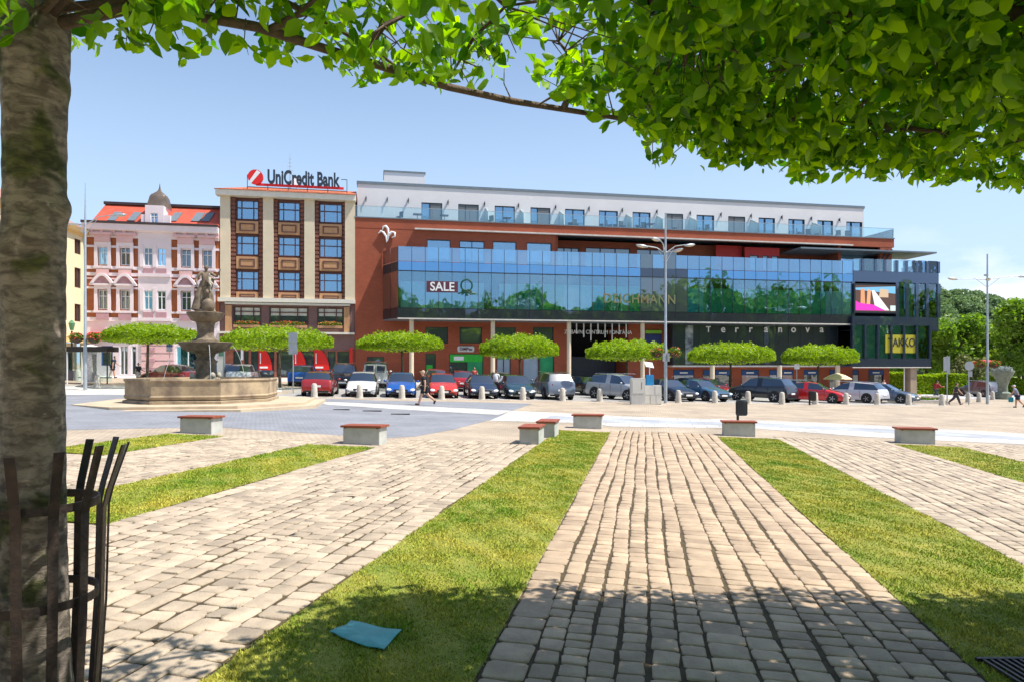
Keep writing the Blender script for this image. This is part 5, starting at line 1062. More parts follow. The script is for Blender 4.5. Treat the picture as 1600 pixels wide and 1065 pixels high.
def skinned(verts,edges,radii,root=0,sub=1):
    radii=[tuple(q*1.28 for q in r) if hasattr(r,'__len__') else r*(1.28 if r>.04 else 1.12) for r in radii]
    me=bpy.data.meshes.new('s'); me.from_pydata([tuple(v) for v in verts],edges,[]); o=bpy.data.objects.new('s',me); COL.objects.link(o)
    o.modifiers.new('S','SKIN')
    if not me.skin_vertices:
        bm=bmesh.new(); bm.from_mesh(me); bm.verts.layers.skin.verify(); bm.to_mesh(me); bm.free()
    sv=me.skin_vertices[0].data
    for i,r in enumerate(radii):
        sv[i].radius=(r,r) if not hasattr(r,'__len__') else r; sv[i].use_root=(i==root)
    s=o.modifiers.new('U','SUBSURF'); s.levels=sub; s.render_levels=sub
    dg=bpy.context.evaluated_depsgraph_get(); dg.update(); m2=bpy.data.meshes.new_from_object(o.evaluated_get(dg)); 
    V=[tuple(v.co) for v in m2.vertices]; Fc=[tuple(p.vertices) for p in m2.polygons]; bpy.data.objects.remove(o); return V,Fc
def figure(name,label,loc,rz,h=1.75,pose=None,cols=None,cat='person',group=None,parent=None,stone=None,hat=None,pack=None,long_trousers=True,skirt=False,bag=None):
    """one continuous body; clothing, shoes and hair as children. pose: lean, legs (hip angles, knee bends), arms"""
    p=dict(lean=0,lh=0,lk=0,rh=0,rk=0,la=8,le=10,ra=-8,re=10,lo=8,ro=8,head=0); p.update(pose or {}); k=h/1.75
    def rot(v,a): a=R(a); return Vector((v.x*math.cos(a)+v.z*math.sin(a),v.y,-v.x*math.sin(a)+v.z*math.cos(a)))   # +a tips forwards (+x)
    J={}; hip=Vector((0,0,.93*k)); 
    def leg(side,ha,ka):
        hj=hip+Vector((0,side*.095*k,-.04*k)); th=rot(Vector((0,0,-.42*k)),-ha); kn=hj+th; sh=rot(Vector((0,0,-.43*k)),-ha+ka); an=kn+sh; toe=an+rot(Vector((.17*k,0,-.04*k)),-ha+ka+ (12 if ka>20 else 0)*1.0); heel=an+rot(Vector((-.04*k,0,-.035*k)),-ha+ka); return hj,kn,an,toe,heel
    Lg=leg(1,p['lh'],p['lk']); Rg=leg(-1,p['rh'],p['rk'])
    low=min(v.z for v in (Lg[3],Lg[4],Rg[3],Rg[4],Lg[2],Rg[2])); dz=-low+.03*k
    up=lambda v:rot(v,p['lean'])
    chest=hip+up(Vector((0,0,.34*k))); neck=hip+up(Vector((.0,0,.53*k))); hd=neck+rot(Vector((.015*k,0,.13*k)),p['lean']*.6+p['head'])
    def arm(side,sa,ea,out):
        sh=hip+up(Vector((0,side*.185*k,.47*k))); v=rot(Vector((0,0,-.29*k)),-sa+p['lean']*.3); v.y=side*abs(v.length)*math.sin(R(out)); el=sh+v; w=rot(Vector((0,0,-.255*k)),-sa-ea+p['lean']*.3); w.y=side*.02*k; wr=el+w; hn=wr+w.normalized()*.07*k; return sh,el,wr,hn,w.normalized()
    La=arm(1,p['la'],p['le'],p['lo']); Ra=arm(-1,p['ra'],p['re'],p['ro'])
    V=[hip,hip+up(Vector((0,0,.16*k))),chest,neck]; Rr=[(.135,.10),(.115,.09),(.15,.10),(.055,.055)]; E_=[(0,1),(1,2),(2,3)]
    for A in (La,Ra):
        i=len(V); V+=[hip+up(Vector((0,(1 if A is La else -1)*.13*k,.46*k))),*A[:4]]; Rr+=[.06,.055,.042,.03,.03]; E_+=[(2,i),(i,i+1),(i+1,i+2),(i+2,i+3),(i+3,i+4)]
    for Q in (Lg,Rg):
        i=len(V); V+=[Q[0],Q[1],Q[2],Q[3]]; Rr+=[.092,.062,.042,.035]; E_+=[(0,i),(i,i+1),(i+1,i+2),(i+2,i+3)]
    dzv=Vector((0,0,dz)); V=[v+dzv for v in V]; Rr=[(r[0]*k,r[1]*k) if hasattr(r,'__len__') else r*k for r in Rr]
    bv,bf=skinned(V,E_,Rr); mb=MB(); mb.add(bv,bf); hd=hd+dzv
    mb.ball(hd,(.095*k,.075*k,.118*k),14); mb.tube([V[3],hd-Vector((0,0,.05*k))],[.055*k,.05*k],8); mb.ball(hd+Vector((.095*k,0,-.01*k)),(.018*k,.012*k,.02*k),6)
    for s_ in (1,-1): mb.ball(hd+Vector((0,s_*.076*k,-.005*k)),(.018*k,.01*k,.03*k),6); 
    for A in (La,Ra):                                           # palms with five fingers each
        w=A[4]; c=A[3]+dzv; lat=Vector((1,0,0)); lat=(lat-w*lat.dot(w)).normalized(); mb.ball(c,(.03*k,.018*k,.045*k),8)
        for q,(o_,l_) in enumerate(((-.024,.055),(-.008,.068),(.009,.064),(.024,.05))): b0=c+lat*o_*k+w*.03*k; mb.tube([b0,b0+w*l_*.5*k,b0+w*l_*k+Vector((.012*k,0,0))],[.0085*k,.008*k,.006*k],5)
        b0=c+lat*.026*k; mb.tube([b0,b0+lat*.02*k+w*.025*k,b0+lat*.022*k+w*.05*k],[.01*k,.009*k,.007*k],5)
    cols=cols or {}
    if stone:
        o=mb.build(name,stone,parent,smooth=60); o.location=loc; o.rotation_euler=(0,0,rz); return o
    t=thing(name,label,cat,loc,rz,group); mb.build('body',M['skin'],t,smooth=60)
    # shirt
    i0=[0,1,2,3]; sv=[V[0]+Vector((0,0,-.05*k)),V[1],V[2],V[2].lerp(V[3],.75)]; sr=[(.165*k,.125*k),(.15*k,.118*k),(.175*k,.125*k),(.085*k,.085*k)]; se=[(0,1),(1,2),(2,3)]
    for j in (4,9):
        i=len(sv); slv=cols.get('sleeve',.55); sv+=[V[j],V[j+1],V[j+1].lerp(V[j+2],min(1,slv*1.2))]; sr+=[.075*k,.07*k,.062*k]; se+=[(2,i),(i,i+1),(i+1,i+2)]
        if slv>.9: sv.append(V[j+3]); sr.append(.045*k); se.append((i+2,i+3))
    a_,b_=skinned(sv,se,sr); MB().add(a_,b_).build('shirt',cols['shirt'],t,smooth=60)
    tv=[V[0]+Vector((0,0,.08*k))]; tr=[(.15*k,.12*k)]; te=[]
    for j in (14,18):
        i=len(tv); tv+=[V[j],V[j].lerp(V[j+1],.9)]; tr+=[.11*k,.085*k]; te+=[(0,i),(i,i+1)]
        if long_trousers: tv+=[V[j+1],V[j+2]]; tr+=[.08*k,.06*k]; te+=[(i+1,i+2),(i+2,i+3)]
    a_,b_=skinned(tv,te,tr); MB().add(a_,b_).build('trousers' if long_trousers else 'shorts',cols['legs'],t,smooth=60)
    for j in (14,18): 
        a0,a1=V[j+2],V[j+3]; MB().tube([a0-(a1-a0)*.25-Vector((0,0,.03*k)),a0-Vector((0,0,.03*k)),a1],[.045*k,.055*k,.04*k],8).build('shoe',cols.get('shoe',M['black']),t,smooth=60)
    hm=MB(); hm.ball(hd+Vector((-.02*k,0,.03*k)),(.098*k,.084*k,.105*k),12); hm.build('cap' if hat else 'hair',hat or cols.get('hair',M['hair']),t,smooth=60)
    if hat: MB().ball(hd+Vector((.09*k,0,.055*k)),(.09*k,.07*k,.012*k),10).build('cap_peak',hat,t,smooth=60)
    if pack: q=V[2]; MB().box(-.26*k,-.09*k,-.15*k,.15*k,-.28*k,.16*k).xf(Matrix.Translation(q)@Matrix.Rotation(R(p['lean']),4,'Y')).build('backpack',pack,t,bevel=.04)
    if bag: c=Ra[3]+dzv; MB().box(c.x-.16*k,c.x+.16*k,c.y-.05,c.y+.05,c.z-.42*k,c.z-.05*k).build('bag',bag,t,bevel=.03)
    return t
figure('statue','',(0,0,zb2+.12),R(-60),2.05,dict(lean=4,lh=8,lk=4,rh=-4,rk=8,la=60,le=70,ra=-10,re=60,lo=30,ro=35),stone=DS,parent=fo)
c_=figure('child_statue','',(.22,-.22,zb2+.95),R(-30),.85,dict(lean=-5,lh=60,lk=70,rh=40,rk=60,la=60,ra=80),stone=mat('pale_carving',(0,0,0)),parent=fo)
b=MB(); b.ball((0,0,zb2+.08),(.45,.4,.16),14); b.ball((.15,-.2,zb2+.3),(.30,.26,.34),14); b.ball((-.15,.1,zb2+.28),(.26,.28,.45),12); b.tube([(-.3,0,zb2+.1),(-.2,.05,zb2+.8),(-.08,.05,zb2+1.45)],[.34,.27,.15],8); b.tube([(.1,.1,zb2+.1),(.1,.05,zb2+.7),(.02,0,zb2+1.2)],[.3,.24,.2],8); b.tube([(.1,-.3,zb2+.9),(.25,-.1,zb2+1.2),(.3,.1,zb2+1.6)],[.09,.1,.08],6); b.build('drapery',DS,fo,smooth=60)

# ------------------------------------------------------------------ flat-clipped trees of the square
def leafcards(n,fn,size,m,parent,rg_,up=.4,name='crown'):
    p=fn(n); n=len(p); d=rg_.normal(size=(n,3)); d[:,2]*=.7; nn=rg_.normal(size=(n,3))+[0,0,up*2]; s=np.cross(d,nn); s/=np.linalg.norm(s,axis=1,keepdims=True); d/=np.linalg.norm(d,axis=1,keepdims=True); z=size*rg_.uniform(.6,1.35,(n,1))
    V=np.stack([p-d*z,p+s*z*.5-d*z*.1,p+d*z,p-s*z*.5-d*z*.1],1).reshape(-1,3); return npmesh(name,V,np.arange(4*n).reshape(-1,4),m,parent,smooth=False)
def flat_tree(px,pl,pr_,pt,pb,lab,seed,Yo):
    k=(px-800)/F; Y=(41.1+Yo)/(1-.198*k); X=k*Y; r_=np.random.default_rng(seed); g=gz(X,Y)
    t=thing('clipped_tree',lab,'tree',(X,Y,g),random.uniform(0,6),'flat-clipped trees along the car park')
    rad=(pr_-pl)/2/F*Y; cx_=((pl+pr_)/2-px)/F*Y; z1=H+(HY-pt)/F*Y-g; z0=H+(HY-pb)/F*Y-g; ca,sa_=math.cos(-t.rotation_euler.z),math.sin(-t.rotation_euler.z); ox,oy=cx_*ca,cx_*sa_
    ph=r_.uniform(0,6,4)
    def fn(n):
        a=r_.random(n)*6.283; q=np.sqrt(r_.random(n)); shell=r_.random(n)<.55; q=np.where(shell,1-.18*r_.random(n)**2,q); rr=rad*(1+.045*np.sin(a*3+ph[0])+.035*np.sin(a*7+ph[1])); x=ox+rr*q*np.cos(a); y=oy+rr*q*np.sin(a)
        dome=1-.52*q**4; lowr=.20*q**3; h=(z1-z0); v=r_.random(n); top=r_.random(n)<.35; v=np.where(top,1-.12*r_.random(n),v)
        lump=.05*np.sin(x*2.6+ph[2])*np.sin(y*2.9+ph[3])+.035*np.sin(x*7+y*5)+.02*np.sin(x*13-y*9); z=z0+h*(lowr+v*(dome-lowr))+lump*2.0*h*(v>.5)
        return np.stack([x,y,z],-1)
    leafcards(13000,fn,.088,LEAF,t,r_)
    b=MB(); b.tube([(0,0,-.3),(0.01,0,.3),(-.02,.01,z0*.6),(ox*.3,oy*.3,z0+.1)],[.14,.105,.09,.08],8); b.build('trunk',M['bark'],t,smooth=60)
    for j in range(7): a=j*.9; MB().tube([(ox*.3,oy*.3,z0+.02),(ox+rad*.45*math.cos(a),oy+rad*.45*math.sin(a),z0+.3),(ox+rad*.9*math.cos(a),oy+rad*.9*math.sin(a),z0+.38)],[.05,.03,.012],5).build('limb',M['bark'],t)
    return t
TR=[(230,166,301,509,538,'flat clipped tree in front of the pink townhouse, left of the fountain',9),(437,352,515,513,549,'flat clipped tree in front of the bank, behind the sign pole',9.5),(628,563,693,521,550,'flat clipped tree between the white van and the green shop front',9.5),
 (812,751,873,525,561,'flat clipped tree left of the dark entrance of the shopping centre',9.5),(980,915,1045,533,564,'flat clipped tree in front of the dark entrance, beside the tall lamp',9.5),(1142,1075,1206,538,569,'flat clipped tree in front of the dark shop glass, second from the right',9.5),(1279,1223,1333,541,571,'rightmost flat clipped tree, beside the umbrella',9.5)]
for i,a in enumerate(TR): flat_tree(*a[:6],20+i,a[6])

# ------------------------------------------------------------------ street lamps
def arm_head(t,z,a,L_,rise,size=.8):
    d=Vector((math.cos(a),math.sin(a),0)); e=d*L_+Vector((0,0,z+rise))
    o=MB().tube([(0,0,z-.15),tuple(d*L_*.5+Vector((0,0,z+rise*.75-.02))),tuple(e)],[.035,.028,.03],6).build('lamp_arm',M['steel'],t,smooth=60)
    MB().tube([(0,0,z-.75),tuple(d*L_*.42+Vector((0,0,z+rise*.4)))],[.02,.015],5).build('brace',M['steel'],o)
    h=MB(); M4=Matrix.Translation(e+d*.42*size)@Matrix.Rotation(a,4,'Z')@Matrix.Rotation(R(-8),4,'Y'); h.ball((0,0,0),(.52*size,.22*size,.11*size),12).xf(M4); h.build('lamp_head',M['steel'],t,smooth=60)
    h=MB(); h.ball((0.05,0,-.05*size),(.36*size,.17*size,.09*size),10).xf(M4); h.build('lamp_glass',mat('lamp_glass',(.62,.52,.36),.25),t,smooth=60)
def basket(px_off,z,t_loc,lab,seed,col=2):
    r_=np.random.default_rng(seed); b=thing('flower_basket',lab,'flower basket',(t_loc[0],t_loc[1],t_loc[2]+z),0,'flower baskets on the lamp posts')
    for s_ in (-1,1):
        MB().lathe([(.1,-.25),(.3,-.1),(.36,.05)],(s_*.52,0),12).build('bowl',M['darkmetal'],b,smooth=50)
        leafblob('leaves',500,(s_*.55,0,.08),(.42,.36,.30),.07,FLW[0],b,r_); leafblob('blooms',170,(s_*.55,0,.1),(.45,.4,.32),.06,FLW[col],b,r_)
    MB().box(-.5,.5,-.02,.02,-.02,.02).build('bracket',M['darkmetal'],b)
def lamp(px,py,ptop,parm,arms,lab,rod=0,base_z=1.0):
    g=G(px,py); t=thing('street_lamp',lab,'street lamp',g,0,'tall street lamps'); zt_=(HY-ptop)/F*g.y+H-g.z; za=(HY-parm)/F*g.y+H-g.z
    prof=[(0,0,-.2),(0,0,3.2),(0,0,3.25),(0,0,za),(0,0,zt_)]; MB().tube(prof,[.105,.10,.085,.06,.05 if not rod else .012],12).build('pole',M['steel'],t,smooth=60)
    for a,l_,r_ in arms: arm_head(t,za,R(a),l_,r_)
    return g,t
g,t=lamp(1040,629,333,392,[(188,1.15,.25),(215,.5,.6),(20,1.4,.45),(-50,.55,-.1)],'tall grey lamp post with four arms in front of the blue glass storey'); basket(0,H+(HY-552)/F*g.y-g.z,g,'orange flower baskets on the tall lamp post near the utility cabinets',1)
for s_ in (-1,1): MB().box(s_*.14-.07,s_*.14+.07,-.2,-.1,2.55,3.05).build('junction_box',M['steel'],t)
g,t=lamp(1543,630.5,397,434,[(182,2.4,-.1),(-2,2.4,.1),(60,.5,.3),(240,.3,-.2)],'tall grey lamp post with level arms at the right, in front of the park'); basket(0,H+(HY-570)/F*g.y-g.z,g,'flower baskets low on the right-hand lamp post',2,1)
g,t=lamp(133,609,286,348,[(185,1.6,-.15),(15,1.5,.55),(200,.9,-.1)],'tall grey lamp post at the left in front of the pink townhouse',rod=1); basket(0,H+(HY-530)/F*g.y-g.z,g,'leafy red and green flower baskets on the left lamp post',3,1)
#@@PART5
# ------------------------------------------------------------------ bollards
def bollard(px,py,lab,h=.80,grp='stone bollards along the car park'):
    g=G(px,py); t=BP if not BP.get('label') else None
    if t: t.location=g; t['label']=lab; t['group']=grp; return t
    return dup(BP,g,0,lab,grp,(1,1,h/.80))
BP=thing('bollard','','bollard'); 
BS=mat('bollard_stone',(.52,.48,.41),.85,scale=5,var=.15,bump=.4,bscale=30)
MB().lathe([(.20,-.1),(.195,.05),(.155,.70),(.12,.775),(.05,.80)],(0,0),12).build('post',BS,BP,smooth=45); MB().lathe([(.24,-.1),(.24,.012)],(0,0),12).build('foot',M['curb'],BP)
bo=[(491,620,'leftmost bollard of the row, before the dark red hatchback'),(562,621,'bollard in front of the white hatchback'),(628,622,'bollard in front of the bright blue hatchback'),(690,623,'bollard in front of the orange-red car, right of the walking man'),(753,623.5,'bollard in front of the navy car'),
 (817,624.5,'bollard in front of the dark teal car'),(879,625.5,'bollard in front of the grey off-roader seen from behind'),(937,626.5,'bollard before the silver estate, left of the utility cabinets'),(1060,628.5,'bollard just right of the tall lamp post'),(1117,629,'bollard in front of the steel-blue sedan'),
 (1169,629.5,'bollard before the black off-roader, left of its front wheel'),(1222,631,'bollard at the tail of the black off-roader'),(1274,631,'bollard in front of the red sedan door, beside a dark bin'),(1322,631.5,'bollard between red sedan and white estate'),(1371,632,'bollard between white estate and grey-blue sedan'),
 (1420,632.5,'bollard at the nose of the grey-blue sedan'),(1472,633,'bollard at the right end of the row, by the planter'),(1513,628,'bollard left of the grey car at the right'),(1530,627.5,'bollard in front of the grey car at the right'),(1551,624,'low bollard just right of the right lamp post'),(1565,622,'farthest bollard at the right edge, past the lamp post'),
 (152,604.5,'bollard beside the left lamp post'),(122,594,'bollard in front of the news kiosk')]
for a in bo: bollard(*a)

# ------------------------------------------------------------------ cars
def prof(kind):
    # stations along the car from nose: (x, z_under, z_shoulder, z_top, halfwidth factor, roof halfwidth factor)
    if kind=='hatch': L_,H_=4.1,1.46; st=[(0,.30,.42,.46,.80,.6),(.03,.22,.56,.60,.90,.7),(.10,.20,.68,.74,.97,.75),(.20,.20,.80,.86,.99,.78),(.28,.20,.88,.94,1,.80),(.45,.20,.93,1.40,1,.72),(.58,.20,.94,1.46,1,.74),(.66,.20,.95,1.46,1,.74),(.84,.20,.96,1.38,.99,.72),(.955,.20,.96,1.00,.96,.78),(.985,.24,.80,.84,.94,.75),(1,.30,.55,.58,.90,.7)]; g=(4,5,8,9,6,7)
    elif kind=='sedan': L_,H_=4.6,1.43; st=[(0,.30,.42,.46,.78,.6),(.025,.22,.58,.62,.88,.7),(.09,.20,.68,.74,.96,.75),(.18,.20,.79,.85,.99,.78),(.28,.20,.87,.94,1,.80),(.42,.20,.92,1.36,1,.70),(.54,.20,.93,1.43,1,.72),(.60,.20,.94,1.43,1,.72),(.72,.20,.95,1.36,.99,.70),(.86,.20,.95,1.02,.97,.78),(.97,.22,.88,.98,.94,.76),(1,.30,.60,.64,.90,.7)]; g=(4,5,8,9,6,7)
    elif kind=='estate': L_,H_=4.6,1.47; st=[(0,.30,.42,.46,.78,.6),(.025,.22,.58,.62,.88,.7),(.09,.20,.68,.74,.96,.75),(.18,.20,.80,.86,.99,.78),(.26,.20,.87,.94,1,.80),(.40,.20,.92,1.38,1,.70),(.52,.20,.93,1.47,1,.72),(.60,.20,.94,1.47,1,.72),(.88,.20,.96,1.40,.98,.70),(.965,.20,.96,1.02,.96,.76),(.985,.22,.82,.86,.94,.75),(1,.30,.56,.60,.90,.7)]; g=(4,5,8,9,6,7)
    elif kind=='suv': L_,H_=4.55,1.68; st=[(0,.38,.50,.55,.82,.65),(.02,.30,.72,.78,.90,.72),(.08,.28,.84,.92,.97,.78),(.18,.28,.95,1.02,1,.80),(.25,.28,1.02,1.08,1,.82),(.38,.28,1.06,1.58,1,.74),(.52,.28,1.07,1.68,1,.76),(.60,.28,1.08,1.68,1,.76),(.88,.28,1.12,1.60,.98,.72),(.955,.28,1.12,1.18,.97,.78),(.98,.32,.92,.97,.95,.78),(1,.38,.66,.70,.92,.72)]; g=(4,5,8,9,6,7)
    else: L_,H_=4.3,1.85; st=[(0,.34,.50,.55,.80,.65),(.02,.26,.66,.72,.90,.72),(.08,.24,.80,.88,.97,.78),(.17,.24,.92,1.0,1,.80),(.22,.24,1.0,1.06,1,.84),(.36,.24,1.06,1.70,1,.80),(.48,.24,1.08,1.85,1,.84),(.56,.24,1.08,1.86,1,.85),(.94,.24,1.10,1.84,1,.86),(.985,.24,1.10,1.70,.99,.88),(.992,.26,.90,.95,.98,.88),(1,.34,.60,.64,.95,.8)]; g=(4,5,8,9,6,7)
    return L_,H_,st,g
CARP={}
def paint(c): 
    n='car_paint_%.2f_%.2f_%.2f'%c
    return mat(n,c,.28,metal=.15,var=.02,coat=1)
def car(kind,col,cx,cy,hd,label,name='parked_car',grp='cars parked on the square'):
    L_,H_,st,g=prof(kind); Wd=.89 if kind!='suv' else .94
    t=thing(name,label,'van' if kind=='van' else 'car',(cx,cy,gz(cx,cy)),R(hd),grp)
    # tilt with the slope of the square
    n=Vector((.0235,0,1)) if cy<42 else Vector((gz(cx-1,cy)-gz(cx+1,cy),gz(cx,cy-1)-gz(cx,cy+1),2)).normalized(); n.normalize()
    t.rotation_euler=(n.to_track_quat('Z','Y').to_matrix()@Matrix.Identity(3)).to_euler(); q=Vector((0,0,1)).rotation_difference(n)@Matrix.Rotation(R(hd),3,'Z').to_quaternion(); t.rotation_euler=q.to_euler()
    pm=paint(col)
    def sec(s):
        x,zu,zs,zt_,wf,rf=s; X=L_/2-x*L_; w=Wd*wf; zm=zu+(zs-zu)*.45
        return [(X,w*.93,zu),(X,w*.985,zu+.10),(X,w,zm),(X,w*.985,zs-.06),(X,w*.95,zs),(X,Wd*rf if zt_-zs>.2 else w*.86,zt_-(.03 if zt_-zs>.2 else .01)),(X,(Wd*rf if zt_-zs>.2 else w*.86)*.8,zt_),(X,0,zt_+.02)]
    S_=[sec(s) for s in st]; full=[[*s,*[(x,-y,z) for x,y,z in s[-2::-1]]] for s in S_]; m_=15; n_=len(st)
    V=[v for s in full for v in s]; body=[];ws=[];rw=[];sd={1:[],-1:[]}
    ws_i,ws_j,rr_i,rr_j,p0,p1=g
    for i in range(n_-1):
        for j in range(m_-1):
            f=(i*m_+j,(i+1)*m_+j,(i+1)*m_+j+1,i*m_+j+1); top=5<=j<=8; side=j in (4,9)
            if top and i==ws_i: ws.append(f)
            elif top and i==rr_i: rw.append(f)
            elif side and ws_i<=i<=rr_i and i!=6: sd[1 if j==4 else -1].append(f)
            else: body.append(f)
    body.append(tuple(range(m_))); body.append(tuple((n_-1)*m_+j for j in range(m_-1,-1,-1)))
    body.append((0,m_-1,(n_-1)*m_+m_-1,(n_-1)*m_))
    def sub(fs,nm,mt,par,ins=0):
        b=MB(); idx={}; vs=[]; ff=[]
        for f in fs:
            for k in f:
                if k not in idx: idx[k]=len(vs); vs.append(V[k])
            ff.append(tuple(idx[k] for k in f))
        b.add(vs,ff); return b.build(nm,mt,par,smooth=32)
    bo_=sub(body,'body',pm,t); sub(ws,'windscreen',M['carglass'],t); sub(rw,'rear_window',M['carglass'],t)
    for s_ in (1,-1): sub(sd[s_],'side_window',M['carglass'],t)
    # wheels
    wr=.33 if kind!='suv' else .37
    for fx in (.19,.805):
        for s_ in (1,-1):
            X=L_/2-fx*L_; w=Wd*.985
            a=MB(); a.lathe([(wr+.06,0),(wr+.06,.012)],(0,0),24).xf(Matrix.Translation((X,s_*(w-.008),wr+.02))@Matrix.Rotation(R(-90*s_),4,'X')); a.build('wheel_arch',M['black'],t)
            b=MB(); b.lathe([(wr*.62,-.18),(wr*.96,-.18),(wr,-.15),(wr,0),(wr*.95,.03),(wr*.64,.035)],(0,0),24).xf(Matrix.Translation((X,s_*(w+.0),wr))@Matrix.Rotation(R(-90*s_),4,'X')); o=b.build('tyre',M['tyre'],t,smooth=40)
            b=MB(); b.lathe([(wr*.63,.01),(wr*.60,.03)],(0,0),20); 
            for k in range(5): a_=k*2*math.pi/5; b.add([(math.cos(a_+u)*r_,math.sin(a_+u)*r_,.045) for u,r_ in ((-.22,.05),(.22,.05),(.13,wr*.58),(-.13,wr*.58))],[(0,1,2,3)])
            b.ball((0,0,.03),(.05,.05,.03),8); b.xf(Matrix.Translation((X,s_*w,wr))@Matrix.Rotation(R(-90*s_),4,'X')); b.build('rim',M['rim'],o)
    hi=st[2][2]; xn=L_/2; zb_=st[10][2]
    for s_ in (1,-1):
        zh=st[1][2]; b=MB(); b.ball((0,0,0),(.17,.205,.085),12).xf(Matrix.Translation((xn-.165,s_*Wd*.735,zh-.045))@Matrix.Rotation(R(-34*s_),4,'Z')@Matrix.Rotation(R(14),4,'Y')); b.build('headlight',M['lamp'],t,smooth=60)
        zt2=st[9][2]-.18 if kind!='van' else .95; y0,y1=s_*Wd*.62,s_*Wd*.965; b=MB(); b.add([(-xn+.055,y0,zt2-.13),(-xn+.20,y1,zt2-.13),(-xn+.34,y1,zt2+.10),(-xn+.05,y0,zt2+.06),(-xn+.2,y0,zt2-.12),(-xn+.4,y1*.95,zt2-.12),(-xn+.4,y1*.95,zt2+.09),(-xn+.2,y0,zt2+.05)],[(0,1,2,3),(7,6,5,4),(0,4,5,1),(1,5,6,2),(2,6,7,3),(3,7,4,0)]).build('tail_light',M['red_lens'],t,smooth=30)
        b=MB(); xm_=L_/2-(st[4][0]+.03)*L_; b.ball((xm_,s_*(Wd+.10),st[4][2]+.10),(.07,.11,.07),8); b.build('mirror',pm,t,smooth=60)
        for hx in (.5,.68): MB().box(L_/2-hx*L_-.09,L_/2-hx*L_+.09,s_*(Wd*.985),s_*(Wd+.018),st[5][2]-.13,st[5][2]-.10).build('door_handle',pm,t)
    zh=st[1][2]; MB().box(xn-.14,xn+.005,-.42,.42,zh-.14,zh-.02).build('grille',M['black'],t,bevel=.01); MB().box(xn-.1,xn+.012,-.60,.60,.24,.36).build('lower_grille',M['black'],t,bevel=.01)
    MB().box(xn+.013,xn+.025,-.26,.26,.37,.48).build('licence_plate',M['plate'],t); MB().box(-xn-.02,-xn+.03,-.26,.26,.56 if kind!='sedan' else .62,.67 if kind!='sedan' else .73).build('licence_plate',M['plate'],t)
    b=MB(); b.box(-xn-.012,-xn+.1,-Wd*.8,Wd*.8,.25,.36); b.build('rear_bumper_strip',M['black'],t)
    # door gaps
    for hx in ((.30,.50,.70) if kind!='van' else (.26,.48)):
        for s_ in (1,-1): X=L_/2-hx*L_; MB().box(X-.006,X+.006,s_*Wd*.99,s_*(Wd+.003),.32,st[5][2]-.04).build('door_gap',M['black'],t)
    if kind=='van': MB().box(-xn-.004,-xn+.0,-.012,.012,.4,1.75).build('rear_door_gap',M['black'],t); [MB().box(-xn+.005,-xn+.05,s_*.12,s_*.68,1.13,1.62).build('rear_door_window',M['carglass'],t) for s_ in (1,-1)]
    if kind in ('suv','estate'):
        for s_ in (1,-1): MB().tube([(.9,s_*.62,H_+.02),(.8,s_*.62,H_+.055),(-1.5,s_*.62,H_+.03),(-1.6,s_*.62,H_-.02)],.016,5).build('roof_rail',M['chrome'],t)
    return t
def at(px,off): k=(px-800)/F; Y=(41.1+off)/(1-.198*k); return k*Y,Y
NO=-79    # heading straight out of the bay, towards the viewer
C_=[('hatch',(.33,.02,.02),501,2.9,98,'dark red hatchback seen from behind, leftmost of the front row'),
('hatch',(.72,.72,.70),567,2.9,-82,'white hatchback facing the square between the red and blue cars'),
('hatch',(.01,.09,.36),627,2.8,-82,'bright blue hatchback facing the square'),
('hatch',(.58,.035,.015),690,2.8,-80,'orange-red hatchback facing the square beside the walking man'),
('sedan',(.012,.025,.06),750,3.0,-80,'navy car facing the square, behind the fifth bollard'),
('hatch',(.012,.05,.07),805,2.9,-78,'dark teal hatchback facing the square'),
('suv',(.14,.17,.22),861,3.0,104,'blue-grey off-roader showing its rear with red lamps'),
('suv',(.36,.38,.41),967,3.3,-48,'silver off-roader at an angle, half behind the utility cabinets'),
('sedan',(.015,.022,.04),1043,3.3,-66,'navy sedan behind the tall lamp post'),
('sedan',(.05,.12,.21),1092,3.6,-60,'steel-blue sedan at an angle right of the tall lamp post'),
('suv',(.012,.012,.018),1190,3.6,132,'black off-roader seen from its rear corner'),
('sedan',(.62,.012,.015),1271,3.2,-38,'bright red sedan pointing right'),
('estate',(.62,.60,.62),1332,4.6,128,'white estate car seen from its rear corner'),
('sedan',(.08,.12,.19),1380,4.6,-46,'grey-blue sedan at the right end of the front row'),
('hatch',(.01,.08,.40),476,13.0,96,'blue hatchback in the back row beside the sign pole'),
('suv',(.010,.010,.014),538,11.5,-80,'black car in the back row behind the white hatchback'),
('van',(.74,.74,.74),588,12.5,98,'white van seen from behind in the back row'),
('hatch',(.36,.04,.03),680,12.5,98,'faded red hatchback in the back row behind the orange-red car'),
('hatch',(.38,.012,.02),722,10.5,96,'red hatchback seen from behind in front of the green shop'),
('sedan',(.50,.50,.47),782,11.5,-78,'pale silver car in the back row behind the person in white'),
('sedan',(.012,.012,.014),912,10.5,-62,'black sedan in the back row before the dark entrance'),
('estate',(.02,.022,.025),1070,12.0,120,'black estate in the back row right of the tall lamp post'),
('hatch',(.50,.012,.03),1110,10.5,-50,'red hatchback in the back row behind the steel-blue sedan'),
('estate',(.40,.42,.42),1258,11.5,-40,'silver estate in the back row behind the red sedan')]
for k,c,px,off,hd,lab in C_: x,y=at(px,off); car(k,c,x,y,hd,lab)
p=G(270,586); p=XY(268,47.5); car('sedan',(.20,.012,.02),p.x,p.y,158,'dark red sedan behind the fountain, left side'); p=XY(381,50); car('hatch',(.52,.55,.60),p.x,p.y,100,'pale silver small car behind the fountain basin, right side')
p=XY(352,51); car('hatch',(.03,.06,.14),p.x,p.y,100,'dark blue car behind the fountain statue')
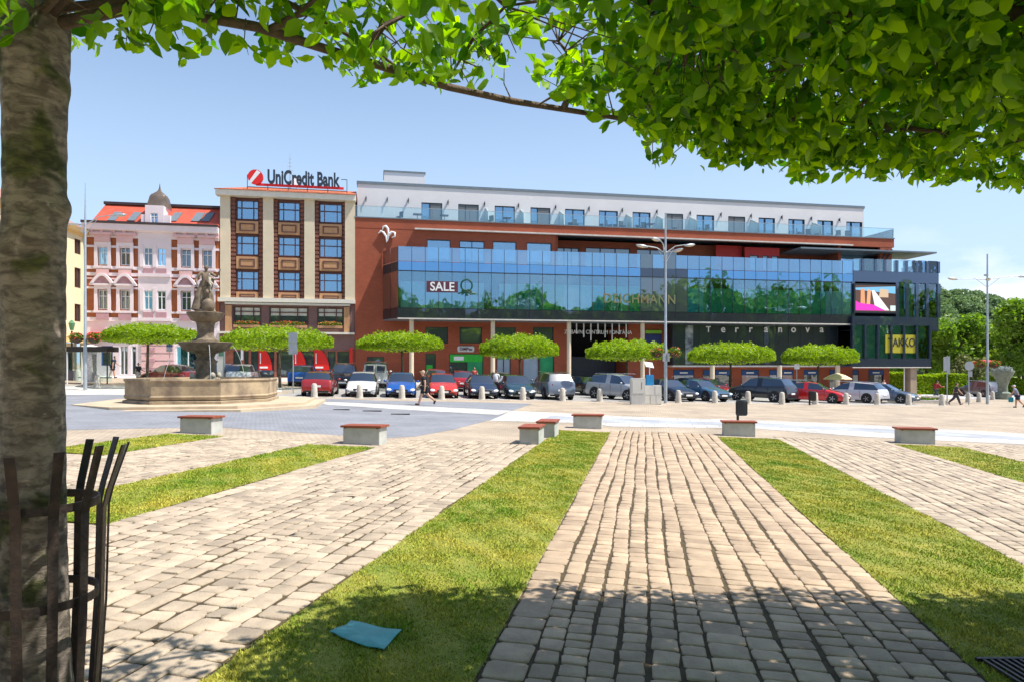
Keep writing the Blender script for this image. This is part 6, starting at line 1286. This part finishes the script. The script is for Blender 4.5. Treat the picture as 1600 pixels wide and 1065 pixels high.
p=XY(1531,73); car('suv',(.14,.14,.16),p.x,p.y,100,'grey off-roader on the road at the right',grp='cars on the road at the right'); p=XY(1590,88); car('sedan',(.06,.18,.30),p.x,p.y,172,'blue sedan at the right edge by the park',grp='cars on the road at the right')

# ------------------------------------------------------------------ utility cabinets, box, bin
g=G(1000,631); t=thing('utility_cabinet','tall pale utility cabinet left of the blue box','cabinet',g,0,'pale utility cabinets'); CAB=mat('cabinet_white',(.60,.59,.55),.6,var=.06,scale=3)
h=H-g.z-(590-HY)/F*g.y; w=(1005-984)/F*g.y; MB().box(-w*.7,w*.35,-.25,.25,-.1,h).build('body',CAB,t,bevel=.01); MB().box(-w*.6,w*.25,-.262,-.255,.65,h-.1).build('door',mat('cabinet_door',(.66,.65,.60),.5,var=.05),t); MB().box(w*.05,w*.08,-.27,-.262,.9,1.3).build('handle',M['black'],t)
g2=G(1019,631); t=thing('utility_cabinet','low wide pale utility cabinet under the blue box','cabinet',g2,0,'pale utility cabinets'); h2=H-g2.z-(601-HY)/F*g2.y; w2=(1033-1006)/F*g2.y
MB().box(-w2/2,w2/2,-.22,.25,-.1,h2).build('body',CAB,t,bevel=.01)
for k in range(3): MB().box(-w2/2+.04+k*w2/3,-w2/2+w2/3-.02+k*w2/3,-.235,-.222,.05,.52).build('door',_mc['cabinet_door'],t)
for k in range(2): MB().box(-w2/2+.04+k*w2*.6,-w2/2+(w2*.57 if k==0 else w2-.04),-.235,-.222,.58,h2-.05).build('door',_mc['cabinet_door'],t)
p=Vector((g2.x-.15,g2.y,g2.z+h2)); t=thing('blue_box','blue box with a small tilted panel on a post, on the low cabinet','box',p); MB().box(-.22,.22,-.18,.18,0,.60).build('body',mat('sky_blue_paint',(.02,.27,.60),.45),t,bevel=.02); MB().tube([(0,0,.6),(0,0,1.15)],.03,6).build('post',WT,t); MB().add([(-.22,-.05,1.1),(.25,-.05,1.02),(.18,.1,1.32),(-.28,.1,1.38),(-.22,0,1.07),(.25,0,.99),(.18,.15,1.29),(-.28,.15,1.35)],[(0,1,2,3),(7,6,5,4),(0,4,5,1),(1,5,6,2),(2,6,7,3),(3,7,4,0)]).build('panel',WT,t)
def bin_(p,lab,h=1.15):
    t=thing('litter_bin',lab,'litter bin',p,0,'dark litter bins'); MB().box(-.045,.045,.06,.12,0,h).build('post',M['black'],t)
    b=MB(); b.lathe([(.20,h-.62),(.21,h-.60),(.21,h-.04),(.20,h)],(.08,-.13),18); b.build('drum',M['darkmetal'] if 0 else mat('bin_charcoal',(.03,.032,.032),.5),t,smooth=40)
    b=MB(); [b.box(.08+.215*math.cos(a)-.012,.08+.215*math.cos(a)+.012,-.13+.215*math.sin(a)-.012,-.13+.215*math.sin(a)+.012,h-.58,h-.06) for a in [k*2*math.pi/16 for k in range(16)]]; b.build('slats',M['black'],t)
g=G(1154,672); g.x=(1154-800)/F*27.6; g.y=27.6; g.z=gz(g.x,g.y); bin_(g,'dark slatted litter bin on a post behind the bench by the cross band',H-g.z-(624-HY)/F*27.6)
bin_(G(1266,632),'dark litter bin beside the bollard at the red sedan',.9)

# ------------------------------------------------------------------ signs
SB=mat('sign_back_grey',(.34,.38,.42),.5,metal=.3,var=.08)
def sign(px,py,lab,parts,h):
    g=G(px,py); t=thing('road_sign',lab,'road sign',g,0); MB().tube([(0,0,-.1),(0,0,h)],.035,8).build('post',M['steel'],t,smooth=60)
    for nm,x0,x1,z0,z1,m_ in parts: MB().box(x0,x1,-.06,-.036,z0,z1).build(nm,m_,t)
    return g,t
g=G(458,614); hh=lambda py,g:(HY-py)/F*g.y+H-g.z
sign(458,614,'grey sign seen from behind on a tall pole, right of the fountain',[('plate',-.27,.27,hh(553,g),hh(536,g),SB),('plate',-.27,.27,hh(535.5,g),hh(520,g),SB)],hh(519,g))
g=G(1480,631); g_,t=sign(1480,631,'tall narrow grey sign board on a pole by the planter',[('plate',-.30,-.05,hh(579,g),hh(557,g),SB),('plate',-.04,.18,hh(584,g),hh(556,g),SB)],hh(555,g))
g=G(1514,632); g_,t=sign(1514,632,'round pale sign seen from behind on a pole',[('plate',-.1,.22,hh(588,g),hh(579,g),SB)],hh(565,g)); MB().lathe([(.34,0),(.34,.03)],(0,0),24).xf(Matrix.Translation((0,-.04,hh(571,g)))@Matrix.Rotation(R(90),4,'X')).build('disc',SB,t)
g=Vector(XY(1245,54)); t=thing('road_sign','small white sign on a thin pole before the blue shop windows','road sign',g); MB().tube([(0,0,-.1),(0,0,hh(572,g))],.03,6).build('post',M['steel'],t); MB().box(-.2,.2,-.05,-.03,hh(576,g),hh(568,g)).build('plate',WT,t)
g=Vector(XY(265,50)); t=thing('road_sign','blue and grey parking sign on a pole before the pink townhouse','road sign',g); MB().tube([(0,0,-.1),(0,0,hh(536,g))],.03,6).build('post',M['steel'],t); MB().box(-.22,.22,-.05,-.03,hh(542,g),hh(535,g)).build('blue_plate',BL,t); MB().box(-.22,.22,-.05,-.03,hh(549,g),hh(542.2,g)).build('plate',SB,t)
g=Vector(XY(350,49)); t=thing('notice_board','white notice board with a small green header behind the fountain','notice board',g); MB().box(-.5,-.02,-.05,.05,.5,hh(546,g)).build('board',WT,t); MB().box(-.03,.05,-.06,.06,0,hh(548,g)).build('post',SB,t); MB().box(-.35,-.02,-.07,-.052,hh(556,g),hh(549,g)).build('header',mat('dull_green',(.10,.25,.18),.5),t)

# ------------------------------------------------------------------ umbrella
g=Vector(XY(1309,57)); t=thing('sun_umbrella','cream market umbrella standing by the right-hand shop windows','umbrella',g); zt_=hh(582,g); rr_=1.15
MB().lathe([(rr_,zt_-.55),(rr_*1.0,zt_-.47),(rr_*.55,zt_-.18),(.03,zt_)],(0,0),8).build('canopy',mat('cream_canvas',(.72,.58,.36),.8,var=.08),t); MB().tube([(0,0,0),(0,0,zt_-.1)],.03,6).build('pole',WT,t); MB().lathe([(.3,0),(.28,.08),(.05,.1)],(0,0),12).build('base',M['concrete'],t)

# ------------------------------------------------------------------ news kiosk / bus shelter at the left
g=Vector(XY(104,46)); w=(168-104)/F*46; hgt=hh(541,g); t=thing('glass_shelter','glazed street shelter with a black fascia left of the lamp post','shelter',g)
MB().box(0,w,-.05,1.3,hgt-.35,hgt).build('fascia',M['black'],t)
for x in (0,w*.36,w-.06): MB().box(x,x+.06,-.03,.03,0,hgt-.351).build('post',WT if x<w*.5 else M['frame'],t)
for x0,x1 in ((.07,w*.36-.01),(w*.36+.07,w-.07)): MB().box(x0,x1,.6,.62,.15,hgt-.36).build('glass_panel',M['glassb'],t)
MB().box(w*.48,w*.62,-.02,.5,.1,hgt-.5).build('poster_case',mat('speckled_poster',(.30,.28,.28),.6,c2=(.65,.62,.62),scale=9),t); MB().box(.3,w-.3,.7,1.0,.4,.46).build('bench_board',M['coping'],t)
g=Vector(XY(112,50)); t=thing('old_lamp','green lantern on a dark post at the left, above the shelter','street lamp',g); MB().tube([(0,0,0),(0,0,hh(517,g))],.06,8).build('post',M['black'],t); MB().lathe([(.12,hh(516,g)),(.22,hh(505,g)),(.05,hh(500,g))],(0,0),8).build('lantern',mat('green_lantern',(.10,.25,.12),.4),t); MB().box(-.7,.7,-.6,.6,0,.7).build('planter_base',mat('slate_planter',(.09,.09,.12),.7),t,bevel=.03)
g=Vector(XY(141,53)); t=thing('market_parasol','white parasol behind the glazed shelter','umbrella',g); zt_=hh(538,g); MB().lathe([(1.6,zt_-.4),(.03,zt_)],(0,0),8).build('canopy',WT,t); MB().tube([(0,0,0),(0,0,zt_-.1)],.03,6).build('pole',WT,t)

# ------------------------------------------------------------------ people
CB=mat('black_cloth',(.018,.018,.020),.85); GB=mat('dark_grey_cloth',(.05,.052,.058),.85); RDC=mat('red_cloth',(.30,.03,.03),.8); WC=mat('white_cloth',(.72,.72,.72),.8); JE=mat('denim',(.06,.085,.12),.85); LV=mat('lavender_cloth',(.26,.27,.36),.8); NC=mat('navy_cloth',(.02,.03,.06),.85)
g=G(663,632.5); figure('person','man in black shirt, shorts and cap with a backpack, walking left across the square',g,R(190),1.78,dict(lean=6,lh=22,lk=6,rh=-24,rk=28,la=-14,le=20,ra=16,re=24),dict(shirt=CB,legs=CB),hat=mat('tan_cap',(.50,.36,.24),.8),pack=GB,long_trousers=False,group='people walking on the square')
g=Vector(XY(1463,60)); figure('person','person in a red jacket with a red backpack striding right past the planter',g,R(8),1.75,dict(lean=10,lh=26,lk=8,rh=-22,rk=26,la=40,le=70,ra=30,re=70),dict(shirt=RDC,legs=JE,sleeve=1),pack=RDC,group='people walking on the square')
g=Vector(XY(1494,50)); figure('person','slim person in dark clothes walking right between the two sign poles',g,R(-20),1.66,dict(lean=4,lh=24,lk=6,rh=-26,rk=22,la=-24,le=15,ra=22,re=20),dict(shirt=GB,legs=GB),hat=None,group='people walking on the square')
g=Vector(XY(1590,47.5)); figure('person','person in a lavender top and pale cap carrying a turquoise bag at the right edge',g,R(150),1.62,dict(lean=22,lh=12,lk=10,rh=-18,rk=22,la=30,le=20,ra=20,re=10,head=-10),dict(shirt=LV,legs=NC),hat=WC,long_trousers=False,bag=mat('turquoise_bag',(.02,.35,.42),.6),group='people walking on the square')
x,y=at(774,5.2); figure('person','person in a white T-shirt standing between the navy and teal cars',(x,y,gz(x,y)),R(60),1.72,dict(lean=12,la=25,le=40,ra=20,re=40),dict(shirt=WC,legs=CB),group='people among the parked cars')
x,y=at(741,13.5); figure('person','person in a red patterned top behind the red hatchback at the green shop',(x,y,gz(x,y)),R(-60),1.70,dict(la=20,le=50),dict(shirt=RDC,legs=JE),group='people among the parked cars')
g=Vector(XY(176,53)); figure('person','person in a navy top and shorts by the pink townhouse door',g,R(20),1.72,dict(lean=14,lh=10,lk=4,rh=-12,rk=10,la=25,le=35),dict(shirt=NC,legs=NC),long_trousers=False,group='people on the left pavement')
g=Vector(XY(216,48)); figure('person','boy in a dark top standing beside the tree trunk left of the fountain',g,R(-20),1.45,dict(la=20,le=50),dict(shirt=NC,legs=WC),group='people on the left pavement')
x,y=at(1381,14); figure('person','person in a pale top at the rightmost shop door',(x,y,gz(x,y)),R(-60),1.66,dict(la=20,le=50),dict(shirt=mat('pink_cloth',(.60,.42,.45),.8),legs=JE),group='people among the parked cars')

# ------------------------------------------------------------------ right side: planter, bowl, hedge, lawn, park, hill
a,b_=G(1400,628),G(1478,630); t=thing('flower_bed','low raised flower bed with sparse plants between two bollards','flower bed',a.lerp(b_,.5),math.atan2(b_.y-a.y,b_.x-a.x)); w=(b_-a).length/2
MB().box(-w,w,-.2,1.3,-.3,.22).build('rim',M['curb'],t); leafblob('plants',900,(0,.55,.32),(w,.6,.18),.07,FLW[0],t,rg); leafblob('blooms',160,(0,.5,.42),(w,.5,.15),.05,FLW[2],t,rg)
a=XY(1400,52); t=thing('concrete_bench','long pale stone seat at the right end of the car park','bench',(a.x,a.y,a.z)); MB().box(0,3.6,-.25,.25,.38,.5).build('seat',M['curb'],t); [MB().box(x,x+.35,-.2,.2,-.1,.379).build('leg',M['curb'],t) for x in (.1,3.15)]
g=Vector(XY(1567,66)); t=thing('stone_bowl','large grey stone planter bowl on a foot in front of the hedge','planter',g); hb=hh(578,g)
MB().lathe([(.75,-.2),(.7,.6),(.42,.75),(.40,hb-1.5),(.62,hb-.8),(.98,hb-.12),(.95,hb),(.85,hb-.08),(.3,hb-.15)],(0,0),28).build('bowl',mat('mossy_stone',(.20,.23,.18),.85,var=.25,scale=4,bump=.4),t,smooth=45); leafblob('plants',500,(0,0,hb+.15),(.85,.8,.28),.10,mat('silver_leaves',(.42,.46,.44),.7),t,rg)
g=Vector(XY(1541,78)); t=thing('parasol','red market parasol seen beyond the right lamp post','umbrella',g); zt_=hh(561,g); MB().lathe([(1.55,zt_-.55),(1.55,zt_-.3),(1.4,zt_-.22),(.03,zt_)],(0,0),4).build('canopy',mat('red_canvas',(.55,.06,.04),.8),t); MB().tube([(0,0,0),(0,0,zt_-.1)],.05,6).build('pole',M['steel'],t)
GRS=mat('park_lawn',(.16,.26,.03),.9,scale=.3,c2=(.26,.36,.05),bump=.6,bscale=8)
o=zone('park_lawn',[(1385,597.5),(1460,597),(1530,590),(1640,590),(1640,584),(1385,584)],.004,GRS,True); o['kind']='stuff'
o=zone('park_ground',[(44,100),(44,330),(330,330),(330,100)],.008,GRS); o['kind']='stuff'
def hedge(x0,x1,Y,zt_,lab,dep=2.2,n=14000):
    a,c=XY(x0,Y),XY(x1,Y); t=thing('hedge',lab,'hedge',a,0); w=c.x-a.x; r_=np.random.default_rng(x0)
    def fn(n_):
        x=r_.random(n_)*w; y=r_.random(n_)*dep; z=r_.random(n_)*zt_; f=r_.random(n_); y=np.where(f<.45,.15*r_.random(n_),y); z=np.where(f>.6,zt_*(1-.06*r_.random(n_)),z); z=z+.16*np.sin(x*.9)+.08*np.sin(x*2.7+y); y=y+.15*np.sin(x*1.3); return np.stack([x,y,z-.0235*x],-1)
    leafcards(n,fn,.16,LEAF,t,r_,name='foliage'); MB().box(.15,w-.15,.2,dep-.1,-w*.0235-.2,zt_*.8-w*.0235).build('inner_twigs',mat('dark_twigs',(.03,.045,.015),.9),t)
hedge(1375,1512,78,2.25,'clipped hedge with a bright top along the road at the right',3.0); hedge(1548,1640,84,2.0,'darker clipped hedge behind the stone bowl',2.4,9000)
def tree(px,Y,hc,rc,lab,seed,cols,n=9000,trunk_h=None,sz=.30,kind='park_tree',grp='trees of the park'):
    r_=np.random.default_rng(seed); g=XY(px,Y); t=thing(kind,lab,'tree',g,0,grp); hc_=hc
    lob=[(0,0,hc_*.62,rc*.9,hc_*.33)]
    for k in range(9): a=r_.random()*6.28; q=rc*r_.uniform(.35,.75); lob.append((q*math.cos(a),q*math.sin(a),hc_*r_.uniform(.35,.85),rc*r_.uniform(.30,.5),rc*r_.uniform(.28,.45)))
    lob=np.array(lob)
    def fn(n_):
        i=r_.integers(0,len(lob),n_); p=r_.normal(size=(n_,3)); p/=np.linalg.norm(p,axis=1,keepdims=True); p*=(r_.random((n_,1))**.22); q=lob[i]
        o=np.stack([q[:,0]+p[:,0]*q[:,3],q[:,1]+p[:,1]*q[:,3],q[:,2]+p[:,2]*q[:,4]],-1); cl=np.sin(o[:,0]*1.7+seed)*np.sin(o[:,2]*2.1+o[:,1])
        return o[(r_.random(len(o))<np.clip(.8+.35*cl,.2,1))]
    leafcards(n,fn,sz,cols,t,r_)
    MB().tube([(0,0,-.5),(.05,0,hc_*.25),(0,0,hc_*.6)],[.035*hc_,.026*hc_,.012*hc_],8).build('trunk',M['bark'],t,smooth=60)
    for k in range(5): a=k*1.26; MB().tube([(0,0,hc_*.28),(rc*.4*math.cos(a),rc*.4*math.sin(a),hc_*.55),(rc*.7*math.cos(a),rc*.7*math.sin(a),hc_*.72)],[.014*hc_,.009*hc_,.003*hc_],5).build('limb',M['bark'],t)
LY=leafmat('light_park_leaves',(.11,.18,.02),(.22,.30,.04),.35); LS=leafmat('olive_leaves',(.12,.15,.05),(.22,.25,.10),.3)
tree(1448,104,10.5,6.0,'bright green tree directly behind the corner of the shopping centre',1,LEAFD,11000)
tree(1478,96,11.5,5.2,'large mid-green tree left of the right lamp post',2,LEAFD,12000)
tree(1522,112,10.0,5.5,'dark green round tree behind the right lamp post',3,LEAFD,11000)
tree(1562,106,10.0,4.6,'light green tree just right of the right lamp post',4,LY,10000)
tree(1592,100,8.2,4.2,'yellowish tree at the right edge',5,LY,9000)
tree(1518,92,5.2,3.4,'small olive tree with a spreading crown behind the round sign',6,LS,5000,sz=.2)
tree(1618,84,12.5,5.0,'dark tree reaching in from the right edge',7,LEAFD,10000)
tree(1424,112,9.5,5.0,'tree half hidden behind the glass corner of the shopping centre',8,LY,7000)
tree(1488,134,12.5,6.5,'light tree in the second rank left of the lamp post',9,LY,8000)
tree(1545,140,12.5,7,'mid-green tree in the second rank behind the lamp post',10,LEAFD,8000)
tree(1600,136,13,7,'broad tree in the second rank near the right edge',11,LEAFD,8000)
# wooded hill: ground form and its wood
r_=np.random.default_rng(77); hx=np.linspace(120,520,60); hy=np.linspace(240,620,50)
def hillz(x,y): 
    t=np.clip((y-250)/260,0,1); t=t*t*(3-2*t); u=(x/np.maximum(y,1)*F+800); top=np.interp(u,[1300,1420,1480,1540,1600,1650],[57,59,60,57,51,50]); return -2+t*(top-8)+2.0*np.sin(x*.03)*t
b=MB(); XX,YY=np.meshgrid(hx,hy); ZZ=hillz(XX,YY); b.add([(x,y,z) for x,y,z in zip(XX.ravel(),YY.ravel(),ZZ.ravel())],[(j*60+i,j*60+i+1,(j+1)*60+i+1,(j+1)*60+i) for j in range(49) for i in range(59)]); struct(b.build('hill',mat('forest_floor',(.04,.06,.02),.95),smooth=60))
nt_=900; tx=r_.uniform(120,520,nt_); ty=r_.uniform(245,615,nt_); keep=(tx/ty*F+800>1330)&(tx/ty*F+800<1720); tx,ty=tx[keep],ty[keep]; tz=hillz(tx,ty); R_=r_.uniform(4,7.5,len(tx)); ii=np.repeat(np.arange(len(tx)),330); p=r_.normal(size=(len(ii),3)); p/=np.linalg.norm(p,axis=1,keepdims=True); p[:,2]=np.abs(p[:,2])*1.1-.15
pp=np.stack([tx[ii],ty[ii],tz[ii]+3.5],-1)+p*R_[ii][:,None]*r_.uniform(.85,1.03,(len(ii),1)); d=r_.normal(size=(len(ii),3)); q=r_.normal(size=(len(ii),3)); s=np.cross(d,q); s/=np.linalg.norm(s,axis=1,keepdims=True); d/=np.linalg.norm(d,axis=1,keepdims=True)
V=np.stack([pp-d*.9,pp+s*.7,pp+d*.9,pp-s*.7],1).reshape(-1,3); o=npmesh('hill_wood',V,np.arange(len(V)).reshape(-1,4),leafmat('hill_leaves',(.10,.17,.065),(.20,.28,.12),.25),smooth=False); o['kind']='stuff'
# the park behind the viewer, seen only mirrored in the glass
tx=np.concatenate([r_.uniform(-85,210,110),r_.uniform(-85,210,90)]); ty=np.concatenate([r_.uniform(-30,-24,110),r_.uniform(-46,-36,90)]); hgt_=16.5+6.5*np.clip((tx-62)/30,0,1)+2.6*np.sin(tx*.16+1)+2*np.sin(tx*.37)+r_.uniform(-1.5,1.5,200); ii=np.repeat(np.arange(200),330); p=r_.normal(size=(len(ii),3)); p/=np.linalg.norm(p,axis=1,keepdims=True); p*=r_.uniform(.6,1,(len(ii),1))
pp=np.stack([tx[ii]+p[:,0]*4.5,ty[ii]+p[:,1]*3.5,hgt_[ii]*.5+p[:,2]*hgt_[ii]*.5],-1); d=r_.normal(size=(len(ii),3)); q=r_.normal(size=(len(ii),3)); s=np.cross(d,q); s/=np.linalg.norm(s,axis=1,keepdims=True); d/=np.linalg.norm(d,axis=1,keepdims=True)
V=np.stack([pp-d*1.1,pp+s*.9,pp+d*1.1,pp-s*.9],1).reshape(-1,3); o=npmesh('wood_across_the_square',V,np.arange(len(V)).reshape(-1,4),LEAFD,smooth=False); o['kind']='stuff'
